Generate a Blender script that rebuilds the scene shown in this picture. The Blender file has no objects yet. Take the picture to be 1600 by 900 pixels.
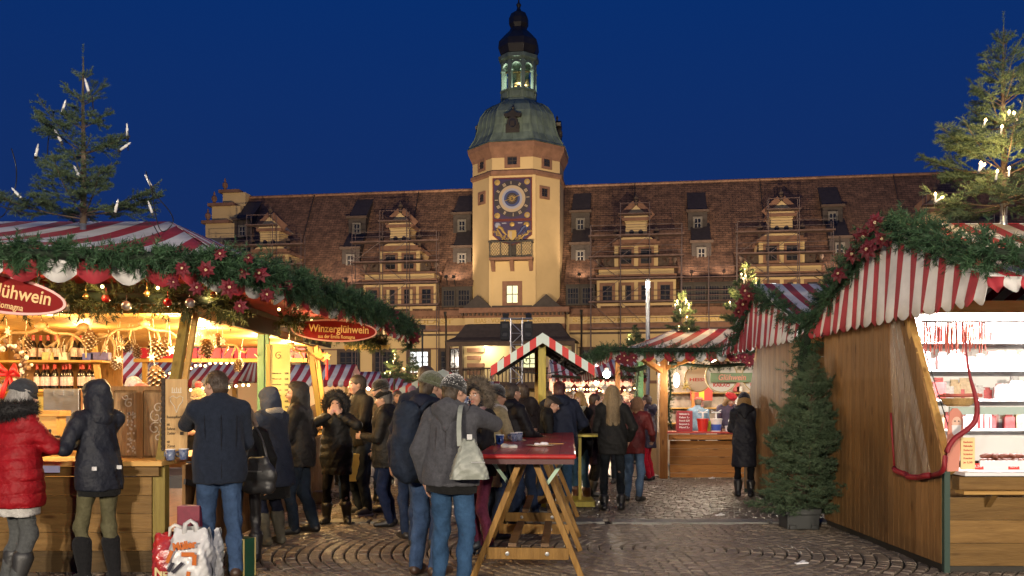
import bpy, math, random
import numpy as np
from mathutils import Vector, Matrix

# ------------------------------------------------------------------ camera, sky, exposure
scene = bpy.context.scene
COL = scene.collection
FPX, HOR, EYE = 1400.0, 622.0, 1.55
cam_d = bpy.data.cameras.new("camera")
cam_d.sensor_width = 36.0
cam_d.lens = 36.0 * FPX / 1600.0
cam_d.shift_y = (HOR - 450.0) / 1600.0
cam_d.clip_start = 0.1
cam_d.clip_end = 2000.0
cam = bpy.data.objects.new("camera", cam_d)
COL.objects.link(cam)
cam.location = (0, 0, EYE)
cam.rotation_euler = (math.radians(90), 0, 0)
scene.camera = cam

world = bpy.data.worlds.new("World")
scene.world = world
world.use_nodes = True
wn = world.node_tree
for n in list(wn.nodes):
    wn.nodes.remove(n)
w_out = wn.nodes.new("ShaderNodeOutputWorld")
w_bg = wn.nodes.new("ShaderNodeBackground")
w_sky = wn.nodes.new("ShaderNodeTexSky")
w_sky.sky_type = 'NISHITA'
w_sky.sun_disc = False
w_sky.sun_elevation = math.radians(-3.0)
w_sky.sun_rotation = math.radians(160)
w_sky.air_density = 1.0
w_sky.dust_density = 0.3
w_sky.ozone_density = 6.0
w_mix = wn.nodes.new("ShaderNodeMix")
w_mix.data_type = 'RGBA'
w_mix.inputs[0].default_value = 0.82
w_mix.inputs[7].default_value = (0.026, 0.265, 1.42, 1)
w_bg.inputs[1].default_value = 0.086
w_tc = wn.nodes.new("ShaderNodeTexCoord")
w_sep = wn.nodes.new("ShaderNodeSeparateXYZ")
w_rmp = wn.nodes.new("ShaderNodeValToRGB")
w_rmp.color_ramp.elements[0].color = (0.075, 0.245, 1.10, 1)
w_rmp.color_ramp.elements[1].color = (0.020, 0.250, 1.40, 1)
w_rmp.color_ramp.elements[0].position = 0.10
w_rmp.color_ramp.elements[1].position = 0.42
wn.links.new(w_tc.outputs["Generated"], w_sep.inputs[0])
wn.links.new(w_sep.outputs[2], w_rmp.inputs[0])
wn.links.new(w_rmp.outputs[0], w_mix.inputs[7])
wn.links.new(w_sky.outputs[0], w_mix.inputs[6])
wn.links.new(w_mix.outputs[2], w_bg.inputs[0])
wn.links.new(w_bg.outputs[0], w_out.inputs[0])

sun_d = bpy.data.lights.new("sun", 'SUN')
sun_d.energy = 0.012
sun_d.angle = math.radians(20)
sun_d.color = (0.6, 0.75, 1.0)
sun = bpy.data.objects.new("sun", sun_d)
COL.objects.link(sun)
sun.rotation_euler = (math.radians(60), 0, math.radians(20))

scene.view_settings.view_transform = 'Standard'
scene.view_settings.look = 'None'
scene.view_settings.exposure = 0.6
scene.view_settings.gamma = 1.0
scene.cycles.max_bounces = 5
scene.cycles.diffuse_bounces = 3
scene.cycles.glossy_bounces = 2
scene.cycles.transmission_bounces = 4
scene.cycles.transparent_max_bounces = 8
scene.cycles.caustics_reflective = False
scene.cycles.caustics_refractive = False
scene.cycles.sample_clamp_indirect = 3.0
scene.cycles.use_denoising = True

RND = random.Random(11)
NPR = np.random.RandomState(5)

def X(px, d):
    return (px - 800.0) / FPX * d

def Z(py, d):
    return EYE + (HOR - py) / FPX * d

def W(px, py, d):
    return (X(px, d), d, Z(py, d))

# ------------------------------------------------------------------ materials
def mat(name, col, rough=0.7, metal=0.0, noise=0.0, nscale=8.0, bump=0.0, bscale=60.0, col2=None, stretch=None,
        emit=None, estr=0.0, spec=0.5, sheen=0.0, trans=0.0, alpha=1.0, coat=0.0):
    m = bpy.data.materials.new(name)
    m.use_nodes = True
    nt = m.node_tree
    b = nt.nodes["Principled BSDF"]
    b.inputs["Base Color"].default_value = (*col, 1)
    b.inputs["Roughness"].default_value = rough
    b.inputs["Metallic"].default_value = metal
    b.inputs["Specular IOR Level"].default_value = spec
    if sheen:
        b.inputs["Sheen Weight"].default_value = sheen
    if coat:
        b.inputs["Coat Weight"].default_value = coat
    if trans:
        b.inputs["Transmission Weight"].default_value = trans
    if alpha < 1:
        b.inputs["Alpha"].default_value = alpha
    if emit:
        b.inputs["Emission Color"].default_value = (*emit, 1)
        b.inputs["Emission Strength"].default_value = estr
    if noise or bump:
        tc = nt.nodes.new("ShaderNodeTexCoord")
        src = tc.outputs["Object"]
        if stretch:
            mp = nt.nodes.new("ShaderNodeMapping")
            mp.inputs["Scale"].default_value = stretch
            nt.links.new(src, mp.inputs[0])
            src = mp.outputs[0]
    if noise:
        nz = nt.nodes.new("ShaderNodeTexNoise")
        nz.inputs["Scale"].default_value = nscale
        nz.inputs["Detail"].default_value = 5
        nz.inputs["Roughness"].default_value = 0.65
        nt.links.new(src, nz.inputs[0])
        rp = nt.nodes.new("ShaderNodeValToRGB")
        rp.color_ramp.elements[0].position = 0.32
        rp.color_ramp.elements[1].position = 0.68
        c2 = col2 or tuple(max(0, c * (1 - noise)) for c in col)
        rp.color_ramp.elements[0].color = (*c2, 1)
        rp.color_ramp.elements[1].color = (*col, 1)
        nt.links.new(nz.outputs[0], rp.inputs[0])
        nt.links.new(rp.outputs[0], b.inputs["Base Color"])
    if bump:
        nb = nt.nodes.new("ShaderNodeTexNoise")
        nb.inputs["Scale"].default_value = bscale
        nb.inputs["Detail"].default_value = 4
        nt.links.new(src, nb.inputs[0])
        bp = nt.nodes.new("ShaderNodeBump")
        bp.inputs["Strength"].default_value = bump
        bp.inputs["Distance"].default_value = 0.02
        nt.links.new(nb.outputs[0], bp.inputs["Height"])
        nt.links.new(bp.outputs[0], b.inputs["Normal"])
    return m

def wood(name, col, col2, axis='z', rough=0.5, scale=3.0):
    """boards with long grain and knots"""
    st = {'x': (0.9, 9, 9), 'y': (9, 0.9, 9), 'z': (9, 9, 0.9)}[axis]
    m = mat(name, col, rough, noise=1, nscale=scale, col2=col2, stretch=st, bump=0.25, bscale=14, spec=0.22)
    nt = m.node_tree
    b = nt.nodes["Principled BSDF"]
    src = b.inputs["Base Color"].links[0].from_socket
    tc = nt.nodes.new("ShaderNodeTexCoord")
    mp = nt.nodes.new("ShaderNodeMapping")
    mp.inputs["Scale"].default_value = {'x': (2.2, 7, 7), 'y': (7, 2.2, 7), 'z': (7, 7, 2.2)}[axis]
    nt.links.new(tc.outputs["Object"], mp.inputs[0])
    vo = nt.nodes.new("ShaderNodeTexVoronoi")
    vo.inputs["Scale"].default_value = 1.0
    nt.links.new(mp.outputs[0], vo.inputs[0])
    rp = nt.nodes.new("ShaderNodeValToRGB")
    rp.color_ramp.elements[0].position = 0.07
    rp.color_ramp.elements[0].color = (0.35, 0.3, 0.28, 1)
    rp.color_ramp.elements[1].position = 0.17
    rp.color_ramp.elements[1].color = (1, 1, 1, 1)
    nt.links.new(vo.outputs[0], rp.inputs[0])
    mx = nt.nodes.new("ShaderNodeMix")
    mx.data_type = 'RGBA'
    mx.blend_type = 'MULTIPLY'
    mx.inputs[0].default_value = 0.8
    nt.links.new(src, mx.inputs[6])
    nt.links.new(rp.outputs[0], mx.inputs[7])
    oi = nt.nodes.new("ShaderNodeObjectInfo")
    hs = nt.nodes.new("ShaderNodeHueSaturation")
    mr = nt.nodes.new("ShaderNodeMapRange")
    mr.inputs[3].default_value = 0.78
    mr.inputs[4].default_value = 1.18
    nt.links.new(oi.outputs["Random"], mr.inputs[0])
    nt.links.new(mr.outputs[0], hs.inputs["Value"])
    nt.links.new(mx.outputs[2], hs.inputs["Color"])
    nt.links.new(hs.outputs[0], b.inputs["Base Color"])
    return m

def glow(name, col, s):
    m = bpy.data.materials.new(name)
    m.use_nodes = True
    b = m.node_tree.nodes["Principled BSDF"]
    b.inputs["Base Color"].default_value = (0.8, 0.8, 0.8, 1)
    b.inputs["Emission Color"].default_value = (*col, 1)
    b.inputs["Emission Strength"].default_value = s
    return m

# ------------------------------------------------------------------ mesh helpers
def mesh_np(name, v, f, mats, mi=None, parent=None, smooth=False, loc=None, rot=None):
    v = np.asarray(v, dtype=np.float32)
    f = np.asarray(f, dtype=np.int32)
    me = bpy.data.meshes.new(name)
    n = f.shape[1]
    me.vertices.add(len(v))
    me.vertices.foreach_set("co", v.ravel())
    me.loops.add(f.size)
    me.loops.foreach_set("vertex_index", f.ravel())
    me.polygons.add(len(f))
    me.polygons.foreach_set("loop_start", np.arange(0, f.size, n, dtype=np.int32))
    if mi is not None:
        me.polygons.foreach_set("material_index", np.asarray(mi, dtype=np.int32))
    if smooth:
        me.polygons.foreach_set("use_smooth", np.ones(len(f), dtype=bool))
    me.update(calc_edges=True)
    for m in (mats if isinstance(mats, (list, tuple)) else [mats]):
        me.materials.append(m)
    return link(name, me, parent, loc, rot)

def link(name, data, parent=None, loc=None, rot=None):
    o = bpy.data.objects.new(name, data)
    COL.objects.link(o)
    if parent is not None:
        o.parent = parent
    if loc is not None:
        o.location = loc
    if rot is not None:
        o.rotation_euler = rot
    return o

def tag(o, label=None, cat=None, group=None, kind=None):
    if label:
        o["label"] = label
    if cat:
        o["category"] = cat
    if group:
        o["group"] = group
    if kind:
        o["kind"] = kind
    return o

def thing(name, label, cat, loc=(0, 0, 0), rz=0.0, group=None, rot=None):
    o = link(name, None, None, loc, rot or (0, 0, rz))
    o.empty_display_size = 0.1
    return tag(o, label, cat, group)

def kids(o):
    return [c for c in bpy.data.objects if c.parent == o]

def copy_tree(o, loc=None, rot=None, scale=None, label=None, tree=None):
    c = o.copy()
    COL.objects.link(c)
    for ch in o.children:
        d = ch.copy()
        COL.objects.link(d)
        d.parent = c
        for g in ch.children:
            e = g.copy()
            COL.objects.link(e)
            e.parent = d
    if loc is not None:
        c.location = loc
    if rot is not None:
        c.rotation_euler = rot
    if scale is not None:
        c.scale = (scale,) * 3 if isinstance(scale, (int, float)) else scale
    if label:
        c["label"] = label
    return c

def frame_from(d, up=(0, 0, 1)):
    d = Vector(d).normalized()
    u = Vector(up)
    if abs(d.dot(u)) > 0.98:
        u = Vector((1, 0, 0))
    s = d.cross(u).normalized()
    t = s.cross(d).normalized()
    return d, s, t

class MB:
    def __init__(self):
        self.v, self.f, self.m = [], [], []

    def add(self, vs, fs, mi=0):
        o = len(self.v)
        self.v += [tuple(p) for p in vs]
        self.f += [tuple(i + o for i in f) for f in fs]
        self.m += [mi] * len(fs) if isinstance(mi, int) else list(mi)
        return self

    def box(self, x0, x1, y0, y1, z0, z1, mi=0, M=None):
        vs = [Vector((x, y, z)) for z in (z0, z1) for y in (y0, y1) for x in (x0, x1)]
        if M is not None:
            vs = [M @ p for p in vs]
        return self.add(vs, [(0, 2, 3, 1), (4, 5, 7, 6), (0, 1, 5, 4), (2, 6, 7, 3), (0, 4, 6, 2), (1, 3, 7, 5)], mi)

    def bar(self, a, b, w, h=None, mi=0, up=(0, 0, 1)):
        a, b = Vector(a), Vector(b)
        d, s, t = frame_from(b - a, up)
        h = w if h is None else h
        vs = []
        for p in (a, b):
            for (i, j) in ((-1, -1), (1, -1), (1, 1), (-1, 1)):
                vs.append(p + s * (i * w / 2) + t * (j * h / 2))
        return self.add(vs, [(3, 2, 1, 0), (4, 5, 6, 7), (0, 1, 5, 4), (1, 2, 6, 5), (2, 3, 7, 6), (3, 0, 4, 7)], mi)

    def tube(self, pts, r, n=8, mi=0, cap=True):
        pts = [Vector(p) for p in pts]
        rr = r if isinstance(r, (list, tuple)) else [r] * len(pts)
        vs, fs = [], []
        for i, p in enumerate(pts):
            d = pts[min(i + 1, len(pts) - 1)] - pts[max(i - 1, 0)]
            if d.length < 1e-9:
                d = Vector((0, 0, 1))
            _, s, t = frame_from(d, (0.13, 0.21, 0.97))
            for k in range(n):
                a = 2 * math.pi * k / n
                vs.append(p + s * (math.cos(a) * rr[i]) + t * (math.sin(a) * rr[i]))
        for i in range(len(pts) - 1):
            for k in range(n):
                k2 = (k + 1) % n
                fs.append((i * n + k, i * n + k2, (i + 1) * n + k2, (i + 1) * n + k))
        if cap:
            fs.append(tuple(reversed(range(n))))
            fs.append(tuple(range((len(pts) - 1) * n, len(pts) * n)))
        return self.add(vs, fs, mi)

    def lathe(self, prof, n=16, mi=0, M=None, c=(0, 0, 0), phase=0.0, sq=(1, 1)):
        vs, fs = [], []
        for r, z in prof:
            for k in range(n):
                a = 2 * math.pi * k / n + phase
                p = Vector((c[0] + math.cos(a) * r * sq[0], c[1] + math.sin(a) * r * sq[1], c[2] + z))
                vs.append(M @ p if M is not None else p)
        for i in range(len(prof) - 1):
            for k in range(n):
                k2 = (k + 1) % n
                fs.append((i * n + k, i * n + k2, (i + 1) * n + k2, (i + 1) * n + k))
        fs.append(tuple(reversed(range(n))))
        fs.append(tuple(range((len(prof) - 1) * n, len(prof) * n)))
        return self.add(vs, fs, mi)

    def ell(self, c, r, mi=0, n=10, m=7, M=None):
        r = (r, r, r) if isinstance(r, (int, float)) else r
        vs = []
        for i in range(m + 1):
            t = math.pi * (i + 0.001) / (m + 0.002)
            for k in range(n):
                a = 2 * math.pi * k / n
                p = Vector((c[0] + r[0] * math.sin(t) * math.cos(a), c[1] + r[1] * math.sin(t) * math.sin(a), c[2] + r[2] * math.cos(t)))
                vs.append(M @ p if M is not None else p)
        fs = []
        for i in range(m):
            for k in range(n):
                k2 = (k + 1) % n
                fs.append((i * n + k, (i + 1) * n + k, (i + 1) * n + k2, i * n + k2))
        return self.add(vs, fs, mi)

    def prism(self, poly, y0, y1, mi=0, M=None):
        """outline in (x, z) pushed through along y"""
        n = len(poly)
        vs = [Vector((x, y0, z)) for x, z in poly] + [Vector((x, y1, z)) for x, z in poly]
        if M is not None:
            vs = [M @ p for p in vs]
        fs = [tuple(range(n)), tuple(reversed(range(n, 2 * n)))]
        fs += [((i + 1) % n, i, i + n, (i + 1) % n + n) for i in range(n)]
        return self.add(vs, fs, mi)

    def sheet(self, P, nu, nv, mi=0, mfun=None):
        vs = [P(i / nu, j / nv) for j in range(nv + 1) for i in range(nu + 1)]
        fs, ms = [], []
        for j in range(nv):
            for i in range(nu):
                a = j * (nu + 1) + i
                fs.append((a, a + 1, a + nu + 2, a + nu + 1))
                ms.append(mfun(i, j) if mfun else mi)
        return self.add(vs, fs, ms)

    def build(self, name, mats, parent=None, loc=None, rot=None, smooth=False, bevel=0.0, solid=0.0):
        me = bpy.data.meshes.new(name)
        me.from_pydata(self.v, [], self.f)
        mats = mats if isinstance(mats, (list, tuple)) else [mats]
        for m in mats:
            me.materials.append(m)
        if len(mats) > 1:
            me.polygons.foreach_set("material_index", np.array(self.m, dtype=np.int32))
        if smooth:
            me.polygons.foreach_set("use_smooth", np.ones(len(me.polygons), dtype=bool))
        me.update()
        o = link(name, me, parent, loc, rot)
        if bevel:
            md = o.modifiers.new("b", 'BEVEL')
            md.width = bevel
            md.segments = 2
            md.limit_method = 'ANGLE'
        if solid:
            md = o.modifiers.new("s", 'SOLIDIFY')
            md.thickness = solid
        return o

def text_mesh(s, size, width=None, depth=0.004, bold=0.0, align='CENTER', shear=0.0):
    """letters as raised mesh in the XZ plane facing -Y; returns (verts, faces)"""
    cu = bpy.data.curves.new("letters", 'FONT')
    cu.body = s
    cu.size = size
    cu.align_x = align
    cu.align_y = 'CENTER'
    cu.extrude = depth
    cu.offset = bold
    cu.shear = shear
    cu.resolution_u = 3
    ob = bpy.data.objects.new("letters", cu)
    COL.objects.link(ob)
    dg = bpy.context.evaluated_depsgraph_get()
    me = ob.evaluated_get(dg).to_mesh()
    vs = [(p.co.x, -p.co.z, p.co.y) for p in me.vertices]
    fs = [tuple(p.vertices) for p in me.polygons]
    ob.evaluated_get(dg).to_mesh_clear()
    bpy.data.objects.remove(ob)
    bpy.data.curves.remove(cu)
    if width and vs:
        x0, x1 = min(p[0] for p in vs), max(p[0] for p in vs)
        k = width / max(1e-6, x1 - x0)
        vs = [(p[0] * k, p[1], p[2]) for p in vs]
    return vs, fs

def letters(mb, s, size, M, mi=0, width=None, depth=0.004, bold=0.0, align='CENTER', shear=0.0):
    vs, fs = text_mesh(s, size, width, depth, bold, align, shear)
    mb.add([M @ Vector(p) for p in vs], fs, mi)

def point_light(name, loc, energy, col=(1, 0.75, 0.45), r=0.05, parent=None):
    l = bpy.data.lights.new(name, 'POINT')
    l.energy = energy
    l.color = col
    l.shadow_soft_size = r
    return link(name, l, parent, loc)

def spot_light(name, loc, target, energy, col, ang=60, blend=0.5, r=0.1, parent=None):
    l = bpy.data.lights.new(name, 'SPOT')
    l.energy = energy
    l.color = col
    l.spot_size = math.radians(ang)
    l.spot_blend = blend
    l.shadow_soft_size = r
    o = link(name, l, parent, loc)
    d = Vector(target) - Vector(loc)
    o.rotation_euler = d.to_track_quat('-Z', 'Y').to_euler()
    return o

# ------------------------------------------------------------------ needles, firs, garlands
def needles(p0, p1, per_m, ln, wd, ang=(35, 75), seed=0, up=0.0):
    """p0, p1 arrays (n,3) of twig ends; returns verts (3k,3)"""
    rs = np.random.RandomState(seed)
    p0 = np.asarray(p0, dtype=np.float64)
    p1 = np.asarray(p1, dtype=np.float64)
    L = np.linalg.norm(p1 - p0, axis=1)
    cnt = np.maximum(3, (L * per_m).astype(int))
    idx = np.repeat(np.arange(len(L)), cnt)
    t = rs.rand(len(idx))
    base = p0[idx] + (p1 - p0)[idx] * t[:, None]
    ax = (p1 - p0)[idx] / np.maximum(L[idx, None], 1e-6)
    rnd = rs.randn(len(idx), 3)
    rad = rnd - ax * np.sum(rnd * ax, axis=1)[:, None]
    rad /= np.maximum(np.linalg.norm(rad, axis=1)[:, None], 1e-6)
    a = np.radians(rs.uniform(ang[0], ang[1], len(idx)))[:, None]
    d = ax * np.cos(a) + rad * np.sin(a)
    d[:, 2] += up
    d /= np.linalg.norm(d, axis=1)[:, None]
    side = np.cross(d, rs.randn(len(idx), 3))
    side /= np.maximum(np.linalg.norm(side, axis=1)[:, None], 1e-6)
    l = ln * rs.uniform(0.7, 1.15, len(idx))[:, None]
    v = np.empty((len(idx), 3, 3))
    v[:, 0] = base - side * wd / 2
    v[:, 1] = base + side * wd / 2
    v[:, 2] = base + d * l
    return v.reshape(-1, 3)

def tri_faces(n):
    return np.arange(n, dtype=np.int32).reshape(-1, 3)

def fir_tree(name, label, loc, h, rmax, mats, seed=1, z0=0.12, whorls=10, top_gap=1.0, group=None, trunk_r=0.035, per_m=420, nl=0.026,
             nw=0.0035, trunk_down=0.0, dens=1.0, sub=True, cat="fir tree", droop=0.12, lift=6, lean=0.0, jit=0.55, lv=(0.62, 1.15), zt=0.9, pw=1.0):
    rs = random.Random(seed)
    root = thing(name, label, cat, loc, 0, group)
    tr, cr = mats
    tk = MB()
    tk.tube([(0, 0, -trunk_down), (0.006 + lean * h * .3, 0.0, h * 0.3), (lean * h * .65 - 0.005, 0.004, h * 0.65), (lean * h * .93, 0, h * 0.93)], [trunk_r, trunk_r * 0.8, trunk_r * 0.45, trunk_r * 0.14], 8)
    tk.build("trunk", tr, root, smooth=True)
    A, Bq = [], []
    wood_b = MB()
    A.append((lean * h * .8, 0, h * 0.8)); Bq.append((lean * h, 0, h))
    for w in range(whorls):
        t = w / (whorls - 1.0)
        tt = t ** 0.85
        z = h * (z0 + (zt - z0) * tt)
        L = rmax * (1 - tt ** pw * 0.86) * rs.uniform(0.86, 1.1)
        n = int(round((7 - 2.0 * t) * dens)) + (1 if sub and t < 0.5 else 0)
        el0 = math.radians(lift + 40 * t + rs.uniform(-6, 6))
        ph = rs.uniform(0, 6.28)
        for b in range(n):
            az = ph + 2 * math.pi * b / n + rs.uniform(-0.3, 0.3)
            zz = z + rs.uniform(-0.5, 0.5) * h * jit / whorls * (1 - t * 0.7)
            Lb = L * rs.uniform(*lv)
            el = el0 + math.radians(rs.uniform(-13, 13))
            d = Vector((math.cos(az) * math.cos(el), math.sin(az) * math.cos(el), math.sin(el)))
            s = Vector((-math.sin(az), math.cos(az), 0))
            k = 6
            pts = []
            for i in range(k + 1):
                q = i / k
                p = Vector((0, 0, zz)) + d * (Lb * q) + Vector((lean * zz, 0, -droop * Lb * (q ** 1.3) + 0.22 * Lb * q ** 3))
                pts.append(p)
            wood_b.tube(pts, [trunk_r * 0.32 * (1 - 0.8 * i / k) * (0.4 + 0.6 * (1 - t)) for i in range(k + 1)], 4, 0, False)
            for i in range(1, k):
                if i >= 2 or t > 0.5:
                    A.append(pts[i]); Bq.append(pts[i + 1])
            # side twigs, flat fans
            m = max(2, int(Lb / 0.075))
            for i in range(m):
                q = 0.25 + 0.72 * (i + rs.random() * 0.6) / m
                bp = pts[min(k - 1, int(q * k))].lerp(pts[min(k, int(q * k) + 1)], q * k - int(q * k))
                tl = (1 - q) * Lb * 0.55 + 0.07
                for sg in (-1, 1):
                    if rs.random() < 0.12:
                        continue
                    l2 = tl * rs.uniform(0.6, 1.1)
                    dd = (d * 0.72 + s * (sg * 0.75) + Vector((0, 0, rs.uniform(-0.42, 0.42)))).normalized()
                    e = bp + dd * l2
                    A.append(bp); Bq.append(e)
                    if sub and l2 > 0.13:
                        for qq in (0.35, 0.6, 0.8):
                            for s2 in (-1, 1):
                                f0 = bp.lerp(e, qq)
                                d2 = (dd * 0.75 + dd.cross(Vector((0, 0, 1))) * (s2 * 0.7) + Vector((0, 0, rs.uniform(-0.4, 0.5)))).normalized()
                                A.append(f0); Bq.append(f0 + d2 * (l2 * (1.05 - qq) * 0.6 + 0.025))
    A = np.array([tuple(p) for p in A]); Bq = np.array([tuple(p) for p in Bq])
    nv = needles(A, Bq, per_m, nl, nw, seed=seed, up=0.18)
    wv = np.array(wood_b.v)
    v = np.concatenate([nv, wv])
    f = list(map(tuple, tri_faces(len(nv))))
    wf = [(a + len(nv), b_ + len(nv), c + len(nv)) for (a, b_, c, e) in wood_b.f] + [(a + len(nv), c + len(nv), e + len(nv)) for (a, b_, c, e) in wood_b.f]
    mi = [0] * len(f) + [1] * len(wf)
    mesh_np("crown", v, np.array(f + wf), [cr, tr], mi, root)
    return root, A, Bq

GCORE = mat("garland_core", (0.022, 0.042, 0.022), 0.9, noise=.7, nscale=30)
ORD = "first second third fourth fifth sixth seventh eighth ninth tenth eleventh twelfth thirteenth fourteenth".split()

def catmull(pts, n=8):
    pts = [Vector(p) for p in pts]
    out = []
    for i in range(len(pts) - 1):
        p0, p1, p2, p3 = pts[max(i - 1, 0)], pts[i], pts[i + 1], pts[min(i + 2, len(pts) - 1)]
        for k in range(n):
            t = k / n
            out.append(0.5 * ((2 * p1) + (p2 - p0) * t + (2 * p0 - 5 * p1 + 4 * p2 - p3) * t * t + (3 * p1 - p0 - 3 * p2 + p3) * t ** 3))
    out.append(pts[-1])
    return out

def garland(name, label, path, r, m, twigs=75, per=34, nl=0.058, nw=0.0085, seed=3, droop=0.25, group=None, core=None):
    rs = np.random.RandomState(seed)
    pts = np.array([tuple(p) for p in path])
    seg = np.linalg.norm(pts[1:] - pts[:-1], axis=1)
    cum = np.concatenate([[0], np.cumsum(seg)])
    tot = cum[-1]
    n = int(tot * twigs)
    s = rs.rand(n) * tot
    s = np.clip(np.where(rs.rand(n) < 0.7, np.round(s / 0.07) * 0.07 + rs.randn(n) * 0.016, s), 0, tot * 0.9999)
    i = np.clip(np.searchsorted(cum, s) - 1, 0, len(seg) - 1)
    c = pts[i] + (pts[i + 1] - pts[i]) * ((s - cum[i]) / seg[i])[:, None]
    ax = (pts[i + 1] - pts[i]) / seg[i][:, None]
    rv = rs.randn(n, 3)
    rv -= ax * np.sum(rv * ax, axis=1)[:, None]
    rv /= np.linalg.norm(rv, axis=1)[:, None]
    bulge = 1.0 + 0.22 * np.sin(s * 9.0 + 1.3) + 0.16 * np.sin(s * 21.0)
    rr = r * rs.uniform(0.72, 1.12, n)[:, None] * bulge[:, None]
    p0 = c + rv * rr * 0.25
    sgn = rs.choice([-1, 1], n)[:, None]
    d = rv * 0.85 + ax * sgn * rs.uniform(0.1, 0.8, n)[:, None]
    d[:, 2] -= droop
    d /= np.linalg.norm(d, axis=1)[:, None]
    p1 = p0 + d * rr * 0.95
    L = np.linalg.norm(p1 - p0, axis=1).mean()
    nv = needles(p0, p1, per / L, nl, nw, ang=(30, 70), seed=seed + 1)
    mb = MB()
    mb.tube([tuple(p) for p in pts], r * 0.3, 7)
    cv = np.array(mb.v)
    f = [tuple(q) for q in tri_faces(len(nv))]
    k0 = len(f)
    o = len(nv)
    for q in mb.f:
        for k in range(1, len(q) - 1):
            f.append((q[0] + o, q[k] + o, q[k + 1] + o))
    ob = mesh_np(name, np.concatenate([nv, cv]), np.array(f), [m, GCORE], [0] * k0 + [1] * (len(f) - k0))
    return tag(ob, label, "garland", group)
# ------------------------------------------------------------------ organic surfaces: smooth unions sampled on a grid
def surface_nets(f, lo, h):
    ins = f < 0
    a = ins[:-1, :-1, :-1]
    cnt = np.zeros(a.shape, np.int8)
    offs = [(i, j, k) for i in (0, 1) for j in (0, 1) for k in (0, 1)]
    nx, ny, nz = f.shape
    for (i, j, k) in offs:
        cnt += ins[i:nx - 1 + i, j:ny - 1 + j, k:nz - 1 + k]
    act = np.argwhere((cnt > 0) & (cnt < 8))
    if len(act) == 0:
        return np.zeros((0, 3)), np.zeros((0, 4), int)
    vals = np.stack([f[act[:, 0] + i, act[:, 1] + j, act[:, 2] + k] for (i, j, k) in offs], 1)
    acc = np.zeros((len(act), 3))
    num = np.zeros(len(act))
    oa = np.array(offs, float)
    for p in range(8):
        for q in range(p + 1, 8):
            if np.abs(oa[p] - oa[q]).sum() != 1:
                continue
            va, vb = vals[:, p], vals[:, q]
            x = (va < 0) != (vb < 0)
            t = np.where(x, va / np.where(np.abs(va - vb) < 1e-9, 1, va - vb), 0)
            acc += np.where(x[:, None], oa[p] + (oa[q] - oa[p]) * t[:, None], 0)
            num += x
    v = (act + acc / num[:, None]) * h + np.asarray(lo)
    vid = -np.ones(a.shape, np.int64)
    vid[act[:, 0], act[:, 1], act[:, 2]] = np.arange(len(act))
    quads = []
    for ax in range(3):
        sl0 = [slice(1, -1)] * 3
        sl1 = [slice(1, -1)] * 3
        sl0[ax] = slice(0, -1)
        sl1[ax] = slice(1, None)
        s0, s1 = ins[tuple(sl0)], ins[tuple(sl1)]
        e = np.argwhere(s0 != s1)
        if len(e) == 0:
            continue
        flip = s0[e[:, 0], e[:, 1], e[:, 2]]
        base = e + 1
        base[:, ax] -= 1
        u, w = (ax + 1) % 3, (ax + 2) % 3
        q = []
        for (du, dw) in ((-1, -1), (0, -1), (0, 0), (-1, 0)):
            c = base.copy()
            c[:, u] += du
            c[:, w] += dw
            q.append(vid[c[:, 0], c[:, 1], c[:, 2]])
        q = np.stack(q, 1)
        q[~flip] = q[~flip][:, ::-1]
        quads.append(q)
    q = np.concatenate(quads)
    return v, q[(q >= 0).all(1)]

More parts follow.
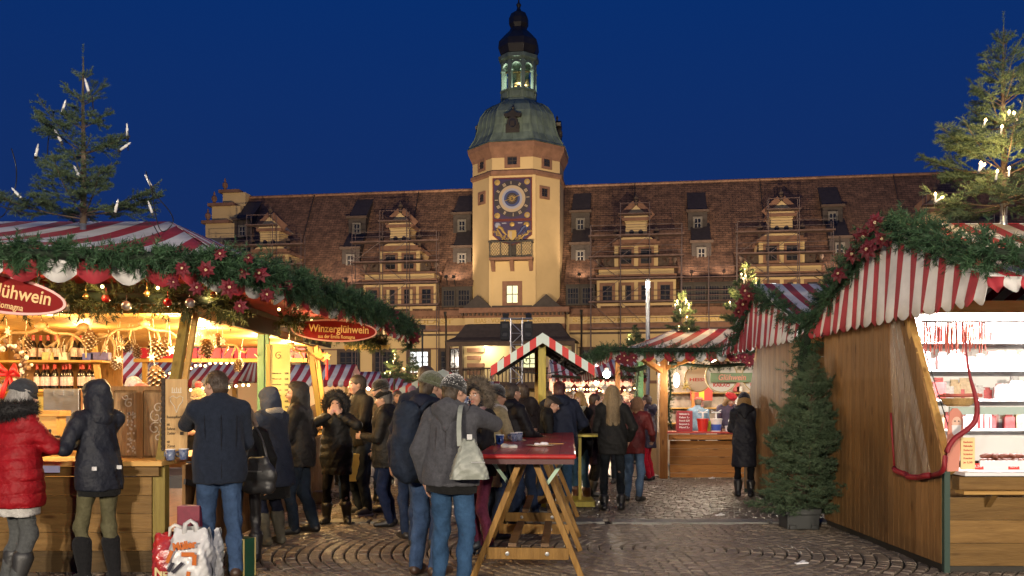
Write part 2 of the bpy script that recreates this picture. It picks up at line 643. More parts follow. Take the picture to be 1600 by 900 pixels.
class Blob:
    def __init__(self, h):
        self.h, self.p = h, []

    def cone(self, a, b, ra, rb, k=0.03, s=(1, 1, 1)):
        self.p.append(('cone', np.array(a, float), np.array(b, float), ra, rb, k, np.array(s, float)))
        return self

    def ell(self, c, r, k=0.03, R=None):
        r = (r, r, r) if isinstance(r, (int, float)) else r
        self.p.append(('ell', np.array(c, float), np.array(r, float), R, None, k, None))
        return self

    def cut(self, c, r, k=0.012, R=None):
        r = (r, r, r) if isinstance(r, (int, float)) else r
        self.p.append(('cut', np.array(c, float), np.array(r, float), R, None, k, None))
        return self

    def clip(self, n, d):
        self.p.append(('clip', np.array(n, float), d, None, None, 0, None))
        return self

    def field(self, warp=None):
        h = self.h
        los, his = [], []
        for p in self.p:
            if p[0] == 'cone':
                m = max(p[3], p[4]) * max(1.0, p[6].max())
                los.append(np.minimum(p[1], p[2]) - m); his.append(np.maximum(p[1], p[2]) + m)
            elif p[0] == 'ell':
                m = p[2].max()
                los.append(p[1] - m); his.append(p[1] + m)
        lo = np.min(los, 0) - 3 * h
        hi = np.max(his, 0) + 3 * h
        n = np.ceil((hi - lo) / h).astype(int) + 1
        f = np.full(n, 0.5, np.float32)
        ax = [(lo[i] + np.arange(n[i]) * h).astype(np.float32) for i in range(3)]
        for p in self.p:
            kd, k = p[0], p[5]
            if kd == 'clip':
                d = p[1][0] * ax[0][:, None, None] + p[1][1] * ax[1][None, :, None] + p[1][2] * ax[2][None, None, :] - p[2]
                np.maximum(f, d, out=f)
                continue
            if kd == 'cone':
                m = max(p[3], p[4]) * max(1.0, p[6].max()) + k + 3 * h
                l2, h2 = np.minimum(p[1], p[2]) - m, np.maximum(p[1], p[2]) + m
            else:
                m = p[2].max() + k + 3 * h
                l2, h2 = p[1] - m, p[1] + m
            i0 = np.clip(((l2 - lo) / h).astype(int), 0, n)
            i1 = np.clip(((h2 - lo) / h).astype(int) + 2, 0, n)
            if (i1 <= i0).any():
                continue
            Xc = ax[0][i0[0]:i1[0]][:, None, None]
            Yc = ax[1][i0[1]:i1[1]][None, :, None]
            Zc = ax[2][i0[2]:i1[2]][None, None, :]
            if kd == 'cone':
                s = p[6]
                a, b = p[1] / s, p[2] / s
                ab = b - a
                L2 = max(1e-9, float(ab @ ab))
                px, py, pz = Xc / s[0] - a[0], Yc / s[1] - a[1], Zc / s[2] - a[2]
                t = np.clip((px * ab[0] + py * ab[1] + pz * ab[2]) / L2, 0, 1)
                d = np.sqrt((px - t * ab[0]) ** 2 + (py - t * ab[1]) ** 2 + (pz - t * ab[2]) ** 2) - (p[3] + t * (p[4] - p[3]))
                d = d * s.min()
            else:
                px, py, pz = Xc - p[1][0], Yc - p[1][1], Zc - p[1][2]
                r = p[2]
                if p[3] is not None:
                    R = p[3]  # columns = local axes
                    px, py, pz = [px * R[0][i] + py * R[1][i] + pz * R[2][i] for i in range(3)]
                k0 = np.sqrt((px / r[0]) ** 2 + (py / r[1]) ** 2 + (pz / r[2]) ** 2)
                k1 = np.sqrt((px / r[0] ** 2) ** 2 + (py / r[1] ** 2) ** 2 + (pz / r[2] ** 2) ** 2)
                d = k0 * (k0 - 1) / np.maximum(k1, 1e-6)
            sl = tuple(slice(i0[i], i1[i]) for i in range(3))
            g = f[sl]
            if kd == 'cut':
                d = -d
                hh = np.maximum(k - np.abs(g - d), 0) / max(k, 1e-6)
                f[sl] = np.maximum(g, d) + hh * hh * k * 0.25
            else:
                hh = np.maximum(k - np.abs(g - d), 0) / max(k, 1e-6)
                f[sl] = np.minimum(g, d) - hh * hh * k * 0.25
        if warp is not None:
            idx = np.argwhere(np.abs(f) < 3.5 * h + 0.02)
            P = idx * h + lo
            f[idx[:, 0], idx[:, 1], idx[:, 2]] += warp(P).astype(np.float32)
        return f, lo

    def mesh(self, warp=None):
        f, lo = self.field(warp)
        return surface_nets(f, lo, self.h)

    def build(self, name, mats, parent=None, warp=None, loc=None, rot=None, mfun=None):
        v, q = self.mesh(warp)
        if len(q) == 0:
            q = np.zeros((0, 4), int)
        mi = mfun(v[q].mean(1)) if mfun is not None else None
        return mesh_np(name, v, q, mats, mi, parent, True, loc, rot)

def folds(seed, amp=0.006, fz=11.0, quilt=0.0, pitch=0.09, diag=0.0):
    rs = np.random.RandomState(seed)
    ph = rs.rand(8) * 6.28

    def w(P):
        x, y, z = P[:, 0], P[:, 1], P[:, 2]
        q = 1.5 * np.sin(6 * x + ph[0] + 2 * z) + 1.3 * np.sin(7 * y + ph[1] - 3 * z) + 0.6 * np.sin(17 * x + 11 * y + ph[2])
        m = 0.5 + 0.5 * np.sin(5 * x + 4.2 * z + ph[3]) * np.sin(6 * y - 5 * z + ph[4])
        sn = np.sin(2 * np.pi * fz * z + 2.2 * q + diag * x)
        r = amp * 0.62 * m * m * (1.6 * np.abs(sn) - 1.0)
        s2 = np.sin(9 * x - 7 * y + 6.5 * z + 1.4 * q + ph[7])
        r = r + amp * 0.9 * (1.5 * np.sqrt(np.abs(s2)) - 1.0) * (1 - m)
        r = r + amp * 0.5 * np.sin(34 * x + 21 * y + 19 * z + 2 * q)
        r = r + amp * 0.8 * np.sin(9 * x + 12 * z + ph[5]) * np.sin(11 * y + 7 * z + ph[6])
        if quilt:
            r = r - quilt * (np.sqrt(np.abs(np.sin(np.pi * (z + 0.006 * q) / pitch))) - 0.6)
        return r
    return w

# ------------------------------------------------------------------ people
_cm = {}

def cloth(col, kind='wool'):
    key = (col, kind)
    if key not in _cm:
        kw = dict(wool=dict(rough=0.95, noise=0.35, nscale=30, bump=0.4, bscale=110, sheen=0.06, spec=0.15),
                  nylon=dict(rough=0.58, noise=0.3, nscale=9, bump=0.7, bscale=20, spec=0.28),
                  shell=dict(rough=0.75, noise=0.3, nscale=12, bump=0.6, bscale=24, spec=0.2),
                  denim=dict(rough=0.9, noise=0.62, nscale=4, bump=0.5, bscale=40, spec=0.15),
                  leather=dict(rough=0.45, noise=0.3, nscale=14, bump=0.15, bscale=90, spec=0.6),
                  knit=dict(rough=0.95, noise=0.45, nscale=60, bump=0.6, bscale=130, sheen=0.4, spec=0.1),
                  hair=dict(rough=0.5, noise=0.55, nscale=22, bump=0.5, bscale=40, stretch=(4, 4, 0.5), spec=0.5))[kind]
        _cm[key] = mat("%s_%d" % (kind, len(_cm)), tuple(max(c, .011) * 1.3 for c in col) if max(col) < .06 else col, **kw)
    return _cm[key]

SKIN = mat("skin", (0.50, 0.29, 0.205), 0.5, noise=0.16, nscale=14, bump=0.05, bscale=200)
LIP = mat("lip", (0.42, 0.16, 0.13), 0.45)
EYEW = mat("eye_white", (0.72, 0.70, 0.66), 0.25)
IRIS = mat("iris", (0.05, 0.035, 0.02), 0.2)
BROW = mat("brow", (0.07, 0.045, 0.03), 0.8)
FURB = mat("black_fur", (0.012, 0.011, 0.012), 0.75)
FURG = mat("brown_fur", (0.16, 0.13, 0.10), 0.8, noise=0.6, nscale=20)
GLASSM = mat("spectacle_frame", (0.02, 0.02, 0.02), 0.3)
CUPBLUE = mat("cup_blue", (0.012, 0.035, 0.16), 0.25, noise=0.6, nscale=38, col2=(0.3, 0.34, 0.42), coat=0.4)

def rotm(yaw=0, pitch=0, roll=0):
    return np.array(Matrix.Rotation(yaw, 3, 'Z') @ Matrix.Rotation(pitch, 3, 'X') @ Matrix.Rotation(roll, 3, 'Y'))

def ik(S, T, l1, l2, pole):
    S, T, pole = np.array(S, float), np.array(T, float), np.array(pole, float)
    v = T - S
    d = np.linalg.norm(v)
    mx = (l1 + l2) * 0.995
    if d > mx:
        T = S + v / d * mx
        v = T - S
        d = mx
    u = v / d
    a = (l1 * l1 - l2 * l2 + d * d) / (2 * d)
    hgt = math.sqrt(max(0.0, l1 * l1 - a * a))
    n = pole - u * (pole @ u)
    n /= max(1e-6, np.linalg.norm(n))
    return S + u * a + n * hgt, T

def hand_prims(bl, wrist, d, n, side, curl, g=1.0, grow=0.0):
    """palm, four unequal bent fingers and a thumb leaving the side of the palm"""
    d = d / np.linalg.norm(d)
    n = n - d * (n @ d)
    n = n / max(1e-6, np.linalg.norm(n))
    s = np.cross(d, n) * side
    R = np.stack([d, s, n], 1)
    bl.ell(wrist + d * 0.052 * g, (0.055 * g + grow, 0.041 * g + grow, 0.017 * g + grow), 0.012, R)
    bl.cone(wrist - d * 0.03, wrist + d * 0.03 * g, 0.026 + grow, 0.024 + grow, 0.015)
    for i, (off, l) in enumerate(((-0.030, 0.070), (-0.010, 0.081), (0.011, 0.076), (0.030, 0.058))):
        b = wrist + (d * 0.094 + s * off * -1) * g
        c1 = curl * (0.9 + 0.08 * i)
        f1 = d * math.cos(c1) + n * math.sin(c1) - s * off * 1.2
        f2 = d * math.cos(c1 * 2.0) + n * math.sin(c1 * 2.0)
        m = b + f1 * l * 0.52 * g
        bl.cone(b, m, 0.0092 + grow, 0.0085 + grow, 0.006)
        bl.cone(m, m + f2 * l * 0.5 * g, 0.0085 + grow, 0.007 + grow, 0.005)
    tb = wrist + (d * 0.03 + s * 0.032) * g
    t1 = d * 0.62 + s * 0.62 + n * 0.35
    t2 = d * 0.85 + s * 0.1 + n * 0.5
    tm = tb + t1 * 0.038 * g
    bl.cone(tb, tm, 0.0125 + grow, 0.0105 + grow, 0.012)
    bl.cone(tm, tm + t2 * 0.034 * g, 0.0105 + grow, 0.008 + grow, 0.006)

def person(label, px, d, heading, H=1.75, sp=None, group=None, x=None, z=0.0):
    """sp: clothing and pose; heading 0 walks away from the camera, 90 to its right, 180 towards it"""
    sp = sp or {}
    h = sp.get('h', 0.013)
    sc = H / 1.75
    wx = X(px, d) if x is None else x
    th = -math.radians(heading)
    seed = int(abs(wx * 977 + d * 131)) + 3
    rs = random.Random(seed)
    Rw = np.array(Matrix.Rotation(th, 3, 'Z'))

    def loc_of(wp):
        return (Rw.T @ (np.array(wp, float) - np.array((wx, d, z)))) / sc
    fem = sp.get('fem', False)
    sw = sp.get('sw', 0.165 if fem else 0.188)
    bulk = sp.get('bulk', 1.0)
    lean, side = math.radians(sp.get('lean', 3)), math.radians(sp.get('side', 0))
    RT = np.array(Matrix.Rotation(-lean, 3, 'X') @ Matrix.Rotation(side, 3, 'Y'))
    hipc = np.array((0, 0, 0.93))

    def T(p):
        return hipc + RT @ (np.array(p, float) - hipc)
    neck = T((0, -0.012, 1.475))
    RH = RT @ rotm(math.radians(-sp.get('look', 0)), math.radians(-sp.get('nod', 4)))
    hc = neck + RT @ np.array((0, 0.012, 0.0)) + RH @ np.array((0, 0.018, 0.148))

    def Hd(p):
        return hc + RH @ np.array(p, float)
    # arms
    arms = {}
    for sd, sg in (('R', 1), ('L', -1)):
        S = T((sg * sw, -0.005, 1.415))
        a = sp.get(sd, 'down')
        pole = np.array(sp.get('pole' + sd, (sg * 0.55, -0.45, -1.0)))
        hd, pn = None, np.array((-sg * 1.0, 0.2, 0.0))
        curl = 0.35
        if isinstance(a, str):
            tgt = dict(down=(sg * 0.25, 0.06, 0.90), pocket=(sg * 0.235, 0.12, 0.985), hold=(sg * 0.085, 0.30, 1.16), chest=(sg * 0.06, 0.26, 1.27),
                       mouth=(sg * 0.075, 0.185, 1.46), drink=(sg * 0.075, 0.26, 1.42), table=(sg * 0.2, 0.34, 1.08), swing=(sg * 0.25, 0.14, 0.94))[a]
            tg = T(tgt)
            if a in ('hold', 'chest', 'drink', 'table'):
                curl = 0.75
            if a == 'mouth':
                hd, pn, curl = np.array((-sg * 0.45, 0.0, 0.95)), np.array((-sg * 0.15, -1.0, 0.0)), 0.2
            if a == 'pocket':
                hd, pn = np.array((-sg * 0.2, 0.35, -0.8)), np.array((-sg, 0, 0))
        else:
            tg = loc_of(a[0]) if a[0] != 'l' else np.array(a[1])
            if a[0] != 'l' and len(a) > 1:
                curl = a[1]
            elif a[0] == 'l' and len(a) > 2:
                curl = a[2]
        E, Wr = ik(S, tg, 0.295, 0.262, pole)
        if hd is None:
            hd = (Wr - E)
        arms[sd] = (S, E, Wr, hd / np.linalg.norm(hd), pn, curl)
    # legs
    legs = {}
    for sd, sg in (('R', 1), ('L', -1)):
        ft = sp.get('f' + sd, (sg * 0.10, 0.0))
        A = np.array((ft[0], ft[1] - 0.03, 0.085))
        Hp = np.array((sg * 0.088, 0.0, 0.90))
        K, A = ik(Hp, A, 0.43, 0.405, (sg * 0.12, 1.0, 0))
        legs[sd] = (Hp, K, A, math.radians(sg * sp.get('toe', 14)))

    # ---- body: one continuous skin surface
    bl = Blob(max(h * 0.8, 0.0088))
    bl.cone(T((0, 0, 1.28)), T((0, 0, 1.0)), 0.135, 0.115, 0.05, (1, 0.68, 1))
    bl.ell(T((0, 0, 0.93)), (0.145, 0.10, 0.10), 0.05)
    bl.cone(arms['L'][0], arms['R'][0], 0.05, 0.05, 0.05)
    for sd, sg in (('R', 1), ('L', -1)):
        S, E, Wr, hd, pn, curl = arms[sd]
        bl.cone(S, E, 0.045, 0.036, 0.03)
        bl.cone(E, Wr, 0.036, 0.024, 0.015)
        hand_prims(bl, Wr + hd * 0.02, hd, pn, sg, curl)
        Hp, K, A, yw = legs[sd]
        bl.cone(Hp, K, 0.07, 0.047, 0.04)
        bl.cone(K, A, 0.046, 0.032, 0.03)
        fd = np.array((math.sin(yw), math.cos(yw), 0))
        bl.cone(A + np.array((0, 0, -0.045)) - fd * 0.03, A + np.array((0, 0, -0.055)) + fd * 0.12, 0.028, 0.022, 0.02)
    # head
    bl.cone(T((0, -0.01, 1.44)), Hd((0, -0.02, -0.06)), 0.056, 0.05, 0.03)
    bl.ell(Hd((0, -0.016, 0.028)), (0.075, 0.094, 0.083), 0.02, RH)
    bl.ell(Hd((0, 0.022, -0.03)), (0.062, 0.070, 0.083), 0.03, RH)
    bl.ell(Hd((0, 0.055, -0.09)), (0.032, 0.028, 0.024), 0.025, RH)
    bl.ell(Hd((0, 0.078, 0.024)), (0.05, 0.014, 0.011), 0.015, RH)
    for sg in (-1, 1):
        bl.ell(Hd((sg * 0.038, 0.064, -0.032)), (0.024, 0.024, 0.024), 0.02, RH)
        bl.cut(Hd((sg * 0.031, 0.103, 0.002)), (0.019, 0.016, 0.011), 0.012, RH)
        bl.ell(Hd((sg * 0.076, -0.006, -0.008)), (0.011, 0.021, 0.032), 0.006, RH)
    bl.cone(Hd((0, 0.086, 0.008)), Hd((0, 0.108, -0.032)), 0.008, 0.014, 0.012)
    bl.ell(Hd((0, 0.089, -0.058)), (0.021, 0.010, 0.006), 0.005, RH)
    bl.ell(Hd((0, 0.087, -0.068)), (0.018, 0.010, 0.006), 0.005, RH)
    bl.cut(Hd((0, 0.102, -0.063)), (0.02, 0.006, 0.0022), 0.003, RH)
    hcol = sp.get('haircol', (0.07, 0.045, 0.03))

    def face_mats(C):
        q = (C - hc) @ RH
        m = np.zeros(len(C), int)
        lips = (np.abs(q[:, 0]) < 0.023) & (q[:, 2] < -0.051) & (q[:, 2] > -0.075) & (q[:, 1] > 0.07)
        m[lips] = 1
        br = (np.abs(np.abs(q[:, 0]) - 0.033) < 0.019) & (np.abs(q[:, 2] - 0.024) < 0.0055) & (q[:, 1] > 0.05)
        m[br] = 2
        return m
    root = bl.build("person", [SKIN, LIP, cloth(hcol, 'hair') if False else BROW], None, None, (wx, d, z), (0, 0, th), face_mats)
    root.scale = (sc, sc, sc)
    tag(root, label, "person", group)
    if sp.get('eyes', h < 0.016):
        for sg in (-1, 1):
            e = MB()
            e.ell((0, 0, 0), 0.0125, 0, 10, 8)
            e.ell((0, 0.0052, 0), 0.0083, 1, 8, 6)
            o = e.build("eye", [EYEW, IRIS], root, tuple(Hd((sg * 0.031, 0.0795, 0.002))), None, True)
            o.rotation_euler = Matrix([list(r) for r in RH]).to_euler()
    # ---- trousers
    tm, fit = sp.get('legs', ((0.03, 0.05, 0.11), 'denim')), sp.get('fit', 1.0)
    tm = cloth(*tm) if isinstance(tm, tuple) else tm
    tb = Blob(h)
    tb.ell((0, -0.005, 0.95), (0.172 * bulk, 0.125 * bulk, 0.12), 0.05)
    for sd in 'RL':
        Hp, K, A, yw = legs[sd]
        tb.cone(Hp, K, 0.094 * fit, 0.066 * fit, 0.04)
        end = A + (K - A) * sp.get('tuck', -0.02)
        tb.cone(K, K + (end - K) * 0.4 + np.array((0, -0.012, 0)), 0.066 * fit, 0.062 * fit, 0.03)
        tb.cone(K + (end - K) * 0.4 + np.array((0, -0.012, 0)), end, 0.062 * fit, sp.get('cuff', 0.056) * fit, 0.03)
    tb.build("trousers", tm, root, folds(seed, 0.0068 * min(fit, 1.2), 6.5, 0, .1, 14.0))
    # ---- shoes or boots
    sm, bh = sp.get('shoe', ((0.02, 0.018, 0.017), 'leather')), sp.get('boot', 0.0)
    sm = cloth(*sm) if isinstance(sm, tuple) else sm
    for sd in 'RL':
        Hp, K, A, yw = legs[sd]
        fd = np.array((math.sin(yw), math.cos(yw), 0))
        bs = Blob(h * 0.8)
        g0 = np.array((A[0], A[1], 0.0))
        bs.cone(g0 - fd * 0.035 + (0, 0, 0.048), g0 + fd * 0.10 + (0, 0, 0.042), 0.043, 0.040, 0.02)
        bs.cone(g0 + fd * 0.06 + (0, 0, 0.05), g0 + fd * 0.17 + (0, 0, 0.036), 0.044, 0.032, 0.02)
        bs.cone(g0 + (0, 0, 0.05), A + (K - A) * max(bh, 0.08), 0.047, 0.052 + 0.02 * min(1, bh * 2) + (0.008 if bh else 0), 0.03)
        bs.clip((0, 0, -1), -0.004)
        ob = bs.build("boot" if bh else "shoe", sm, root, folds(seed + 5, 0.003, 14) if bh else None)
        if sp.get('sole'):
            so = Blob(h * 0.8)
            so.cone(g0 - fd * 0.04 + (0, 0, 0.012), g0 + fd * 0.17 + (0, 0, 0.012), 0.046, 0.04, 0.01, (1, 1, 0.4))
            so.build("sole", cloth(sp['sole'], 'leather'), ob)
    # ---- coat
    cc = sp.get('coat', ((0.02, 0.022, 0.03), 'nylon'))
    cm = cloth(*cc) if isinstance(cc, tuple) else cc
    hem, flare = sp.get('hem', 0.80), sp.get('flare', 0.0)
    th_ = sp.get('thick', 1.0)
    cb = Blob(h)
    ys = sp.get('ys', 0.74)
    cb.cone(T((0, -0.005, 1.33)), T((0, 0.0, 1.08)), (sw - 0.005) * th_ * bulk, 0.170 * th_ * bulk, 0.06, (1, ys, 1))
    cb.cone(T((0, 0, 1.08)), (0, 0, 0.96), 0.172 * th_ * bulk, 0.190 * th_ * bulk, 0.05, (1, ys, 1))
    cb.cone((0, 0, 0.98), (0, 0.0, hem + 0.05), 0.190 * th_ * bulk, (0.186 + flare) * th_ * bulk, 0.04, (1, ys * 1.03, 1))
    cb.cone(T((-sw * 0.93, -0.008, 1.405)), T((sw * 0.93, -0.008, 1.405)), 0.072 * th_, 0.072 * th_, 0.05)
    cb.cone(T((-0.09, -0.012, 1.455)), T((0.09, -0.012, 1.455)), 0.055, 0.055, 0.05)
    for sd in 'RL':
        S, E, Wr, hd, pn, curl = arms[sd]
        cb.cone(S, E, 0.070 * th_, 0.060 * th_, 0.03)
        cb.cone(E, Wr - (Wr - E) * 0.04, 0.060 * th_, 0.044 * th_, 0.02)
    cb.cone(T((0, -0.015, 1.45)), T((0, -0.008, 1.45 + sp.get('collar', 0.07))), 0.082, 0.072, 0.03)
    cb.clip((0, 0, -1), -hem)
    q = sp.get('quilt', 0.0)
    cb.build(sp.get('coatname', 'jacket'), cm, root, folds(seed + 1, sp.get('wr', 0.0065), 4.2, q, sp.get('pitch', 0.085), 9.0))
    if sp.get('under'):  # a hem showing below the jacket
        ub = Blob(h)
        ub.cone((0, 0, 0.95), (0, 0, sp['under'][1] + 0.05), 0.176 * th_ * bulk, 0.18 * th_ * bulk, 0.02, (1, ys, 1))
        ub.clip((0, 0, -1), -sp['under'][1])
        ub.build("hem", cloth(*sp['under'][0]), root, folds(seed + 9, 0.005, 6))
    if sp.get('gloves'):
        gb = Blob(min(h, 0.010))
        for sd, sg in (('R', 1), ('L', -1)):
            S, E, Wr, hd, pn, curl = arms[sd]
            hand_prims(gb, Wr + hd * 0.02, hd, pn, sg, curl, 1.0, 0.006)
        gb.build("gloves", cloth(sp['gloves'], 'knit'), root)
    # ---- hood
    hood = sp.get('hood')
    hm = cloth(*sp['hoodcol']) if sp.get('hoodcol') else cm
    if hood == 'up':
        hb = Blob(h * 0.85)
        op = sp.get('open', 0.0)
        hb.ell(Hd((0, -0.022, 0.028)), (0.108, 0.128, 0.120), 0.03, RH)
        hb.ell(Hd((0, -0.03, -0.06)), (0.105, 0.110, 0.11), 0.04, RH)
        hb.cone(Hd((0, -0.05, -0.06)), T((0, -0.03, 1.43)), 0.105, 0.115, 0.05)
        hb.cone(Hd((0, -0.10, 0.09)), Hd((0, -0.13, 0.06)), 0.03, 0.02, 0.06)
        hb.cut(Hd((0, 0.118 - op, -0.02)), (0.082 + op * .6, 0.125, 0.105), 0.02, RH)
        hb.cut(Hd((0, 0.01, -0.01)), (0.088, 0.108, 0.108), 0.01, RH)
        hb.build("hood", hm, root, folds(seed + 2, 0.005, 8))
    elif hood == 'down':
        hb = Blob(h * 0.9)
        hb.ell(T((0, -0.115, 1.455)), (0.135, 0.065, 0.075), 0.05)
        hb.cone(T((-0.11, -0.06, 1.475)), T((0, -0.135, 1.49)), 0.042, 0.05, 0.04)
        hb.cone(T((0.11, -0.06, 1.475)), T((0, -0.135, 1.49)), 0.042, 0.05, 0.04)
        hb.cone(T((-0.08, 0.02, 1.46)), T((-0.11, -0.07, 1.48)), 0.04, 0.045, 0.03)
        hb.cone(T((0.08, 0.02, 1.46)), T((0.11, -0.07, 1.48)), 0.04, 0.045, 0.03)
        hb.cone(T((0, -0.135, 1.45)), T((0, -0.15, 1.33)), 0.085, 0.035, 0.05, (1, 0.6, 1))
        hb.cut(T((0, -0.05, 1.53)), (0.085, 0.075, 0.05), 0.02)
        hb.build("hood", hm, root, folds(seed + 2, 0.005, 7))
    # ---- fur
    if sp.get('fur'):
        fm, kind, fl = sp['fur']
        fb = Blob(0.012)
        P = []
        if kind == 'hood':
            for i in range(17):
                a = -0.75 * math.pi + 1.5 * math.pi * i / 16 + math.pi / 2
                P.append(Hd((0.103 * math.cos(a), 0.035 + 0.02 * math.sin(a), -0.005 + 0.122 * math.sin(a))))
            rad = 0.036
        elif kind == 'big':
            for i in range(17):
                a = -0.8 * math.pi + 1.6 * math.pi * i / 16 + math.pi / 2
                P.append(Hd((0.132 * math.cos(a), -0.012 + 0.02 * math.sin(a), -0.01 + 0.142 * math.sin(a))))
            rad = 0.050
        else:  # lying round the neck on a lowered hood
            for i in range(15):
                a = math.pi * (-0.15 + 1.3 * i / 14)
                P.append(T((0.195 * math.cos(a), -0.05 - 0.155 * math.sin(a), 1.50 - 0.02 * math.sin(a))))
            rad = 0.06
        for i in range(len(P) - 1):
            fb.cone(P[i], P[i + 1], rad, rad, 0.02)
        v, qd = fb.mesh()
        rs2 = np.random.RandomState(seed)
        tri = [(a, b, c) for a, b, c, e in qd] + [(a, c, e) for a, b, c, e in qd]
        cen = np.array([np.array(p) for p in P])
        n = sp.get('furn', 2600)
        pick = v[rs2.randint(0, len(v), n)]
        nearest = cen[np.argmin(((pick[:, None] - cen[None]) ** 2).sum(2), 1)]
        dr = pick - nearest
        dr /= np.maximum(np.linalg.norm(dr, axis=1)[:, None], 1e-5)
        dr = dr + rs2.randn(n, 3) * 0.45 + np.array((0, 0, -0.2))
        dr /= np.linalg.norm(dr, axis=1)[:, None]
        s2 = np.cross(dr, rs2.randn(n, 3))
        s2 /= np.linalg.norm(s2, axis=1)[:, None]
        L = fl * rs2.uniform(0.5, 1.1, n)[:, None]
        nv = np.stack([pick - s2 * 0.0028, pick + s2 * 0.0028, pick + dr * L], 1).reshape(-1, 3)
        f = np.concatenate([np.array(tri), tri_faces(len(nv)) + len(v)])
        mesh_np("fur_trim", np.concatenate([v, nv]), f, fm, None, root, False)
    # ---- hair
    hair = sp.get('hair', 'short')
    if hair:
        hm2 = cloth(hcol, 'hair')
        hb = Blob(h * 0.8)
        hb.ell(Hd((0, -0.022, 0.034)), (0.085, 0.100, 0.088), 0.02, RH)
        hb.ell(Hd((0, -0.045, -0.025)), (0.078, 0.070, 0.082), 0.02, RH)
        if hair in ('long', 'bob'):
            for sg in (-1, 1):
                e = -0.42 if hair == 'long' else -0.17
                hb.cone(Hd((sg * 0.062, -0.03, 0.0)), Hd((sg * 0.082, -0.045, -0.14)), 0.045, 0.05, 0.03, (1, 1, 1))
                hb.cone(Hd((sg * 0.08, -0.05, -0.13)), Hd((sg * 0.075, -0.10, e)), 0.05, 0.022, 0.03)
                hb.cone(Hd((sg * 0.03, -0.085, -0.1)), Hd((sg * 0.035, -0.14, e - 0.02)), 0.05, 0.024, 0.03)
        hb.cut(Hd((0, 0.125, -0.035)), (0.074, 0.10, 0.092), 0.01, RH)
        if hair == 'short':
            for sg in (-1, 1):
                hb.cut(Hd((sg * 0.09, 0.012, -0.05)), (0.05, 0.05, 0.055), 0.01, RH)
            hb.cut(Hd((0, -0.05, -0.155)), (0.12, 0.09, 0.06), 0.01, RH)
        ob = hb.build("hair", hm2, root, folds(seed + 3, 0.0045, 3))
        if h < 0.0145:   # loose strands
            rs2 = np.random.RandomState(seed)
            n = dict(long=700, bob=380, short=420)[hair]
            A = []
            F = []
            for i in range(n):
                az = rs2.uniform(-2.35, 2.35) - math.pi / 2
                r0 = rs2.uniform(0.9, 1.05)
                l = dict(long=.46, bob=.2, short=.05)[hair] * rs2.uniform(0.7, 1.08)
                p0 = np.array((0.088 * r0 * math.cos(az), -0.02 + 0.098 * r0 * math.sin(az), rs2.uniform(-0.02, 0.07)))
                p1 = p0 * np.array((1.16, 1.12, 0)) + np.array((0, -0.02, -0.10))
                if hair == 'short':
                    az = rs2.uniform(0, 6.28)
                    e = rs2.uniform(-.35, 1.4) if math.sin(az) < .2 else rs2.uniform(.55, 1.4)
                    p0 = np.array((.087 * math.cos(az) * math.cos(e), -.022 + .102 * math.sin(az) * math.cos(e), .034 + .09 * math.sin(e)))
                    p1 = p0 * 1.04 + rs2.randn(3) * .006 + np.array((0, -.004, -.012))
                p2 = p1 + rs2.randn(3) * .008 + np.array((0, 0, -.016)) if hair == 'short' else np.array((p1[0] * rs2.uniform(0.75, 1.12), p1[1] * 1.05 - 0.035, 0.03 - l))
                w = 0.0022
                tdir = np.array((-math.sin(az), math.cos(az), 0)) * w
                o = len(A)
                for p, kx in ((p0, 1), (p1, 1), (p2, 0.3)):
                    A.append(Hd(p - tdir * kx)); A.append(Hd(p + tdir * kx))
                F += [(o, o + 1, o + 3, o + 2), (o + 2, o + 3, o + 5, o + 4)]
            mesh_np("strands", np.array(A), np.array(F), hm2, None, ob)
    # ---- hats
    hat = sp.get('hat')
    if hat:
        kind, hcl = hat[0], hat[1]
        hmt = cloth(hcl, hat[2] if len(hat) > 2 else 'knit') if isinstance(hcl, tuple) else hcl
        tb = Blob(h * 0.8)
        up = RH @ np.array((0, 0.28, 1.0))
        up /= np.linalg.norm(up)
        if kind in ('beanie', 'pompom', 'santa'):
            tb.ell(Hd((0, -0.018, 0.042)), (0.093, 0.110, 0.104), 0.02, RH)
            tb.clip(-up, -(up @ Hd((0, 0.0, 0.012))))
            w = lambda P, rs=rs: 0.0022 * np.sin(150 * np.arctan2(P[:, 1] - hc[1], P[:, 0] - hc[0]) * 0.35) + 0.003 * np.sin(40 * P[:, 2])
            o = tb.build("beanie" if kind != 'santa' else "santa_hat", hmt, root, w)
            b2 = Blob(h * 0.8)
            for i in range(20):
                a0, a1 = 2 * math.pi * i / 20, 2 * math.pi * (i + 1) / 20
                f = lambda a: Hd((0.088 * math.cos(a), -0.018 + 0.104 * math.sin(a), 0.020 - 0.026 * math.sin(a)))
                b2.cone(f(a0), f(a1), 0.015, 0.015, 0.01)
            brim = cloth((0.75, 0.7, 0.62), 'knit') if kind == 'santa' else hmt
            b2.build("brim", brim, o)
            if kind == 'pompom':
                p = MB()
                p.ell((0, 0, 0), 0.055, 0, 12, 8)
                p.build("pompom", cloth(hat[3], 'knit'), o, tuple(Hd((0, -0.05, 0.17))), None, True)
            if kind == 'santa':
                s2 = Blob(h)
                s2.cone(Hd((0, -0.03, 0.11)), Hd((0.05, -0.13, 0.12)), 0.07, 0.03, 0.02).cone(Hd((0.05, -0.13, 0.12)), Hd((0.07, -0.15, 0.02)), 0.03, 0.025, 0.02)
                s2.build("tip", hmt, o)
        elif kind == 'cap':
            tb.ell(Hd((0, -0.015, 0.045)), (0.093, 0.116, 0.072), 0.02, RH)
            tb.cone(Hd((-0.03, 0.085, 0.046)), Hd((0.03, 0.085, 0.046)), 0.035, 0.035, 0.02, (1, 1.3, 0.3))
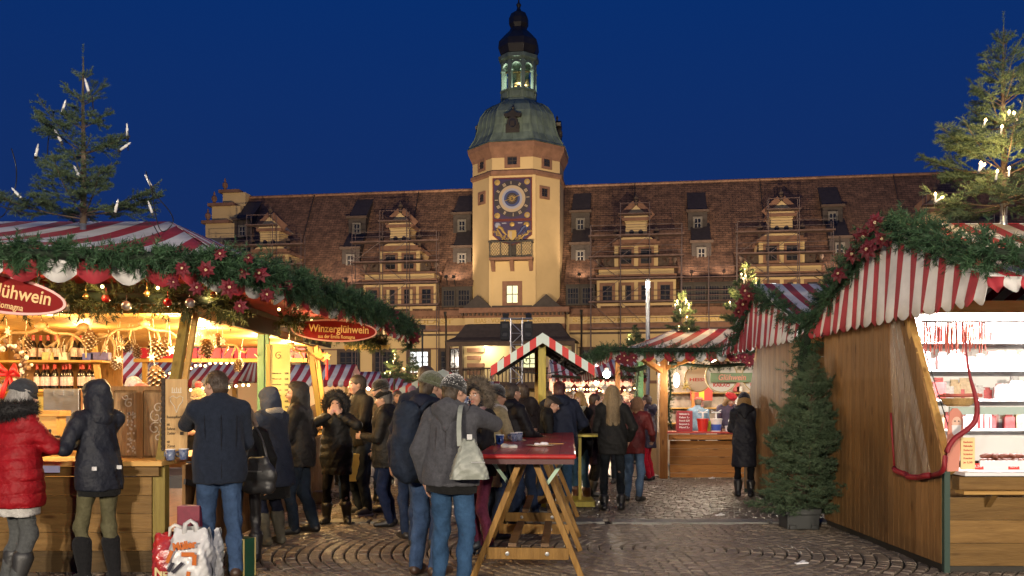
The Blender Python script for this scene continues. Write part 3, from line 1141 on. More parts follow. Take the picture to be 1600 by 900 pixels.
            tb.clip(-up, -(up @ Hd((0, 0.0, 0.030))))
            tb.build("flat_cap", hmt, root, folds(seed + 4, 0.002, 9))
        elif kind == 'beret':
            tb.ell(Hd((0.01, -0.02, 0.085)), (0.115, 0.122, 0.055), 0.02, RH)
            tb.ell(Hd((0, -0.015, 0.045)), (0.09, 0.106, 0.05), 0.02, RH)
            tb.clip(-up, -(up @ Hd((0, 0.0, 0.022))))
            tb.build("beret", hmt, root, folds(seed + 4, 0.004, 9))
        elif kind == 'scarfcap':
            tb.ell(Hd((0, -0.02, 0.04)), (0.10, 0.115, 0.105), 0.02, RH)
            tb.clip(-up, -(up @ Hd((0, 0.0, 0.0))))
            tb.build("headscarf", hmt, root, folds(seed + 4, 0.005, 16))
    if sp.get('scarf'):
        sb = Blob(h * 0.85)
        for i in range(16):
            a0, a1 = 2 * math.pi * i / 16, 2 * math.pi * (i + 1) / 16
            f = lambda a: T((0.092 * math.cos(a), 0.0 + 0.10 * math.sin(a), 1.475 - 0.02 * math.sin(a)))
            sb.cone(f(a0), f(a1), 0.042, 0.042, 0.02)
        sb.cone(T((0.03, 0.10, 1.45)), T((0.04, 0.15, 1.25)), 0.045, 0.04, 0.03, (1, 0.6, 1))
        sb.build("scarf", cloth(sp['scarf'], 'knit'), root, folds(seed + 6, 0.007, 12))
    if sp.get('glasses'):
        gm = MB()
        for sg in (-1, 1):
            ring = [Hd((sg * 0.032 + 0.021 * math.cos(a), 0.101 - 0.004 * abs(math.cos(a)), 0.002 + 0.016 * math.sin(a))) for a in [2 * math.pi * i / 12 for i in range(13)]]
            gm.tube(ring, 0.0019, 5)
            gm.tube([Hd((sg * 0.053, 0.097, 0.008)), Hd((sg * 0.078, 0.0, 0.006))], 0.0018, 5)
        gm.tube([Hd((-0.011, 0.102, 0.006)), Hd((0.011, 0.102, 0.006))], 0.0019, 5)
        gm.build("spectacles", GLASSM, root)
    info = dict(root=root, arms=arms, hc=hc, T=T, Hd=Hd, sc=sc, Rw=Rw, o=np.array((wx, d, z)))
    info['world'] = lambda p: tuple(info['o'] + Rw @ (np.array(p, float) * sc))
    return info
# ------------------------------------------------------------------ ground
G_STONE = mat("granite_setts", (0.27, 0.22, 0.17), 0.40, noise=0.55, nscale=7, bump=0.35, bscale=70, spec=0.6)
G_STONE2 = mat("granite_setts_dark", (0.20, 0.165, 0.13), 0.34, noise=0.5, nscale=9, bump=0.35, bscale=60, spec=0.6)
G_BED = mat("sett_bed", (0.018, 0.016, 0.014), 0.85, noise=0.4, nscale=14)
G_SLAB = mat("kerb_slab", (0.25, 0.245, 0.22), 0.55, noise=0.35, nscale=6, bump=0.25, bscale=90)
G_FAR = mat("far_setts", (0.11, 0.10, 0.093), 0.4, noise=0.5, nscale=5, bump=0.6, bscale=30)

gm_ = MB()
gm_.add([(-220, -60, -0.034), (220, -60, -0.034), (220, 240, -0.034), (-220, 240, -0.034)], [(0, 1, 2, 3)])
ground = tag(gm_.build("ground", G_FAR), kind="structure")
bedm = MB()
bedm.add([(-9, 5.6, -0.030), (9, 5.6, -0.030), (9, 18.2, -0.030), (-9, 18.2, -0.030)], [(0, 1, 2, 3)])
pave = tag(bedm.build("pavement", G_BED), kind="structure")

rs_st = random.Random(4)

def stone_template(k):
    r = random.Random(k)
    m = MB()
    j = lambda a: a + r.uniform(-0.03, 0.03)
    lo = [(j(-.5), j(-.5), 0), (j(.5), j(-.5), 0), (j(.5), j(.5), 0), (j(-.5), j(.5), 0)]
    mid = [(p[0] * 0.99, p[1] * 0.99, 0.72) for p in lo]
    top = [(p[0] * 0.80 + r.uniform(-.02, .02), p[1] * 0.80 + r.uniform(-.02, .02), 1.0 + r.uniform(-.12, .06)) for p in lo]
    vs = lo + mid + top
    fs = [(8, 9, 10, 11)]
    for a in (0, 4):
        for i in range(4):
            i2 = (i + 1) % 4
            fs.append((a + i, a + i2, a + 4 + i2, a + 4 + i))
    m.add(vs, fs)
    return m

TPL = [stone_template(k) for k in range(6)]
stones = []
CX, CY, R0 = 1.73, 9.25, 2.15          # courses run in arcs round a centre in front of the stalls
for k in range(0, 74):
    r = 0.06 + 0.118 * k
    for sg in (-1, 1):
        rr, cx = (r, CX) if r < R0 else (R0, CX + sg * (r - R0))
        n = max(3, int(math.pi * rr / 0.115))
        for i in range(n):
            a = (i + .5) / n * math.pi - math.pi / 2
            x, y = cx + sg * rr * math.cos(a), CY + rr * math.sin(a)
            if y < 6.9 or y > 11.07 or abs(x) > y * 0.62 + 0.5 or (r >= R0 and abs(math.sin(a)) > .9):
                continue
            rad = 0.118 * (math.cos(a) if r >= R0 else 1) * 0.84
            stones.append((x, y, (a if sg > 0 else math.pi - a) + math.pi / 2 + rs_st.uniform(-.04, .04), math.pi * rr / n * rs_st.uniform(.93, .99), rad * rs_st.uniform(.93, 1.02), 0.03 + rs_st.uniform(-.006, .004), 0))
y = 11.47
while y < 17.6:
    dp = rs_st.uniform(.085, .115)
    x = -3.3 + rs_st.uniform(-.1, 0)
    while x < 4.7:
        wdt = rs_st.uniform(.08, .14)
        stones.append((x + wdt / 2, y + dp / 2 + rs_st.uniform(-.008, .008), rs_st.uniform(-.09, .09), wdt * .9, dp * .9, 0.03 + rs_st.uniform(-.010, .006), 1))
        x += wdt
    y += dp
stones.sort(key=lambda s: s[1] if (abs(s[0]) < 0.575 * s[1] and s[1] > 7.55) else 99 + s[1])
tmesh = []
for k in range(6):
    o = TPL[k].build("cobblestone", G_STONE)
    tmesh.append(o.data)
    bpy.data.objects.remove(o)
for i, s in enumerate(stones[:300]):
    o = link("cobblestone", tmesh[i % 6], pave, (s[0], s[1], -0.030), (0, 0, s[2]))
    o.scale = (s[3], s[4], s[5])
for which, mt, nm in ((0, G_STONE, "cobblestones"), (1, G_STONE2, "cobblestones")):
    mb = MB()
    for i, s in enumerate(stones[300:]):
        if s[6] != which:
            continue
        M = Matrix.Translation((s[0], s[1], -0.030)) @ Matrix.Rotation(s[2], 4, 'Z') @ Matrix.Diagonal((s[3], s[4], s[5], 1))
        t = TPL[i % 6]
        mb.add([M @ Vector(p) for p in t.v], t.f)
    o = mb.build(nm, mt, pave)
    tag(o, kind="stuff")
for i in range(-7, 7):
    mb = MB()
    x0 = i * 1.0 + 0.2 + rs_st.uniform(-.05, .05)
    mb.box(x0, x0 + 0.975, 11.12, 11.44, -0.03, 0.012 + rs_st.uniform(-.004, .004))
    mb.build("kerb_slab", G_SLAB, pave, bevel=0.008)

# ------------------------------------------------------------------ old town hall
BA = math.radians(8.5)
BC, BS = math.cos(BA), math.sin(BA)
BO = (0.2, 89.0)

def Bu(px, v):
    q = (px - 800.0) / FPX
    return (q * (BO[1] + v * BC) - BO[0] - v * BS) / (BC + q * BS)

def Bz(py, u, v):
    return EYE + (HOR - py) / FPX * (BO[1] - u * BS + v * BC)

def Bw(u, v, z):
    return (BO[0] + u * BC + v * BS, BO[1] - u * BS + v * BC, z)

OCHRE = mat("ochre_render", (0.56, 0.43, 0.235), 0.9, noise=0.14, nscale=0.35, bump=0.1, bscale=12)
STONEB = mat("porphyry", (0.245, 0.135, 0.095), 0.9, noise=0.35, nscale=1.6, bump=0.3, bscale=9)
STONED = mat("dark_stone", (0.10, 0.072, 0.06), 0.9, noise=0.4, nscale=2)
SLATE = mat("slate", (0.05, 0.042, 0.042), 0.75, noise=0.4, nscale=2.5, bump=0.4, bscale=6)
WFRAME = mat("window_wood_dark", (0.03, 0.024, 0.022), 0.6)
WWHITE = mat("window_wood_white", (0.20, 0.20, 0.20), 0.6)
PANE = mat("pane_dark", (0.035, 0.038, 0.045), 0.08, spec=0.8, noise=0.5, nscale=0.9, col2=(0.012, 0.013, 0.016))
PANE_LIT = glow("pane_lit", (0.72, 0.85, 0.36), 0.5)
PANE_LIT2 = glow("pane_lit_cool", (0.7, 0.85, 0.95), 0.8)
COPPER = mat("verdigris_copper", (0.19, 0.265, 0.225), 0.62, noise=0.6, nscale=1.3, col2=(0.085, 0.125, 0.11), bump=0.3, bscale=3, stretch=(1, 1, 0.35))
COPDARK = mat("copper_dark", (0.04, 0.036, 0.032), 0.5, noise=0.4, nscale=1.5)
GOLD = mat("gilding", (0.36, 0.25, 0.08), 0.5, metal=0.3)
RED = mat("heraldic_red", (0.11, 0.018, 0.018), 0.7)
BLUEM = mat("dial_blue", (0.025, 0.045, 0.16), 0.6)
BLACKM = mat("dial_dark", (0.02, 0.017, 0.03), 0.6)
PURPLE = mat("dial_violet", (0.03, 0.02, 0.075), 0.7)
PALEM = mat("dial_pale", (0.24, 0.26, 0.36), 0.6)
TANM = mat("dial_tan", (0.33, 0.27, 0.20), 0.7)
IRON = mat("wrought_iron", (0.025, 0.023, 0.022), 0.55)
BELL = mat("bell_bronze", (0.25, 0.17, 0.08), 0.4, metal=0.7)

def roof_tiles(name):
    m = bpy.data.materials.new(name)
    m.use_nodes = True
    nt = m.node_tree
    b = nt.nodes["Principled BSDF"]
    b.inputs["Roughness"].default_value = 0.85
    tc = nt.nodes.new("ShaderNodeTexCoord")
    mp = nt.nodes.new("ShaderNodeMapping")
    mp.inputs["Rotation"].default_value = (0, 0, 0)
    br = nt.nodes.new("ShaderNodeTexBrick")
    br.inputs["Color1"].default_value = (0.20, 0.118, 0.080, 1)
    br.inputs["Color2"].default_value = (0.155, 0.092, 0.064, 1)
    br.inputs["Mortar"].default_value = (0.07, 0.043, 0.033, 1)
    br.inputs["Scale"].default_value = 1.0
    br.inputs["Mortar Size"].default_value = 0.028
    br.inputs["Brick Width"].default_value = 0.62
    br.inputs["Row Height"].default_value = 0.27
    nt.links.new(tc.outputs["UV"], mp.inputs[0])
    nt.links.new(mp.outputs[0], br.inputs[0])
    nz = nt.nodes.new("ShaderNodeTexNoise")
    nz.inputs["Scale"].default_value = 1.3
    nz.inputs["Detail"].default_value = 6
    nt.links.new(mp.outputs[0], nz.inputs[0])
    rp = nt.nodes.new("ShaderNodeValToRGB")
    rp.color_ramp.elements[0].color = (0.5, 0.48, 0.48, 1)
    rp.color_ramp.elements[0].position = 0.35
    rp.color_ramp.elements[1].color = (1.15, 1.1, 1.05, 1)
    rp.color_ramp.elements[1].position = 0.65
    nt.links.new(nz.outputs[0], rp.inputs[0])
    mx = nt.nodes.new("ShaderNodeMix")
    mx.data_type = 'RGBA'
    mx.blend_type = 'MULTIPLY'
    mx.inputs[0].default_value = 1
    nt.links.new(br.outputs[0], mx.inputs[6])
    nt.links.new(rp.outputs[0], mx.inputs[7])
    nt.links.new(mx.outputs[2], b.inputs["Base Color"])
    bp = nt.nodes.new("ShaderNodeBump")
    bp.inputs["Strength"].default_value = 0.8
    bp.inputs["Distance"].default_value = 0.06
    nt.links.new(br.outputs["Fac"], bp.inputs["Height"])
    bp.invert = True
    nt.links.new(bp.outputs[0], b.inputs["Normal"])
    return m

TILES = roof_tiles("roof_tiles")

def quad_uv(name, pts, m, parent, ulen, vlen, kind=None):
    me = bpy.data.meshes.new(name)
    me.from_pydata(pts, [], [(0, 1, 2, 3)])
    uv = me.uv_layers.new(name="UVMap")
    for i, c in enumerate(((0, 0), (ulen, 0), (ulen, vlen), (0, vlen))):
        uv.data[i].uv = c
    me.materials.append(m)
    return link(name, me, parent)

TH = thing("town_hall", "long old town hall with octagonal clock tower and steep tiled roof behind scaffolds", "town hall", (BO[0], BO[1], 0), -BA)
VF = 2.0                   # facade plane
VR = 11.0                  # ridge plane
U0, U1 = Bu(335, VF), 62.0
ZE = 10.5
ZR = Bz(297.0, Bu(733, VR), VR)

def ridge_v(z):
    return VF + (z - ZE) / (ZR - ZE) * (VR - VF)

# wall, bands and inscription
wb = MB()
wb.box(U0 + 0.3, U1, VF, VF + 16, 0, ZE - 0.3, 0)
wb.build("wall", OCHRE, TH)
ul = Bu(371, VR)
quad_uv("roof", [(ul, VF - 0.35, ZE - 0.1), (U1, VF - 0.35, ZE - 0.1), (U1, VR, ZR), (ul, VR, ZR)], TILES, TH, U1 - ul, 16.8)
quad_uv("roof", [(U1, VR * 2 - VF, ZE - 0.1), (ul, VR * 2 - VF, ZE - 0.1), (ul, VR, ZR), (U1, VR, ZR)], TILES, TH, U1 - ul, 16.8)
rc = MB()
rc.tube([(ul, VR, ZR + 0.02), (U1, VR, ZR + 0.02)], 0.17, 6)
rc.build("ridge_tiles", mat("ridge_tile", (0.36, 0.20, 0.13), 0.6, noise=0.6, nscale=3), TH)
for pxl in (492, 655, 992, 1187, 1395):      # lightning conductors down the roof
    m = MB()
    u = Bu(pxl, VR)
    m.tube([(u, VR - 0.1, ZR + 0.05), (u, VF, ZE + 0.12)], 0.055, 4)
    m.build("conductor", IRON, TH)
def band(name, u0, u1, z0, z1, proud, m, v=None):
    mb = MB()
    mb.box(u0, u1, (VF if v is None else v) - proud, (VF if v is None else v) + 0.3, z0, z1)
    return mb.build(name, m, TH)
TL, TR_ = -4.55, 4.65
for (a, b_) in ((U0 + 0.3, -5.3), (5.35, U1)):
    band("cornice", a, b_, ZE - 0.55, ZE - 0.02, 0.55, STONEB)
    m = MB()
    u = a + 0.2
    while u < b_ - 0.3:
        m.box(u, u + 0.18, VF - 0.42, VF + 0.1, ZE - 0.78, ZE - 0.552)
        u += 0.42
    tag(m.build("dentils", STONEB, TH), kind="stuff")
    band("frieze", a, b_, 9.0, 9.72, 0.12, OCHRE)
    band("moulding", a, b_, 9.722, 9.95, 0.2, STONEB)
    band("moulding", a, b_, 8.35, 8.998, 0.22, STONEB)
    band("moulding", a, b_, 7.95, 8.15, 0.1, STONED)
    band("moulding", a, b_, 6.55, 6.70, 0.12, STONEB)
    band("plinth", a, b_, 3.0, 3.3, 0.25, STONEB)
Mrot = Matrix.Identity(4)
tx = MB()
letters(tx, "S: ZI: KOM: REICHS ERTZMARSCHALL UND CHURFURSTEN ZU SACHSEN", 0.62, Matrix.Translation((24.2, VF - 0.135, 9.36)), 0, 37.0, 0.015, 0.012)
letters(tx, "DIESES GEBAEUDES IST ZULAST", 0.62, Matrix.Translation((-15.6, VF - 0.135, 9.36)), 0, 18.0, 0.015, 0.012)
tx.build("lettering", GOLD, TH)

def window(name, parent, u, v, z0, z1, w, lit=None, cols=2, rows=3, frame=WFRAME, surround=STONEB, sur=0.22, pane=PANE):
    """stone surround, recessed dark glass, glazing bars; one part with sub-parts"""
    f = MB()
    s = sur
    f.box(u - w / 2 - s, u - w / 2, v - 0.12, v + 0.12, z0 - s, z1 + s)
    f.box(u + w / 2, u + w / 2 + s, v - 0.12, v + 0.12, z0 - s, z1 + s)
    f.box(u - w / 2, u + w / 2, v - 0.12, v + 0.12, z1, z1 + s)
    f.box(u - w / 2, u + w / 2, v - 0.16, v + 0.12, z0 - s, z0)
    o = f.build(name, surround, parent)
    g = MB()
    g.box(u - w / 2, u + w / 2, v + 0.01, v + 0.05, z0, z1)
    g.build("pane", lit or pane, o)
    b = MB()
    t = 0.075
    for i in range(cols + 1):
        x = u - w / 2 + w * i / cols
        b.box(x - t / 2, x + t / 2, v - 0.055, v + 0.0, z0, z1)
    for j in range(rows + 1):
        zz = z0 + (z1 - z0) * j / rows
        b.box(u - w / 2, u + w / 2, v - 0.048, v - 0.004, zz - t / 2, zz + t / 2)
    b.build("glazing_bars", frame, o)
    return o

# lower storey windows seen between the stalls
for pxw in (488, 545, 600, 655, 703, 925, 968, 1045, 1110, 1160):
    u = Bu(pxw, VF)
    window("window", TH, u, VF - 0.02, 4.15, 6.35, 1.9, PANE_LIT2 if pxw in (655,) else None, 3, 4, sur=0.3, surround=STONED)
for pxd in (698, 909, 1168):
    m = MB()
    u = Bu(pxd, VF)
    m.tube([(u, VF - 0.75, 10.35), (u, VF - 0.75, 9.9), (u, VF - 0.32, 9.6), (u, VF - 0.32, 3.2)], [0.17, 0.12, 0.1, 0.1], 6)
    m.build("downpipe", IRON, TH)

# stepped end gable on the left
eg = MB()
def gu(px):
    return Bu(px, VF)
prof = [(U0 - 0.1, 0), (U0 + 2.6, 0)]
eg.box(U0, U0 + 2.1, VF - 0.1, VF + 17, 0, 14.2)
eg.build("gable_wall", OCHRE, TH)
for (pl, pr, yb, yt) in ((318, 352, 372, 345), (328, 360, 345, 318), (345, 368, 318, 297)):
    m = MB()
    va = ridge_v(Bz(yb, U0, VF + 2)) + 0.3
    for (vv) in (va,):
        ua, ub = Bu(pl + 3, vv), Bu(pr, vv)
        za, zb = Bz(yb, ua, vv), Bz(yt, ua, vv)
        m.box(ua, ub + 1.2, vv, 2 * VR - vv, za - 1.2, zb - 0.35)
        o = m.build("gable_step", OCHRE, TH)
        c = MB()
        c.box(ua - 0.4, ub + 0.5, vv - 0.3, vv + 1.0, zb - 0.35, zb)
        c.lathe([(0.28, 0), (0.16, 0.2), (0.34, 0.5), (0.3, 0.8), (0.1, 1.0), (0.12, 1.2), (0.02, 1.45)], 8, 0, None, (ua + 0.2, vv + 0.2, zb))
        c.build("coping", STONEB, o)

# gable dormers
def gable(u0, name="gable_dormer"):
    V = VF - 0.12
    w1 = MB()
    w1.box(u0 - 3.9, u0 + 3.9, V, V + 4.2, ZE - 0.05, 13.5, 0)          # tier 1
    w1.box(u0 - 2.15, u0 + 2.15, V + 0.05, V + 5.5, 14.6, 16.75, 0)      # tier 2
    # tier 3 with scrolled sides
    pts = [(-1.75, 17.3), (-1.55, 17.45), (-1.2, 17.6), (-1.05, 18.1), (-1.02, 18.9), (-1.15, 19.2), (1.15, 19.2), (1.02, 18.9), (1.05, 18.1), (1.2, 17.6), (1.55, 17.45), (1.75, 17.3)]
    w1.prism([(u0 + a, b) for a, b in pts], V + 0.1, V + 2.5, 0)
    w1.prism([(u0 - 1.35, 19.5), (u0 + 1.35, 19.5), (u0, 20.75)], V + 0.1, V + 3.5, 0)
    g = w1.build(name, OCHRE, TH)
    c = MB()
    c.box(u0 - 4.0, u0 + 4.0, V - 0.24, V + 4.3, 13.6, 13.85)
    c.box(u0 - 4.15, u0 + 4.15, V - 0.38, V + 4.3, 14.352, 14.6)
    c.box(u0 - 2.35, u0 + 2.35, V - 0.22, V + 5, 16.75, 17.05)
    c.box(u0 - 2.0, u0 + 2.0, V - 0.15, V + 5, 17.052, 17.3)
    c.box(u0 - 1.4, u0 + 1.4, V - 0.1, V + 2.6, 19.2, 19.5)
    for sg in (-1, 1):
        c.bar((u0 + sg * 1.5, V + 0.5, 19.5), (u0, V + 0.5, 20.9), 1.0, 0.16, 0, (0, 1, 0))
    c.build("cornice", STONEB, g)
    MB().box(u0 - 3.7, u0 + 3.7, V - 0.12, V + 4.2, 13.852, 14.35).build("frieze", OCHRE, g)
    for uu in (-3.75, -1.25, 1.25, 3.75):
        MB().box(u0 + uu * 0.98 - 0.16, u0 + uu * 0.98 + 0.16, V - 0.13, V + 0.1, ZE, 13.5).build("pilaster", OCHRE, g)
    for uu in (-2.0, 0, 2.0):
        MB().box(u0 + uu - 0.14, u0 + uu + 0.14, V - 0.08, V + 0.1, 14.6, 16.75).build("pilaster", OCHRE, g)
    for sg in (-1, 1):
        sc_ = MB()
        for k in range(9):
            a = k / 8 * math.pi * 1.5
            sc_.ell((u0 + sg * (2.75 - 0.35 * math.cos(a)), V + 0.3, 15.1 + 0.42 * math.sin(a) + 0.1), (0.2, 0.22, 0.2), 0, 6, 4)
        sc_.prism([(u0 + sg * 2.15, 14.6), (u0 + sg * 3.3, 14.6), (u0 + sg * 2.9, 15.1), (u0 + sg * 2.4, 15.5), (u0 + sg * 2.15, 16.5)][::sg], V + 0.2, V + 0.8)
        sc_.build("scroll", STONED, g)
        for (uu, zz, s) in ((sg * 3.75, 14.6, 0.8), (sg * 2.0, 17.3, 0.9), (0, 20.8, 0.75)):
            if uu == 0 and sg == -1:
                continue
            MB().lathe([(0.22, 0), (0.22, 0.3), (0.1, 0.45), (0.3, 0.8), (0.3, 1.05), (0.1, 1.3), (0.02, 1.6)], 8, 0, Matrix.Translation((u0 + uu, V + 0.3, zz)) @ Matrix.Scale(s, 4)).build("finial", STONED, g)
    for k in (-2.85, -0.97, 0.97, 2.85):
        window("window", g, u0 + k, V - 0.02, 11.3, 12.75, 0.95, PANE_LIT2 if (abs(u0 - 27) < 2 and k in (-0.97,)) else None, 2, 3, sur=0.3)
    for k in (-0.98, 0.98):
        window("window", g, u0 + k, V + 0.02, 14.9, 16.35, 1.05, None, 2, 3, sur=0.24)
    h = MB()
    for k in (-0.45, 0.45):
        h.lathe([(0.24, 0), (0.24, 0.08)], 12, 0, Matrix.Translation((u0 + k, V + 0.08, 18.05)) @ Matrix.Rotation(math.radians(90), 4, 'X'))
    h.build("round_opening", BLACKM, g)
    rf = MB()
    rf.prism([(u0 - 4.2, 13.0), (u0, 20.6), (u0 + 4.2, 13.0)], V + 4.3, V + 4.5)
    return g

GAB = [Bu(421, VF), Bu(625, VF), Bu(994, VF), Bu(1221, VF), Bu(1462, VF)]
for u in GAB:
    gable(u)

# small roof dormers with steep slate roofs
def small_dormer(px, py0, py1, lit=False):
    """py0, py1: bottom and top of the little window"""
    v = VF + 3
    for _ in range(6):
        u = Bu(px, v)
        zb = Bz(py1 + 12, u, v)
        v = ridge_v(zb) + 0.15
    zt = Bz(py0 - 12, u, v)
    w = 0.98
    m = MB()
    M = Matrix.Identity(4)
    vb = ridge_v(zt + 3.3) + 0.2
    m.prism([(v, zb), (v, zt), (vb, zt + 3.2), (vb, zb)], u - w, u + w, 0, Matrix(((0, 1, 0, 0), (1, 0, 0, 0), (0, 0, 1, 0), (0, 0, 0, 1))))
    g = m.build("roof_dormer", SLATE, TH)
    e = MB()
    e.box(u - w - 0.2, u + w + 0.2, v - 0.35, v + 0.1, zt - 0.1, zt + 0.14)
    e.build("eave", STONED, g)
    zc, hw = (zb + zt) / 2 - 0.05, 0.5
    window("window", g, u, v - 0.06, zc - 0.55, zc + 0.5, hw * 1.3, None, 2, 2, WWHITE, mat("pale_surround", (0.12, 0.115, 0.11), 0.8) if "pale_surround" not in bpy.data.materials else bpy.data.materials["pale_surround"], 0.16)
    return u, v, zb, zt

for (px, a, b) in ((722, 346, 358), (722, 398, 411), (907, 343, 357), (907, 393, 407), (558, 352, 362), (548, 400, 412), (1090, 342, 354), (1096, 390, 401), (1301, 334, 346), (1312, 383, 394), (379, 355, 366)):
    small_dormer(px, a, b)

# wide slate dormers between the gables
for (pa, pb, n) in ((690, 737, 2), (884, 930, 2), (1062, 1148, 4), (508, 568, 3), (1290, 1350, 3)):
    ua, ub = Bu(pa, VF), Bu(pb, VF)
    m = MB()
    m.prism([(VF - 0.05, ZE - 0.05), (VF - 0.05, 13.1), (ridge_v(16.6), 16.6), (ridge_v(13), ZE)], ua, ub, 0, Matrix(((0, 1, 0, 0), (1, 0, 0, 0), (0, 0, 1, 0), (0, 0, 0, 1))))
    g = m.build("wide_dormer", SLATE, TH)
    q = quad_uv("dormer_roof", [(ua - 0.15, VF - 0.35, 12.95), (ub + 0.15, VF - 0.35, 12.95), (ub + 0.15, ridge_v(16.6), 16.68), (ua - 0.15, ridge_v(16.6), 16.68)], TILES, g, ub - ua, 5.0)
    for i in range(n):
        window("window", g, ua + (ub - ua) * (i + 0.5) / n, VF - 0.12, 11.0, 12.6, (ub - ua) / n * 0.72, None, 4, 3, WFRAME, WFRAME, 0.1)

# ------------------------------------------------------------------ tower
TC = (-0.18, 4.6)          # centre (u, v)
def octo(rf, ro=None):
    """octagon outline: half width rf, diagonal faces ro narrower"""
    a = rf
    c = rf * 0.455
    return [(-c, -a), (c, -a), (a, -c), (a, c), (c, a), (-c, a), (-a, c), (-a, -c)]

def oct_prism(mb, prof, mi=0):
    """stack of octagon rings [(half width, z)]"""
    vs, fs = [], []
    for r, z in prof:
        for (x, y) in octo(r):
            vs.append((TC[0] + x, TC[1] + y, z))
    for i in range(len(prof) - 1):
        for k in range(8):
            k2 = (k + 1) % 8
            fs.append((i * 8 + k, i * 8 + k2, (i + 1) * 8 + k2, (i + 1) * 8 + k))
    fs.append(tuple(reversed(range(8))))
    fs.append(tuple(range((len(prof) - 1) * 8, len(prof) * 8)))
    mb.add(vs, fs, mi)

TV = 0.0
ZS, ZC, ZD = 23.95, 26.05, 27.1    # string course, main cornice, dome foot
tw = MB()
oct_prism(tw, [(4.5, 9.0), (4.5, 26.0)])
tower = tw.build("tower", OCHRE, TH)
m = MB()
oct_prism(m, [(4.52, ZS - 0.25), (4.70, ZS - 0.1), (4.70, ZS + 0.2), (4.52, ZS + 0.35)])
oct_prism(m, [(4.52, ZC - 0.55), (4.6, ZC - 0.3), (4.95, ZC + 0.45), (5.0, ZC + 0.9), (4.6, ZC + 0.95)])
m.build("tower_cornice", STONEB, tower)
m = MB()   # angle strips on the faces
for k in range(8):
    pass
for (x0, x1) in ((-2.35, -2.05), (2.05, 2.35)):
    m.box(TC[0] + x0, TC[0] + x1, TC[1] - 4.57, TC[1] - 4.4, 10.6, ZS - 0.25)
m.build("corner_strips", OCHRE, tower)
# dome
m = MB()
oct_prism(m, [(5.05, ZD - 0.1), (4.8, ZD + 0.15), (4.3, ZD + 1.0), (4.02, ZD + 1.9), (3.92, ZD + 2.7), (3.7, ZD + 3.4), (3.15, ZD + 4.2), (2.4, ZD + 4.75), (2.0, ZD + 5.0)])
dome = m.build("dome", COPPER, TH)
m = MB()   # standing seams on the dome
dp = [(4.82, ZD + 0.15), (4.33, ZD + 1.0), (4.05, ZD + 1.9), (3.95, ZD + 2.7), (3.73, ZD + 3.4), (3.18, ZD + 4.2), (2.43, ZD + 4.75)]
for k in range(8):
    for tt in (0.0, 0.25, 0.5, 0.75):
        path = []
        for r, z in dp:
            o_ = octo(r)
            p, q = o_[k], o_[(k + 1) % 8]
            path.append((TC[0] + p[0] + (q[0] - p[0]) * tt, TC[1] + p[1] + (q[1] - p[1]) * tt, z))
        m.tube(path, 0.07 if tt == 0 else 0.035, 4)
m.build("seams", COPPER, dome)
# dormer of the dome
for (ang) in (0, 90, -90):
    Mx = Matrix.Translation((TC[0], TC[1], 0)) @ Matrix.Rotation(math.radians(ang), 4, 'Z')
    m = MB()
    z0 = ZD + 0.9
    Mx = Mx @ Matrix.Translation((0, -1.0, z0)) @ Matrix.Scale(0.72, 4) @ Matrix.Translation((0, 0, -z0))
    m.box(-0.95, 0.95, -4.75, -3.6, z0, z0 + 1.2, 0, Mx)
    ring = [(0.78 * math.cos(a), z0 + 1.3 + 0.95 * math.sin(a)) for a in [2 * math.pi * i / 16 for i in range(16)]]
    m.prism(ring, -4.85, -3.6, 0, Mx)
    m.prism([(-1.05, z0 + 2.2), (1.05, z0 + 2.2), (1.25, z0 + 2.6), (0.6, z0 + 2.75), (0, z0 + 3.2), (-0.6, z0 + 2.75), (-1.25, z0 + 2.6)], -4.8, -3.3, 0, Mx)
    m.lathe([(0.2, 0), (0.12, 0.25), (0.22, 0.5), (0.02, 0.9)], 6, 0, Mx @ Matrix.Translation((0, -4.2, z0 + 3.1)))
    d_ = m.build("dome_dormer", COPDARK, dome)
    g = MB()
    g.prism([(0.5 * math.cos(a), z0 + 1.3 + 0.62 * math.sin(a)) for a in [2 * math.pi * i / 16 for i in range(16)]], -4.88, -4.8, 0, Mx)
    for (a, b_) in (((-0.12, 0), (0.12, 0)),):
        g.box(-0.3, 0.3, -4.95, -4.86, z0 + 0.9, z0 + 1.6, 1, Mx)
    g.build("dormer_glass", [PANE, WFRAME], dome)
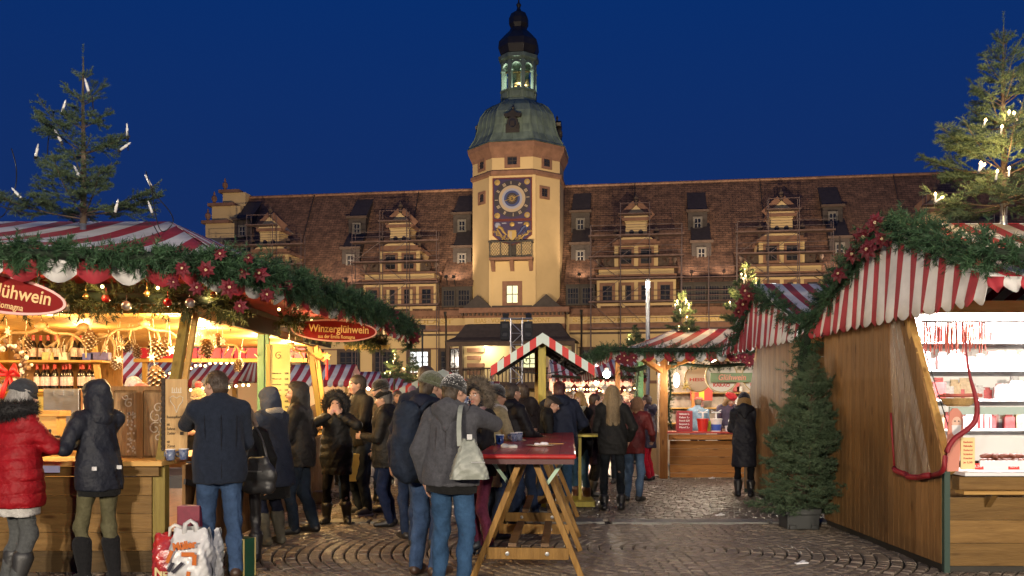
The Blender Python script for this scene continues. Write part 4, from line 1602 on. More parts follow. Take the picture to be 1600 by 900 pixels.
# lantern
ZL = ZD + 5.0
m = MB()
def ring_prism(mb, r0, z0, r1, z1, n=8, mi=0):
    mb.lathe([(r0, z0), (r1, z1)], n, mi, None, (TC[0], TC[1], 0), math.pi / 8)
ring_prism(m, 2.1, ZL - 0.05, 1.98, ZL + 0.25)
ring_prism(m, 1.85, ZL + 0.25, 1.85, ZL + 1.15)
ring_prism(m, 2.0, ZL + 1.15, 2.0, ZL + 1.32)
lan = m.build("lantern", COPPER, TH)
m = MB()
for k in range(8):
    a = math.pi / 8 + k * math.pi / 4
    cx, cy = TC[0] + 1.72 * math.cos(a), TC[1] + 1.72 * math.sin(a)
    m.box(-0.2, 0.2, -0.16, 0.16, ZL + 1.32, ZL + 4.25, 0, Matrix.Translation((cx, cy, 0)) @ Matrix.Rotation(a + math.pi / 2, 4, 'Z'))
    m.box(-0.26, 0.26, -0.22, 0.22, ZL + 3.2, ZL + 3.35, 0, Matrix.Translation((cx, cy, 0)) @ Matrix.Rotation(a + math.pi / 2, 4, 'Z'))
    # arch head between the posts
    a2 = a + math.pi / 8
    Mx = Matrix.Translation((TC[0] + 1.62 * math.cos(a2), TC[1] + 1.62 * math.sin(a2), 0)) @ Matrix.Rotation(a2 + math.pi / 2, 4, 'Z')
    for i in range(8):
        t0, t1 = math.pi * i / 8, math.pi * (i + 1) / 8
        m.prism([(0.48 * math.cos(t0), ZL + 3.55 + 0.45 * math.sin(t0)), (0.66 * math.cos(t0), ZL + 3.55 + 0.75 * math.sin(t0)), (0.66 * math.cos(t1), ZL + 3.55 + 0.75 * math.sin(t1)), (0.48 * math.cos(t1), ZL + 3.55 + 0.45 * math.sin(t1))], -0.1, 0.1, 0, Mx)
    m.box(-0.45, 0.45, -0.06, 0.06, ZL + 0.4, ZL + 1.0, 0, Matrix.Translation((TC[0] + 1.78 * math.cos(a2), TC[1] + 1.78 * math.sin(a2), 0)) @ Matrix.Rotation(a2 + math.pi / 2, 4, 'Z'))
m.build("lantern_posts", COPPER, lan)
m = MB()
ring_prism(m, 1.8, ZL + 4.25, 2.15, ZL + 4.5)
ring_prism(m, 2.15, ZL + 4.5, 2.2, ZL + 4.85)
m.build("lantern_cornice", COPPER, lan)
m = MB()
m.lathe([(1.75, ZL + 4.8), (1.95, ZL + 5.1), (2.2, ZL + 5.8), (2.12, ZL + 6.5), (1.5, ZL + 7.2), (1.0, ZL + 7.7), (0.85, ZL + 8.0), (1.05, ZL + 8.4), (1.05, ZL + 9.0), (0.8, ZL + 9.55), (0.3, ZL + 9.85), (0.16, ZL + 10.2), (0.28, ZL + 10.5), (0.08, ZL + 10.8), (0.06, ZL + 13.5)], 8, 0, None, (TC[0], TC[1], 0), math.pi / 8)
m.build("onion", COPDARK, TH)
m = MB()
for (uu, zz, s) in ((0.1, ZL + 2.2, 1.0), (-0.35, ZL + 1.5, 0.55), (0.9, ZL + 2.0, 0.6)):
    m.lathe([(0.62, 0), (0.5, 0.18), (0.38, 0.6), (0.34, 1.0), (0.2, 1.15), (0.05, 1.2)], 14, 0, Matrix.Translation((TC[0] + uu, TC[1], zz)) @ Matrix.Scale(s, 4))
m.tube([(TC[0] - 1.5, TC[1], ZL + 3.5), (TC[0] + 1.5, TC[1], ZL + 3.5)], 0.1, 6)
m.build("bells", BELL, lan, smooth=True)

# tower openings
for (px, py0, py1) in ((797, 249, 265), ):
    window("window", tower, TC[0], TC[1] - 4.52, 24.75, 25.55, 0.95, None, 2, 2, WFRAME, STONEB, 0.3)
def face_window(k, z0, z1, w, t=0.5, r=4.52):
    o_ = octo(r)
    p, q = Vector(o_[k]), Vector(o_[(k + 1) % 8])
    c = p.lerp(q, t)
    nrm = Vector((q.y - p.y, -(q.x - p.x))).normalized()
    a = math.atan2(nrm.x, -nrm.y)
    h = link("tower_window", None, tower, (TC[0] + c.x, TC[1] + c.y, 0), (0, 0, a))
    Mx = Matrix.Translation((TC[0] + c.x, TC[1] + c.y, 0)) @ Matrix.Rotation(a, 4, 'Z')
    bpy.data.objects.remove(h)
    f = MB()
    s = 0.24
    f.box(-w / 2 - s, -w / 2, -0.1, 0.1, z0 - s, z1 + s, 0, Mx)
    f.box(w / 2, w / 2 + s, -0.1, 0.1, z0 - s, z1 + s, 0, Mx)
    f.box(-w / 2, w / 2, -0.1, 0.1, z1, z1 + s, 0, Mx)
    f.box(-w / 2, w / 2, -0.13, 0.1, z0 - s, z0, 0, Mx)
    f.box(-w / 2, w / 2, 0.0, 0.04, z0, z1, 1, Mx)
    f.box(-0.04, 0.04, -0.05, 0.0, z0, z1, 2, Mx)
    f.box(-w / 2, w / 2, -0.045, 0.0, (z0 + z1) / 2 - 0.04, (z0 + z1) / 2 + 0.04, 2, Mx)
    f.build("window", [STONEB, PANE, WFRAME], tower)
face_window(1, 24.75, 25.5, 0.8)
face_window(7, 24.75, 25.5, 0.8)
face_window(1, 21.7, 22.5, 0.75, 0.42)
face_window(7, 21.4, 22.2, 0.75)
window("window", tower, TC[0], TC[1] - 4.52, 11.0, 12.75, 1.15, PANE_LIT, 2, 2, WFRAME, STONEB, 0.42)

# clock dial and arms
VP = TC[1] - 4.52
def disc(mb, r, d, mi, cx=0, cz=21.35, n=40):
    mb.prism([(TC[0] + cx + r * math.cos(2 * math.pi * i / n), cz + r * math.sin(2 * math.pi * i / n)) for i in range(n)], VP - d, VP - 0.02, mi)
m = MB()
m.box(TC[0] - 1.98, TC[0] + 1.98, VP - 0.1, VP, 19.25, 23.45, 0)
m.box(TC[0] - 1.86, TC[0] + 1.86, VP - 0.13, VP, 19.37, 23.33, 1)
cl = m.build("clock_dial", [RED, PURPLE], TH)
m = MB()
disc(m, 1.83, 0.16, 0)
m.build("dial_ring", BLACKM, cl)
m = MB()
for r, d, mi in ((1.33, 0.19, 0), (1.02, 0.21, 1), (0.80, 0.225, 2), (0.58, 0.24, 3)):
    disc(m, r, d, mi)
m.build("dial_face", [TANM, PALEM, BLUEM, BLACKM], cl)
m = MB()
for i in range(24):
    a = 2 * math.pi * i / 24
    Mx = Matrix.Translation((TC[0], 0, 21.35)) @ Matrix.Rotation(a, 4, 'Y')
    m.box(-0.018, 0.018, VP - 0.27, VP - 0.2, 0.14, 0.40 if i % 2 else 0.30, 0, Mx)
for i in range(12):
    a = 2 * math.pi * i / 12
    Mx = Matrix.Translation((TC[0], 0, 21.35)) @ Matrix.Rotation(a, 4, 'Y')
    for dx in (-0.11, 0.0, 0.11)[: 1 + i % 3]:
        m.box(dx - 0.035, dx + 0.035, VP - 0.185, VP - 0.15, 1.42, 1.74, 1, Mx)
m.bar((TC[0] - 0.75, VP - 0.3, 21.1), (TC[0] + 0.72, VP - 0.3, 21.62), 0.08, 0.04, 0)
for (cx, cz) in ((-1.5, 23.0), (1.5, 23.0), (-1.5, 19.7), (1.5, 19.7)):
    m.ell((TC[0] + cx, VP - 0.16, cz), (0.3, 0.1, 0.3), 2, 10, 6)
    m.ell((TC[0] + cx * 1.03, VP - 0.22, cz - 0.05), (0.14, 0.1, 0.16), 1 if cx * cz > 0 else 0, 8, 5)
m.build("numerals_and_rays", [GOLD, TANM, mat("gold_dull", (0.33, 0.23, 0.08), 0.6)], cl)
def scroll_(mb, cx, cz, r, a0):
    mb.tube([(cx + r * (1 - .07 * i) * math.cos(a0 + i * .6), VP - .17, cz + r * (1 - .07 * i) * math.sin(a0 + i * .6)) for i in range(11)], .035, 4, 1)

# coat of arms board under the dial
m = MB()
m.prism([(TC[0] - 1.98, 19.22), (TC[0] - 1.98, 17.75), (TC[0] - 1.2, 17.1), (TC[0], 16.72), (TC[0] + 1.2, 17.1), (TC[0] + 1.98, 17.75), (TC[0] + 1.98, 19.22)], VP - 0.1, VP, 0)
m.prism([(TC[0] - 1.86, 19.12), (TC[0] - 1.86, 17.8), (TC[0] - 1.15, 17.2), (TC[0], 16.84), (TC[0] + 1.15, 17.2), (TC[0] + 1.86, 17.8), (TC[0] + 1.86, 19.12)], VP - 0.13, VP, 1)
ca = m.build("coat_of_arms", [RED, PURPLE], TH)
m = MB()
rsa = random.Random(3)
m.ell((TC[0], VP - 0.16, 18.8), (0.26, 0.08, 0.24), 1, 10, 6)
m.prism([(TC[0] - 0.42, 18.2), (TC[0] - 0.45, 17.6), (TC[0], 17.1), (TC[0] + 0.45, 17.6), (TC[0] + 0.42, 18.2)], VP - 0.22, VP - 0.1, 1)
m.prism([(TC[0] - 0.3, 18.1), (TC[0] - 0.3, 17.62), (TC[0], 17.25), (TC[0], 18.1)], VP - 0.25, VP - 0.1, 2)
for sg, mi in ((-1, 1), (1, 3)):       # the two supporters and mantling
    pts = [(0.55, 17.75), (0.85, 18.05), (1.05, 18.4), (1.35, 18.6), (1.5, 18.35), (1.3, 18.05), (1.1, 17.8)]
    m.tube([(TC[0] + sg * a, VP - 0.2, z) for a, z in pts], [0.06, 0.13, 0.16, 0.17, 0.1, 0.1, 0.05], 6, mi)
    m.tube([(TC[0] + sg * a, VP - 0.2, z) for a, z in ((0.7, 17.6), (1.0, 17.45), (1.2, 17.7), (1.55, 17.75), (1.6, 18.1))], 0.07, 5, 1)
    m.tube([(TC[0] + sg * a, VP - 0.2, z) for a, z in ((0.3, 17.3), (0.6, 17.2), (0.8, 17.4), (1.05, 17.3))], 0.06, 5, 1)
    m.ell((TC[0] + sg * 1.45, VP - 0.2, 18.75), (0.3, 0.1, 0.28), 4 if sg < 0 else 1, 8, 5)
    m.box(TC[0] + sg * 0.8 - 0.22, TC[0] + sg * 0.8 + 0.22, VP - 0.15, VP - 0.1, 18.88, 18.98, 4)
    for kk in range(7):
        scroll_(m, TC[0] + sg * (0.5 + .22 * kk), 17.35 + .12 * kk + .1 * (kk % 2), .14, kk)
m.build("charges", [RED, GOLD, TANM, BLUEM, PALEM], ca)

# balcony
m = MB()
zb = 15.2
m.box(TC[0] - 2.15, TC[0] + 2.15, VP - 1.1, VP, zb - 0.05, zb + 0.2)
for uu in (-1.9, 0, 1.9):
    m.prism([(VP - 0.75, zb - 0.05), (VP, zb - 1.05), (VP, zb - 0.05)], TC[0] + uu - 0.2, TC[0] + uu + 0.2, 0, Matrix(((0, 1, 0, 0), (1, 0, 0, 0), (0, 0, 1, 0), (0, 0, 0, 1))))
bal = m.build("balcony", STONEB, TH)
m = MB()
v0 = VP - 1.05
m.bar((TC[0] - 2.25, v0, zb + 1.75), (TC[0] + 2.25, v0, zb + 1.75), 0.16, 0.12)
m.bar((TC[0] - 2.1, v0, zb + 0.28), (TC[0] + 2.1, v0, zb + 0.28), 0.08)
for k in range(5):
    u = TC[0] - 2.1 + 4.2 * k / 4
    m.bar((u, v0, zb + 0.2), (u, v0, zb + 1.75), 0.09)
for side in (-2.1, 2.1):
    m.bar((TC[0] + side, v0, zb + 1.75), (TC[0] + side, VP, zb + 1.75), 0.1)
for p in range(4):
    if p in (1, 2):
        pass
    ua = TC[0] - 2.1 + 1.05 * p
    for i in range(-3, 5):
        for sg in (-1, 1):
            a0, a1 = (0.25 * i, 0.25 * i + 1.05)
            x0, x1 = max(a0, 0), min(a1, 1.05)
            if x1 - x0 < 0.1:
                continue
            za, zc = zb + 0.3 + (x0 - a0) / 1.05 * 1.4, zb + 0.3 + (x1 - a0) / 1.05 * 1.4
            xa, xb = (x0, x1) if sg > 0 else (1.05 - x0, 1.05 - x1)
            m.bar((ua + xa, v0, za), (ua + xb, v0, zc), 0.03)
m.build("railing", IRON, bal)
m = MB()
m.box(TC[0] - 0.4, TC[0] + 0.4, VP - 0.06, VP, zb + 0.2, zb + 1.75)
m.build("balcony_door", WFRAME, bal)

# tower base: cornice, inscription, little pediments, bell roof over the pawlatsche balcony
m = MB()
m.box(TL - 0.9, TR_ + 0.9, VP - 0.75, VP + 2.4, 10.0, 10.5)
m.box(TL - 0.4, TR_ + 0.4, VP - 0.25, VP + 2.4, 9.55, 9.998)
m.box(TL - 0.4, TR_ + 0.4, VP - 0.25, VP + 2.4, 7.6, 8.9)
m.build("tower_base", STONEB, TH)
m = MB()
u = TL - 0.7
while u < TR_ + 0.7:
    m.box(u, u + 0.18, VP - 0.62, VP - 0.2, 9.76, 9.996)
    u += 0.42
tag(m.build("base_dentils", STONED, TH), kind="stuff")
m = MB()
m.box(TL - 0.38, TR_ + 0.38, VP - 0.2, VP + 2.3, 8.9, 9.55)
letters(m, "ILIAS · VON · S · DERI · CONT", 0.6, Matrix.Translation((TC[0], VP - 0.22, 9.23)), 1, 7.6, 0.012, 0.012)
m.build("base_frieze", [OCHRE, GOLD], TH)
m = MB()
for sg in (-1, 1):
    c = TC[0] + sg * 3.45
    m.prism([(c - 1.5, 10.5), (c + 1.5, 10.5), (c + 0.3, 11.55), (c, 11.8), (c - 0.3, 11.55)], VP - 0.5, VP + 1.2)
m.box(TC[0] - 2.0, TC[0] + 2.0, VP - 0.4, VP + 0.5, 10.5, 10.72)
m.build("base_pediments", SLATE, TH)
m = MB()   # bell-shaped balcony roof
pr = [(6.4, 7.0), (6.3, 7.15), (5.6, 7.5), (5.1, 8.2), (4.75, 8.8), (4.5, 8.9)]
for i in range(len(pr) - 1):
    (a0, z0), (a1, z1) = pr[i], pr[i + 1]
    d0, d1 = 3.0 - (6.4 - a0) * 1.2, 3.0 - (6.4 - a1) * 1.2
    vs = [(-a0, VP - d0, z0), (a0, VP - d0, z0), (a0, VP + 2, z0), (-a0, VP + 2, z0), (-a1, VP - d1, z1), (a1, VP - d1, z1), (a1, VP + 2, z1), (-a1, VP + 2, z1)]
    m.add(vs, [(0, 1, 5, 4), (1, 2, 6, 5), (3, 0, 4, 7)])
m.add([(-6.4, VP - 3.0, 7.0), (6.4, VP - 3.0, 7.0), (6.4, VP + 2, 7.0), (-6.4, VP + 2, 7.0)], [(0, 1, 2, 3)])
m.build("arcade_roof", SLATE, TH)
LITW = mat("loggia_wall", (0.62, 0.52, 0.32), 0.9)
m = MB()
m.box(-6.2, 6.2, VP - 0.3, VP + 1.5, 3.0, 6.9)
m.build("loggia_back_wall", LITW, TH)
m = MB()
for u in (-6.1, -4.85, 0.35, 3.2, 6.1):
    m.box(u - 0.16, u + 0.16, VP - 2.85, VP - 2.55, 2.6, 7.0)
m.box(-6.25, 6.25, VP - 2.9, VP - 2.5, 6.6, 7.0)
m.box(-6.25, 6.25, VP - 2.9, VP - 0.3, 2.5, 3.1)
m.build("loggia_frame", STONED, TH)
m = MB()
for u in np.arange(-4.7, 6.0, 0.36):
    m.box(u - 0.05, u + 0.05, VP - 2.76, VP - 2.66, 3.1, 4.35)
m.box(-6.1, 6.1, VP - 2.82, VP - 2.6, 4.35, 4.5)
m.build("loggia_railing", STONED, TH)
m = MB()
for i in range(5):      # stepped stone stair end inside the loggia
    m.box(-4.6, -4.6 + 1.7 - (i % 2) * 0.35, VP - 0.9, VP - 0.35, 3.1 + i * 0.75, 3.5 + i * 0.75)
m.build("stair_block", STONEB, TH)
for (ua, ub) in ((-6.0, -5.0),):
    window("window", TH, -5.5, VP - 2.5, 3.4, 6.4, 0.9, PANE, 2, 4, sur=0.05)
window("window", TH, 1.6, VP - 0.34, 4.4, 6.0, 1.3, PANE_LIT, 2, 3, WFRAME, STONED, 0.4)
point_light("loggia_lamp_light", (-2.6, VP - 1.6, 6.4), 260, (1, 0.82, 0.5), 0.15, TH)
m = MB()
m.lathe([(0.12, 0.0), (0.2, 0.15), (0.12, 0.35)], 10, 0, None, (-2.6, VP - 1.6, 6.55))
m.build("loggia_lamp", glow("loggia_lamp_glow", (1, 0.85, 0.55), 4), TH)

# ------------------------------------------------------------------ scaffolding
STEEL = mat("scaffold_steel", (0.17, 0.13, 0.135), 0.6, metal=0.3, noise=0.4, nscale=3)
DECK = mat("scaffold_deck", (0.19, 0.125, 0.115), 0.85, noise=0.5, nscale=2)
LADDER = [8.3, 10.9, 13.15, 15.3, 17.35]

def scaffold(u0, label, wide=4.4):
    root = thing("scaffold", label, "scaffold", Bw(u0, VF - 1.0, 0), -BA, "steel scaffolds on the gables of the town hall")
    us = [-wide, -wide * 0.34, wide * 0.30, wide]
    for v in (-1.25, -0.2):
        for i, u in enumerate(us):
            top = 20.6 if i in (1, 2) else 18.4
            m = MB()
            m.tube([(u, v, 3.0), (u, v, top)], 0.042, 5)
            m.build("standard", STEEL, root)
    for k, z in enumerate(LADDER):
        m = MB()
        m.box(-wide - 0.2, wide + 0.2, -1.3, -0.25, z, z + 0.07)
        m.box(-wide - 0.2, wide + 0.2, -1.32, -1.28, z + 0.02, z + 0.14)
        m.build("deck", DECK, root)
        for hh in (0.55, 1.05):
            m = MB()
            m.tube([(-wide, -1.27, z + hh), (wide, -1.27, z + hh)], 0.026, 5)
            m.build("guard_rail", STEEL, root)
    m = MB()
    m.box(us[1] - 0.2, us[2] + 0.2, -1.3, -0.25, 19.45, 19.55)
    m.tube([(us[1], -1.27, 20.5), (us[2], -1.27, 20.5)], 0.045, 5)
    m.build("deck", DECK, root)
    for k in range(4):
        m = MB()
        a, b_ = (us[1], us[2]) if k % 2 else (us[2], us[1])
        m.tube([(a, -1.3, LADDER[k]), (b_, -1.3, LADDER[k + 1])], 0.03, 5)
        m.tube([(us[0] if k % 2 else us[1], -1.3, LADDER[k]), (us[1] if k % 2 else us[0], -1.3, LADDER[k + 1])], 0.035, 4)
        m.build("brace", STEEL, root)
    return root

for u, lb in zip(GAB, ("scaffold on the leftmost gable half hidden behind the striped stall roof", "scaffold on the gable just left of the clock tower", "scaffold on the gable behind the bright lamp post", "scaffold on the gable above the second right stall", "scaffold on the gable behind the right fir tree")):
    scaffold(u, lb)
root = thing("scaffold", "low scaffold linking the two gables right of the tower", "scaffold", Bw(Bu(1105, VF), VF - 1.0, 0), -BA)
for u in (-2.6, 0, 2.6):
    m = MB()
    m.tube([(u, -1.25, 3), (u, -1.25, 16)], 0.06, 5)
    m.build("standard", STEEL, root)
for z in (8.3, 10.9, 13.15):
    m = MB()
    m.box(-2.9, 2.9, -1.3, -0.3, z, z + 0.08)
    for hh in (0.55, 1.05):
        m.tube([(-2.9, -1.27, z + hh), (2.9, -1.27, z + hh)], 0.045, 5)
    m.build("deck", DECK, root)

# floodlights: small housings on the eaves shining up the roof, and on masts of the square shining at the tower
FLOOD = mat("flood_housing", (0.03, 0.03, 0.03), 0.5)
FLOODG = glow("flood_glass", (1.0, 0.75, 0.45), 3)
WARM = (1.0, 0.72, 0.42)

def flood(label, w, target, energy, ang, blend=0.6, col=WARM, group=None):
    root = thing("floodlight", label, "floodlight", w, 0, group)
    d = Vector(target) - Vector(w)
    Mx = d.to_track_quat('Y', 'Z').to_matrix().to_4x4()
    m = MB()
    m.box(-0.16, 0.16, -0.12, 0.08, -0.11, 0.11, 0, Mx)
    m.build("housing", FLOOD, root)
    m = MB()
    m.box(-0.14, 0.14, 0.081, 0.09, -0.09, 0.09, 0, Mx)
    m.build("lens", FLOODG, root)
    l = spot_light("floodlight_lamp", (0, 0, 0), (1, 0, 0), energy, col, ang, blend, 0.12, root)
    off = Mx @ Vector((0, 0.16, 0))
    l.location = off
    l.rotation_euler = d.to_track_quat('-Z', 'Y').to_euler()
    return root

FG = "floodlights on the town hall eaves"
for px, e, nm in ((500, .7, "left end"), (545, 1.0, "left wing"), (712, .9, "roof left of the tower"), (700, .6, "slates left of the tower"), (906, 1.1, "roof right of the tower"), (1080, 1.1, "right wing"), (1130, 1.1, "gap between right gables"), (1300, .9, "far right wing"), (1365, .8, "right end")):
    u = Bu(px, VF)
    r_ = flood("small floodlight on a bracket before the %s of the town hall" % nm, Bw(u, VF - .9, 13.9), Bw(u + 0.4, ridge_v(19.5), 19.5), 650 * e, 125, 1.0, (1.0, 0.70, 0.46), FG)
    m = MB()
    w_ = Vector(Bw(u, VF - .1, 12.95)) - Vector(Bw(u, VF - .9, 13.9))
    m.bar((0, 0, -.1), tuple(w_), 0.07)
    m.build("bracket", FLOOD, r_)
# ------------------------------------------------------------------ stall materials
WOOD = wood("brown_boards", (0.275, 0.15, 0.056), (0.175, 0.092, 0.033), 'z', 0.58)
WOODX = wood("counter_boards", (0.25, 0.145, 0.048), (0.155, 0.086, 0.028), 'x', 0.45)
WOODY = wood("counter_boards_side", (0.23, 0.125, 0.042), (0.135, 0.07, 0.023), 'y', 0.45)
PINE = wood("pine_boards", (0.62, 0.38, 0.13), (0.50, 0.28, 0.08), 'x', 0.5)
PINEZ = wood("pine_posts", (0.58, 0.36, 0.12), (0.42, 0.24, 0.07), 'z', 0.5)
OLIVE = wood("olive_post", (0.25, 0.19, 0.05), (0.17, 0.125, 0.035), 'z', 0.5)
GREENP = mat("green_post", (0.09, 0.22, 0.10), 0.5, noise=0.4, nscale=8, stretch=(5, 5, 0.6))
YELP = mat("yellow_post", (0.50, 0.40, 0.035), 0.5, noise=0.35, nscale=6, stretch=(4, 4, 0.6))
DARKP = mat("dark_fascia", (0.035, 0.03, 0.022), 0.6, noise=0.3, nscale=6)
RUSTIC = wood("rustic_slab", (0.40, 0.26, 0.12), (0.17, 0.10, 0.05), 'z', 0.7, 5)
RED_F = mat("red_canvas", (0.43, 0.03, 0.045), 0.75, noise=0.4, nscale=3, bump=0.5, bscale=6)
WHITE_F = mat("white_canvas", (0.74, 0.72, 0.70), 0.75, noise=0.3, nscale=2.2, bump=0.5, bscale=6)
CAN = [WHITE_F, RED_F]
GARL = mat("garland_green", (0.058, 0.125, 0.055), 0.6, noise=0.7, nscale=6, col2=(0.016, 0.042, 0.022), spec=0.3)
GARL2 = mat("garland_yellowish", (0.085, 0.105, 0.035), 0.65, noise=0.7, nscale=6, col2=(0.03, 0.04, 0.016), spec=0.3)  # yellower, browner green for the inner garlands
FIRM = mat("fir_needles", (0.11, 0.16, 0.085), 0.6, noise=0.65, nscale=5, col2=(0.035, 0.062, 0.034), spec=0.3)
BARK = mat("fir_bark", (0.14, 0.10, 0.07), 0.9, noise=0.5, nscale=12, bump=0.4)
PETAL = mat("poinsettia_red", (0.17, 0.009, 0.020), 0.65, noise=0.6, nscale=9)
CREAM = mat("cream_paint", (0.75, 0.62, 0.36), 0.5)
ANTL = mat("antler", (0.42, 0.27, 0.12), 0.5, noise=0.5, nscale=9)
CONE = mat("pine_cone", (0.20, 0.11, 0.05), 0.7, noise=0.5, nscale=30)
FROST = mat("frosted_tip", (0.6, 0.55, 0.45), 0.7)
ORN = mat("straw_white", (0.75, 0.68, 0.52), 0.7)
STEELB = mat("brushed_steel", (0.5, 0.5, 0.5), 0.3, metal=0.9, noise=0.2, nscale=30, stretch=(0.3, 6, 6))
WHITEP = mat("white_paint", (0.8, 0.8, 0.8), 0.5)
BOTTLE = mat("bottle_glass", (0.012, 0.010, 0.010), 0.1, spec=0.8)
LABELP = mat("bottle_label", (0.72, 0.60, 0.55), 0.6, noise=0.5, nscale=28, col2=(0.45, 0.26, 0.24))
REDCAP = mat("red_capsule", (0.5, 0.05, 0.04), 0.4)
BULB = glow("warm_bulb", (1.0, 0.62, 0.22), 9)
BULBW = glow("white_bulb", (1.0, 0.86, 0.66), 30)
DOWNG = glow("downlight_glass", (1.0, 0.78, 0.45), 12)
TUBEG = glow("white_tube", (1.0, 0.97, 0.95), 12)
CANDW = mat("candle_white", (0.78, 0.78, 0.76), 0.4)
ROPE = mat("black_cord", (0.01, 0.01, 0.01), 0.6)

def stripes(name, P0, P1, n, parent, sag=0.0, seed=0, nv=6, phase=0, solid=0.006, sub=2):
    """canvas between two rails P0(u) (lower) and P1(u) (upper) with n printed stripes"""
    rs = random.Random(seed)
    ph = rs.random() * 6

    def P(u, v):
        a, b = Vector(P0(u)), Vector(P1(u))
        p = a.lerp(b, v)
        p.z += -sag * math.sin(math.pi * v) + 0.010 * math.sin(u * n * 1.7 + ph + v * 4) * math.sin(math.pi * v)
        return p
    mb = MB()
    mb.sheet(P, n * sub, nv, 0, lambda i, j: (i // sub + phase) % 2)
    return mb.build(name, CAN, parent, smooth=True, solid=solid)

def valance(name, path, n, drop, depth, parent, phase=0, wave=0.02, point=False, solid=0.004):
    """striped strip hanging from a path of points, lower edge in scallops, one per stripe"""
    pts = [Vector(p) for p in path]
    cum = [0.0]
    for i in range(1, len(pts)):
        cum.append(cum[-1] + (pts[i] - pts[i - 1]).length)

    def at(s):
        s = min(max(s, 0), cum[-1] - 1e-6)
        for i in range(1, len(pts)):
            if s <= cum[i]:
                return pts[i - 1].lerp(pts[i], (s - cum[i - 1]) / (cum[i] - cum[i - 1])), (pts[i] - pts[i - 1]).normalized()
    k = 6
    mb = MB()
    vs, fs, ms = [], [], []
    for i in range(n * k + 1):
        p, d = at(cum[-1] * i / (n * k))
        f = (i % k) / k
        sc = (1 - abs(2 * f - 1)) if point else math.sin(math.pi * f)
        if i % k == 0:
            sc = 0
        nrm = Vector((d.y, -d.x, 0))
        low = drop + depth * sc
        w = wave * math.sin(i * 0.9)
        vs += [p, p + Vector((0, 0, -low * 0.5)) + nrm * w, p + Vector((0, 0, -low)) + nrm * (w * 1.5 + 0.01)]
    for i in range(n * k):
        a = i * 3
        for r in (0, 1):
            fs.append((a + r, a + 3 + r, a + 4 + r, a + 1 + r))
            ms.append((i // k + phase) % 2)
    mb.add(vs, fs, ms)
    return mb.build(name, CAN, parent, solid=solid, smooth=True)

# poinsettia: one mesh, copied
def poinsettia_mesh():
    mb = MB()
    rs = random.Random(8)
    for ring, (n, l, el) in enumerate(((7, 0.13, 0.05), (7, 0.105, 0.45), (5, 0.06, 0.9))):
        for i in range(n):
            a = 2 * math.pi * i / n + ring * 0.5 + rs.uniform(-.15, .15)
            ll = l * rs.uniform(.85, 1.15)
            d = Vector((math.cos(a) * math.cos(el), -math.sin(el), math.sin(a) * math.cos(el)))
            s = Vector((-math.sin(a), 0, math.cos(a)))
            up = Vector((0, -1, 0))
            c = d * (ll * 0.5) + up * 0.012
            e = d * ll - up * 0.012
            mb.add([(0, 0, 0), c + s * (ll * 0.26), e, c - s * (ll * 0.26), c + up * 0.012], [(0, 1, 4), (1, 2, 4), (2, 3, 4), (3, 0, 4)], 0)
    for i in range(6):
        a = i * 1.05
        mb.ell((0.012 * math.cos(a), -0.035, 0.012 * math.sin(a)), 0.008, 1, 5, 4)
    return mb

_pm = poinsettia_mesh().build("poinsettia", [PETAL, CREAM])
POIN = _pm.data
bpy.data.objects.remove(_pm)

def poinsettia(loc, rot, s, label, group):
    o = link("poinsettia", POIN, None, loc, rot)
    o.scale = (s, s, s)
    return tag(o, label, "flower", group)

def oval_sign(name, label, loc, rot, w, hgt, parts_):
    root = thing(name, label, "sign", loc, 0, None, rot)
    n = 40
    m = MB()
    m.prism([(w / 2 * math.cos(2 * math.pi * i / n), hgt / 2 * math.sin(2 * math.pi * i / n)) for i in range(n)], -0.012, 0.012)
    m.build("board", parts_[0], root)
    m = MB()
    for i in range(n):
        a, b = 2 * math.pi * i / n, 2 * math.pi * (i + 1) / n
        k1, k2 = 0.5, 0.482
        v = [(w * k1 * math.cos(a), -0.018, hgt * k1 * math.sin(a)), (w * k1 * math.cos(b), -0.018, hgt * k1 * math.sin(b)),
             (w * k2 * math.cos(b), -0.018, (hgt * k1 - w * 0.018) * math.sin(b)), (w * k2 * math.cos(a), -0.018, (hgt * k1 - w * 0.018) * math.sin(a))]
        m.add(v, [(0, 1, 2, 3)])
        m.add([(p[0], -0.012, p[2]) for p in v] , [(3, 2, 1, 0)])
    m.build("rim", parts_[1], root)
    return root

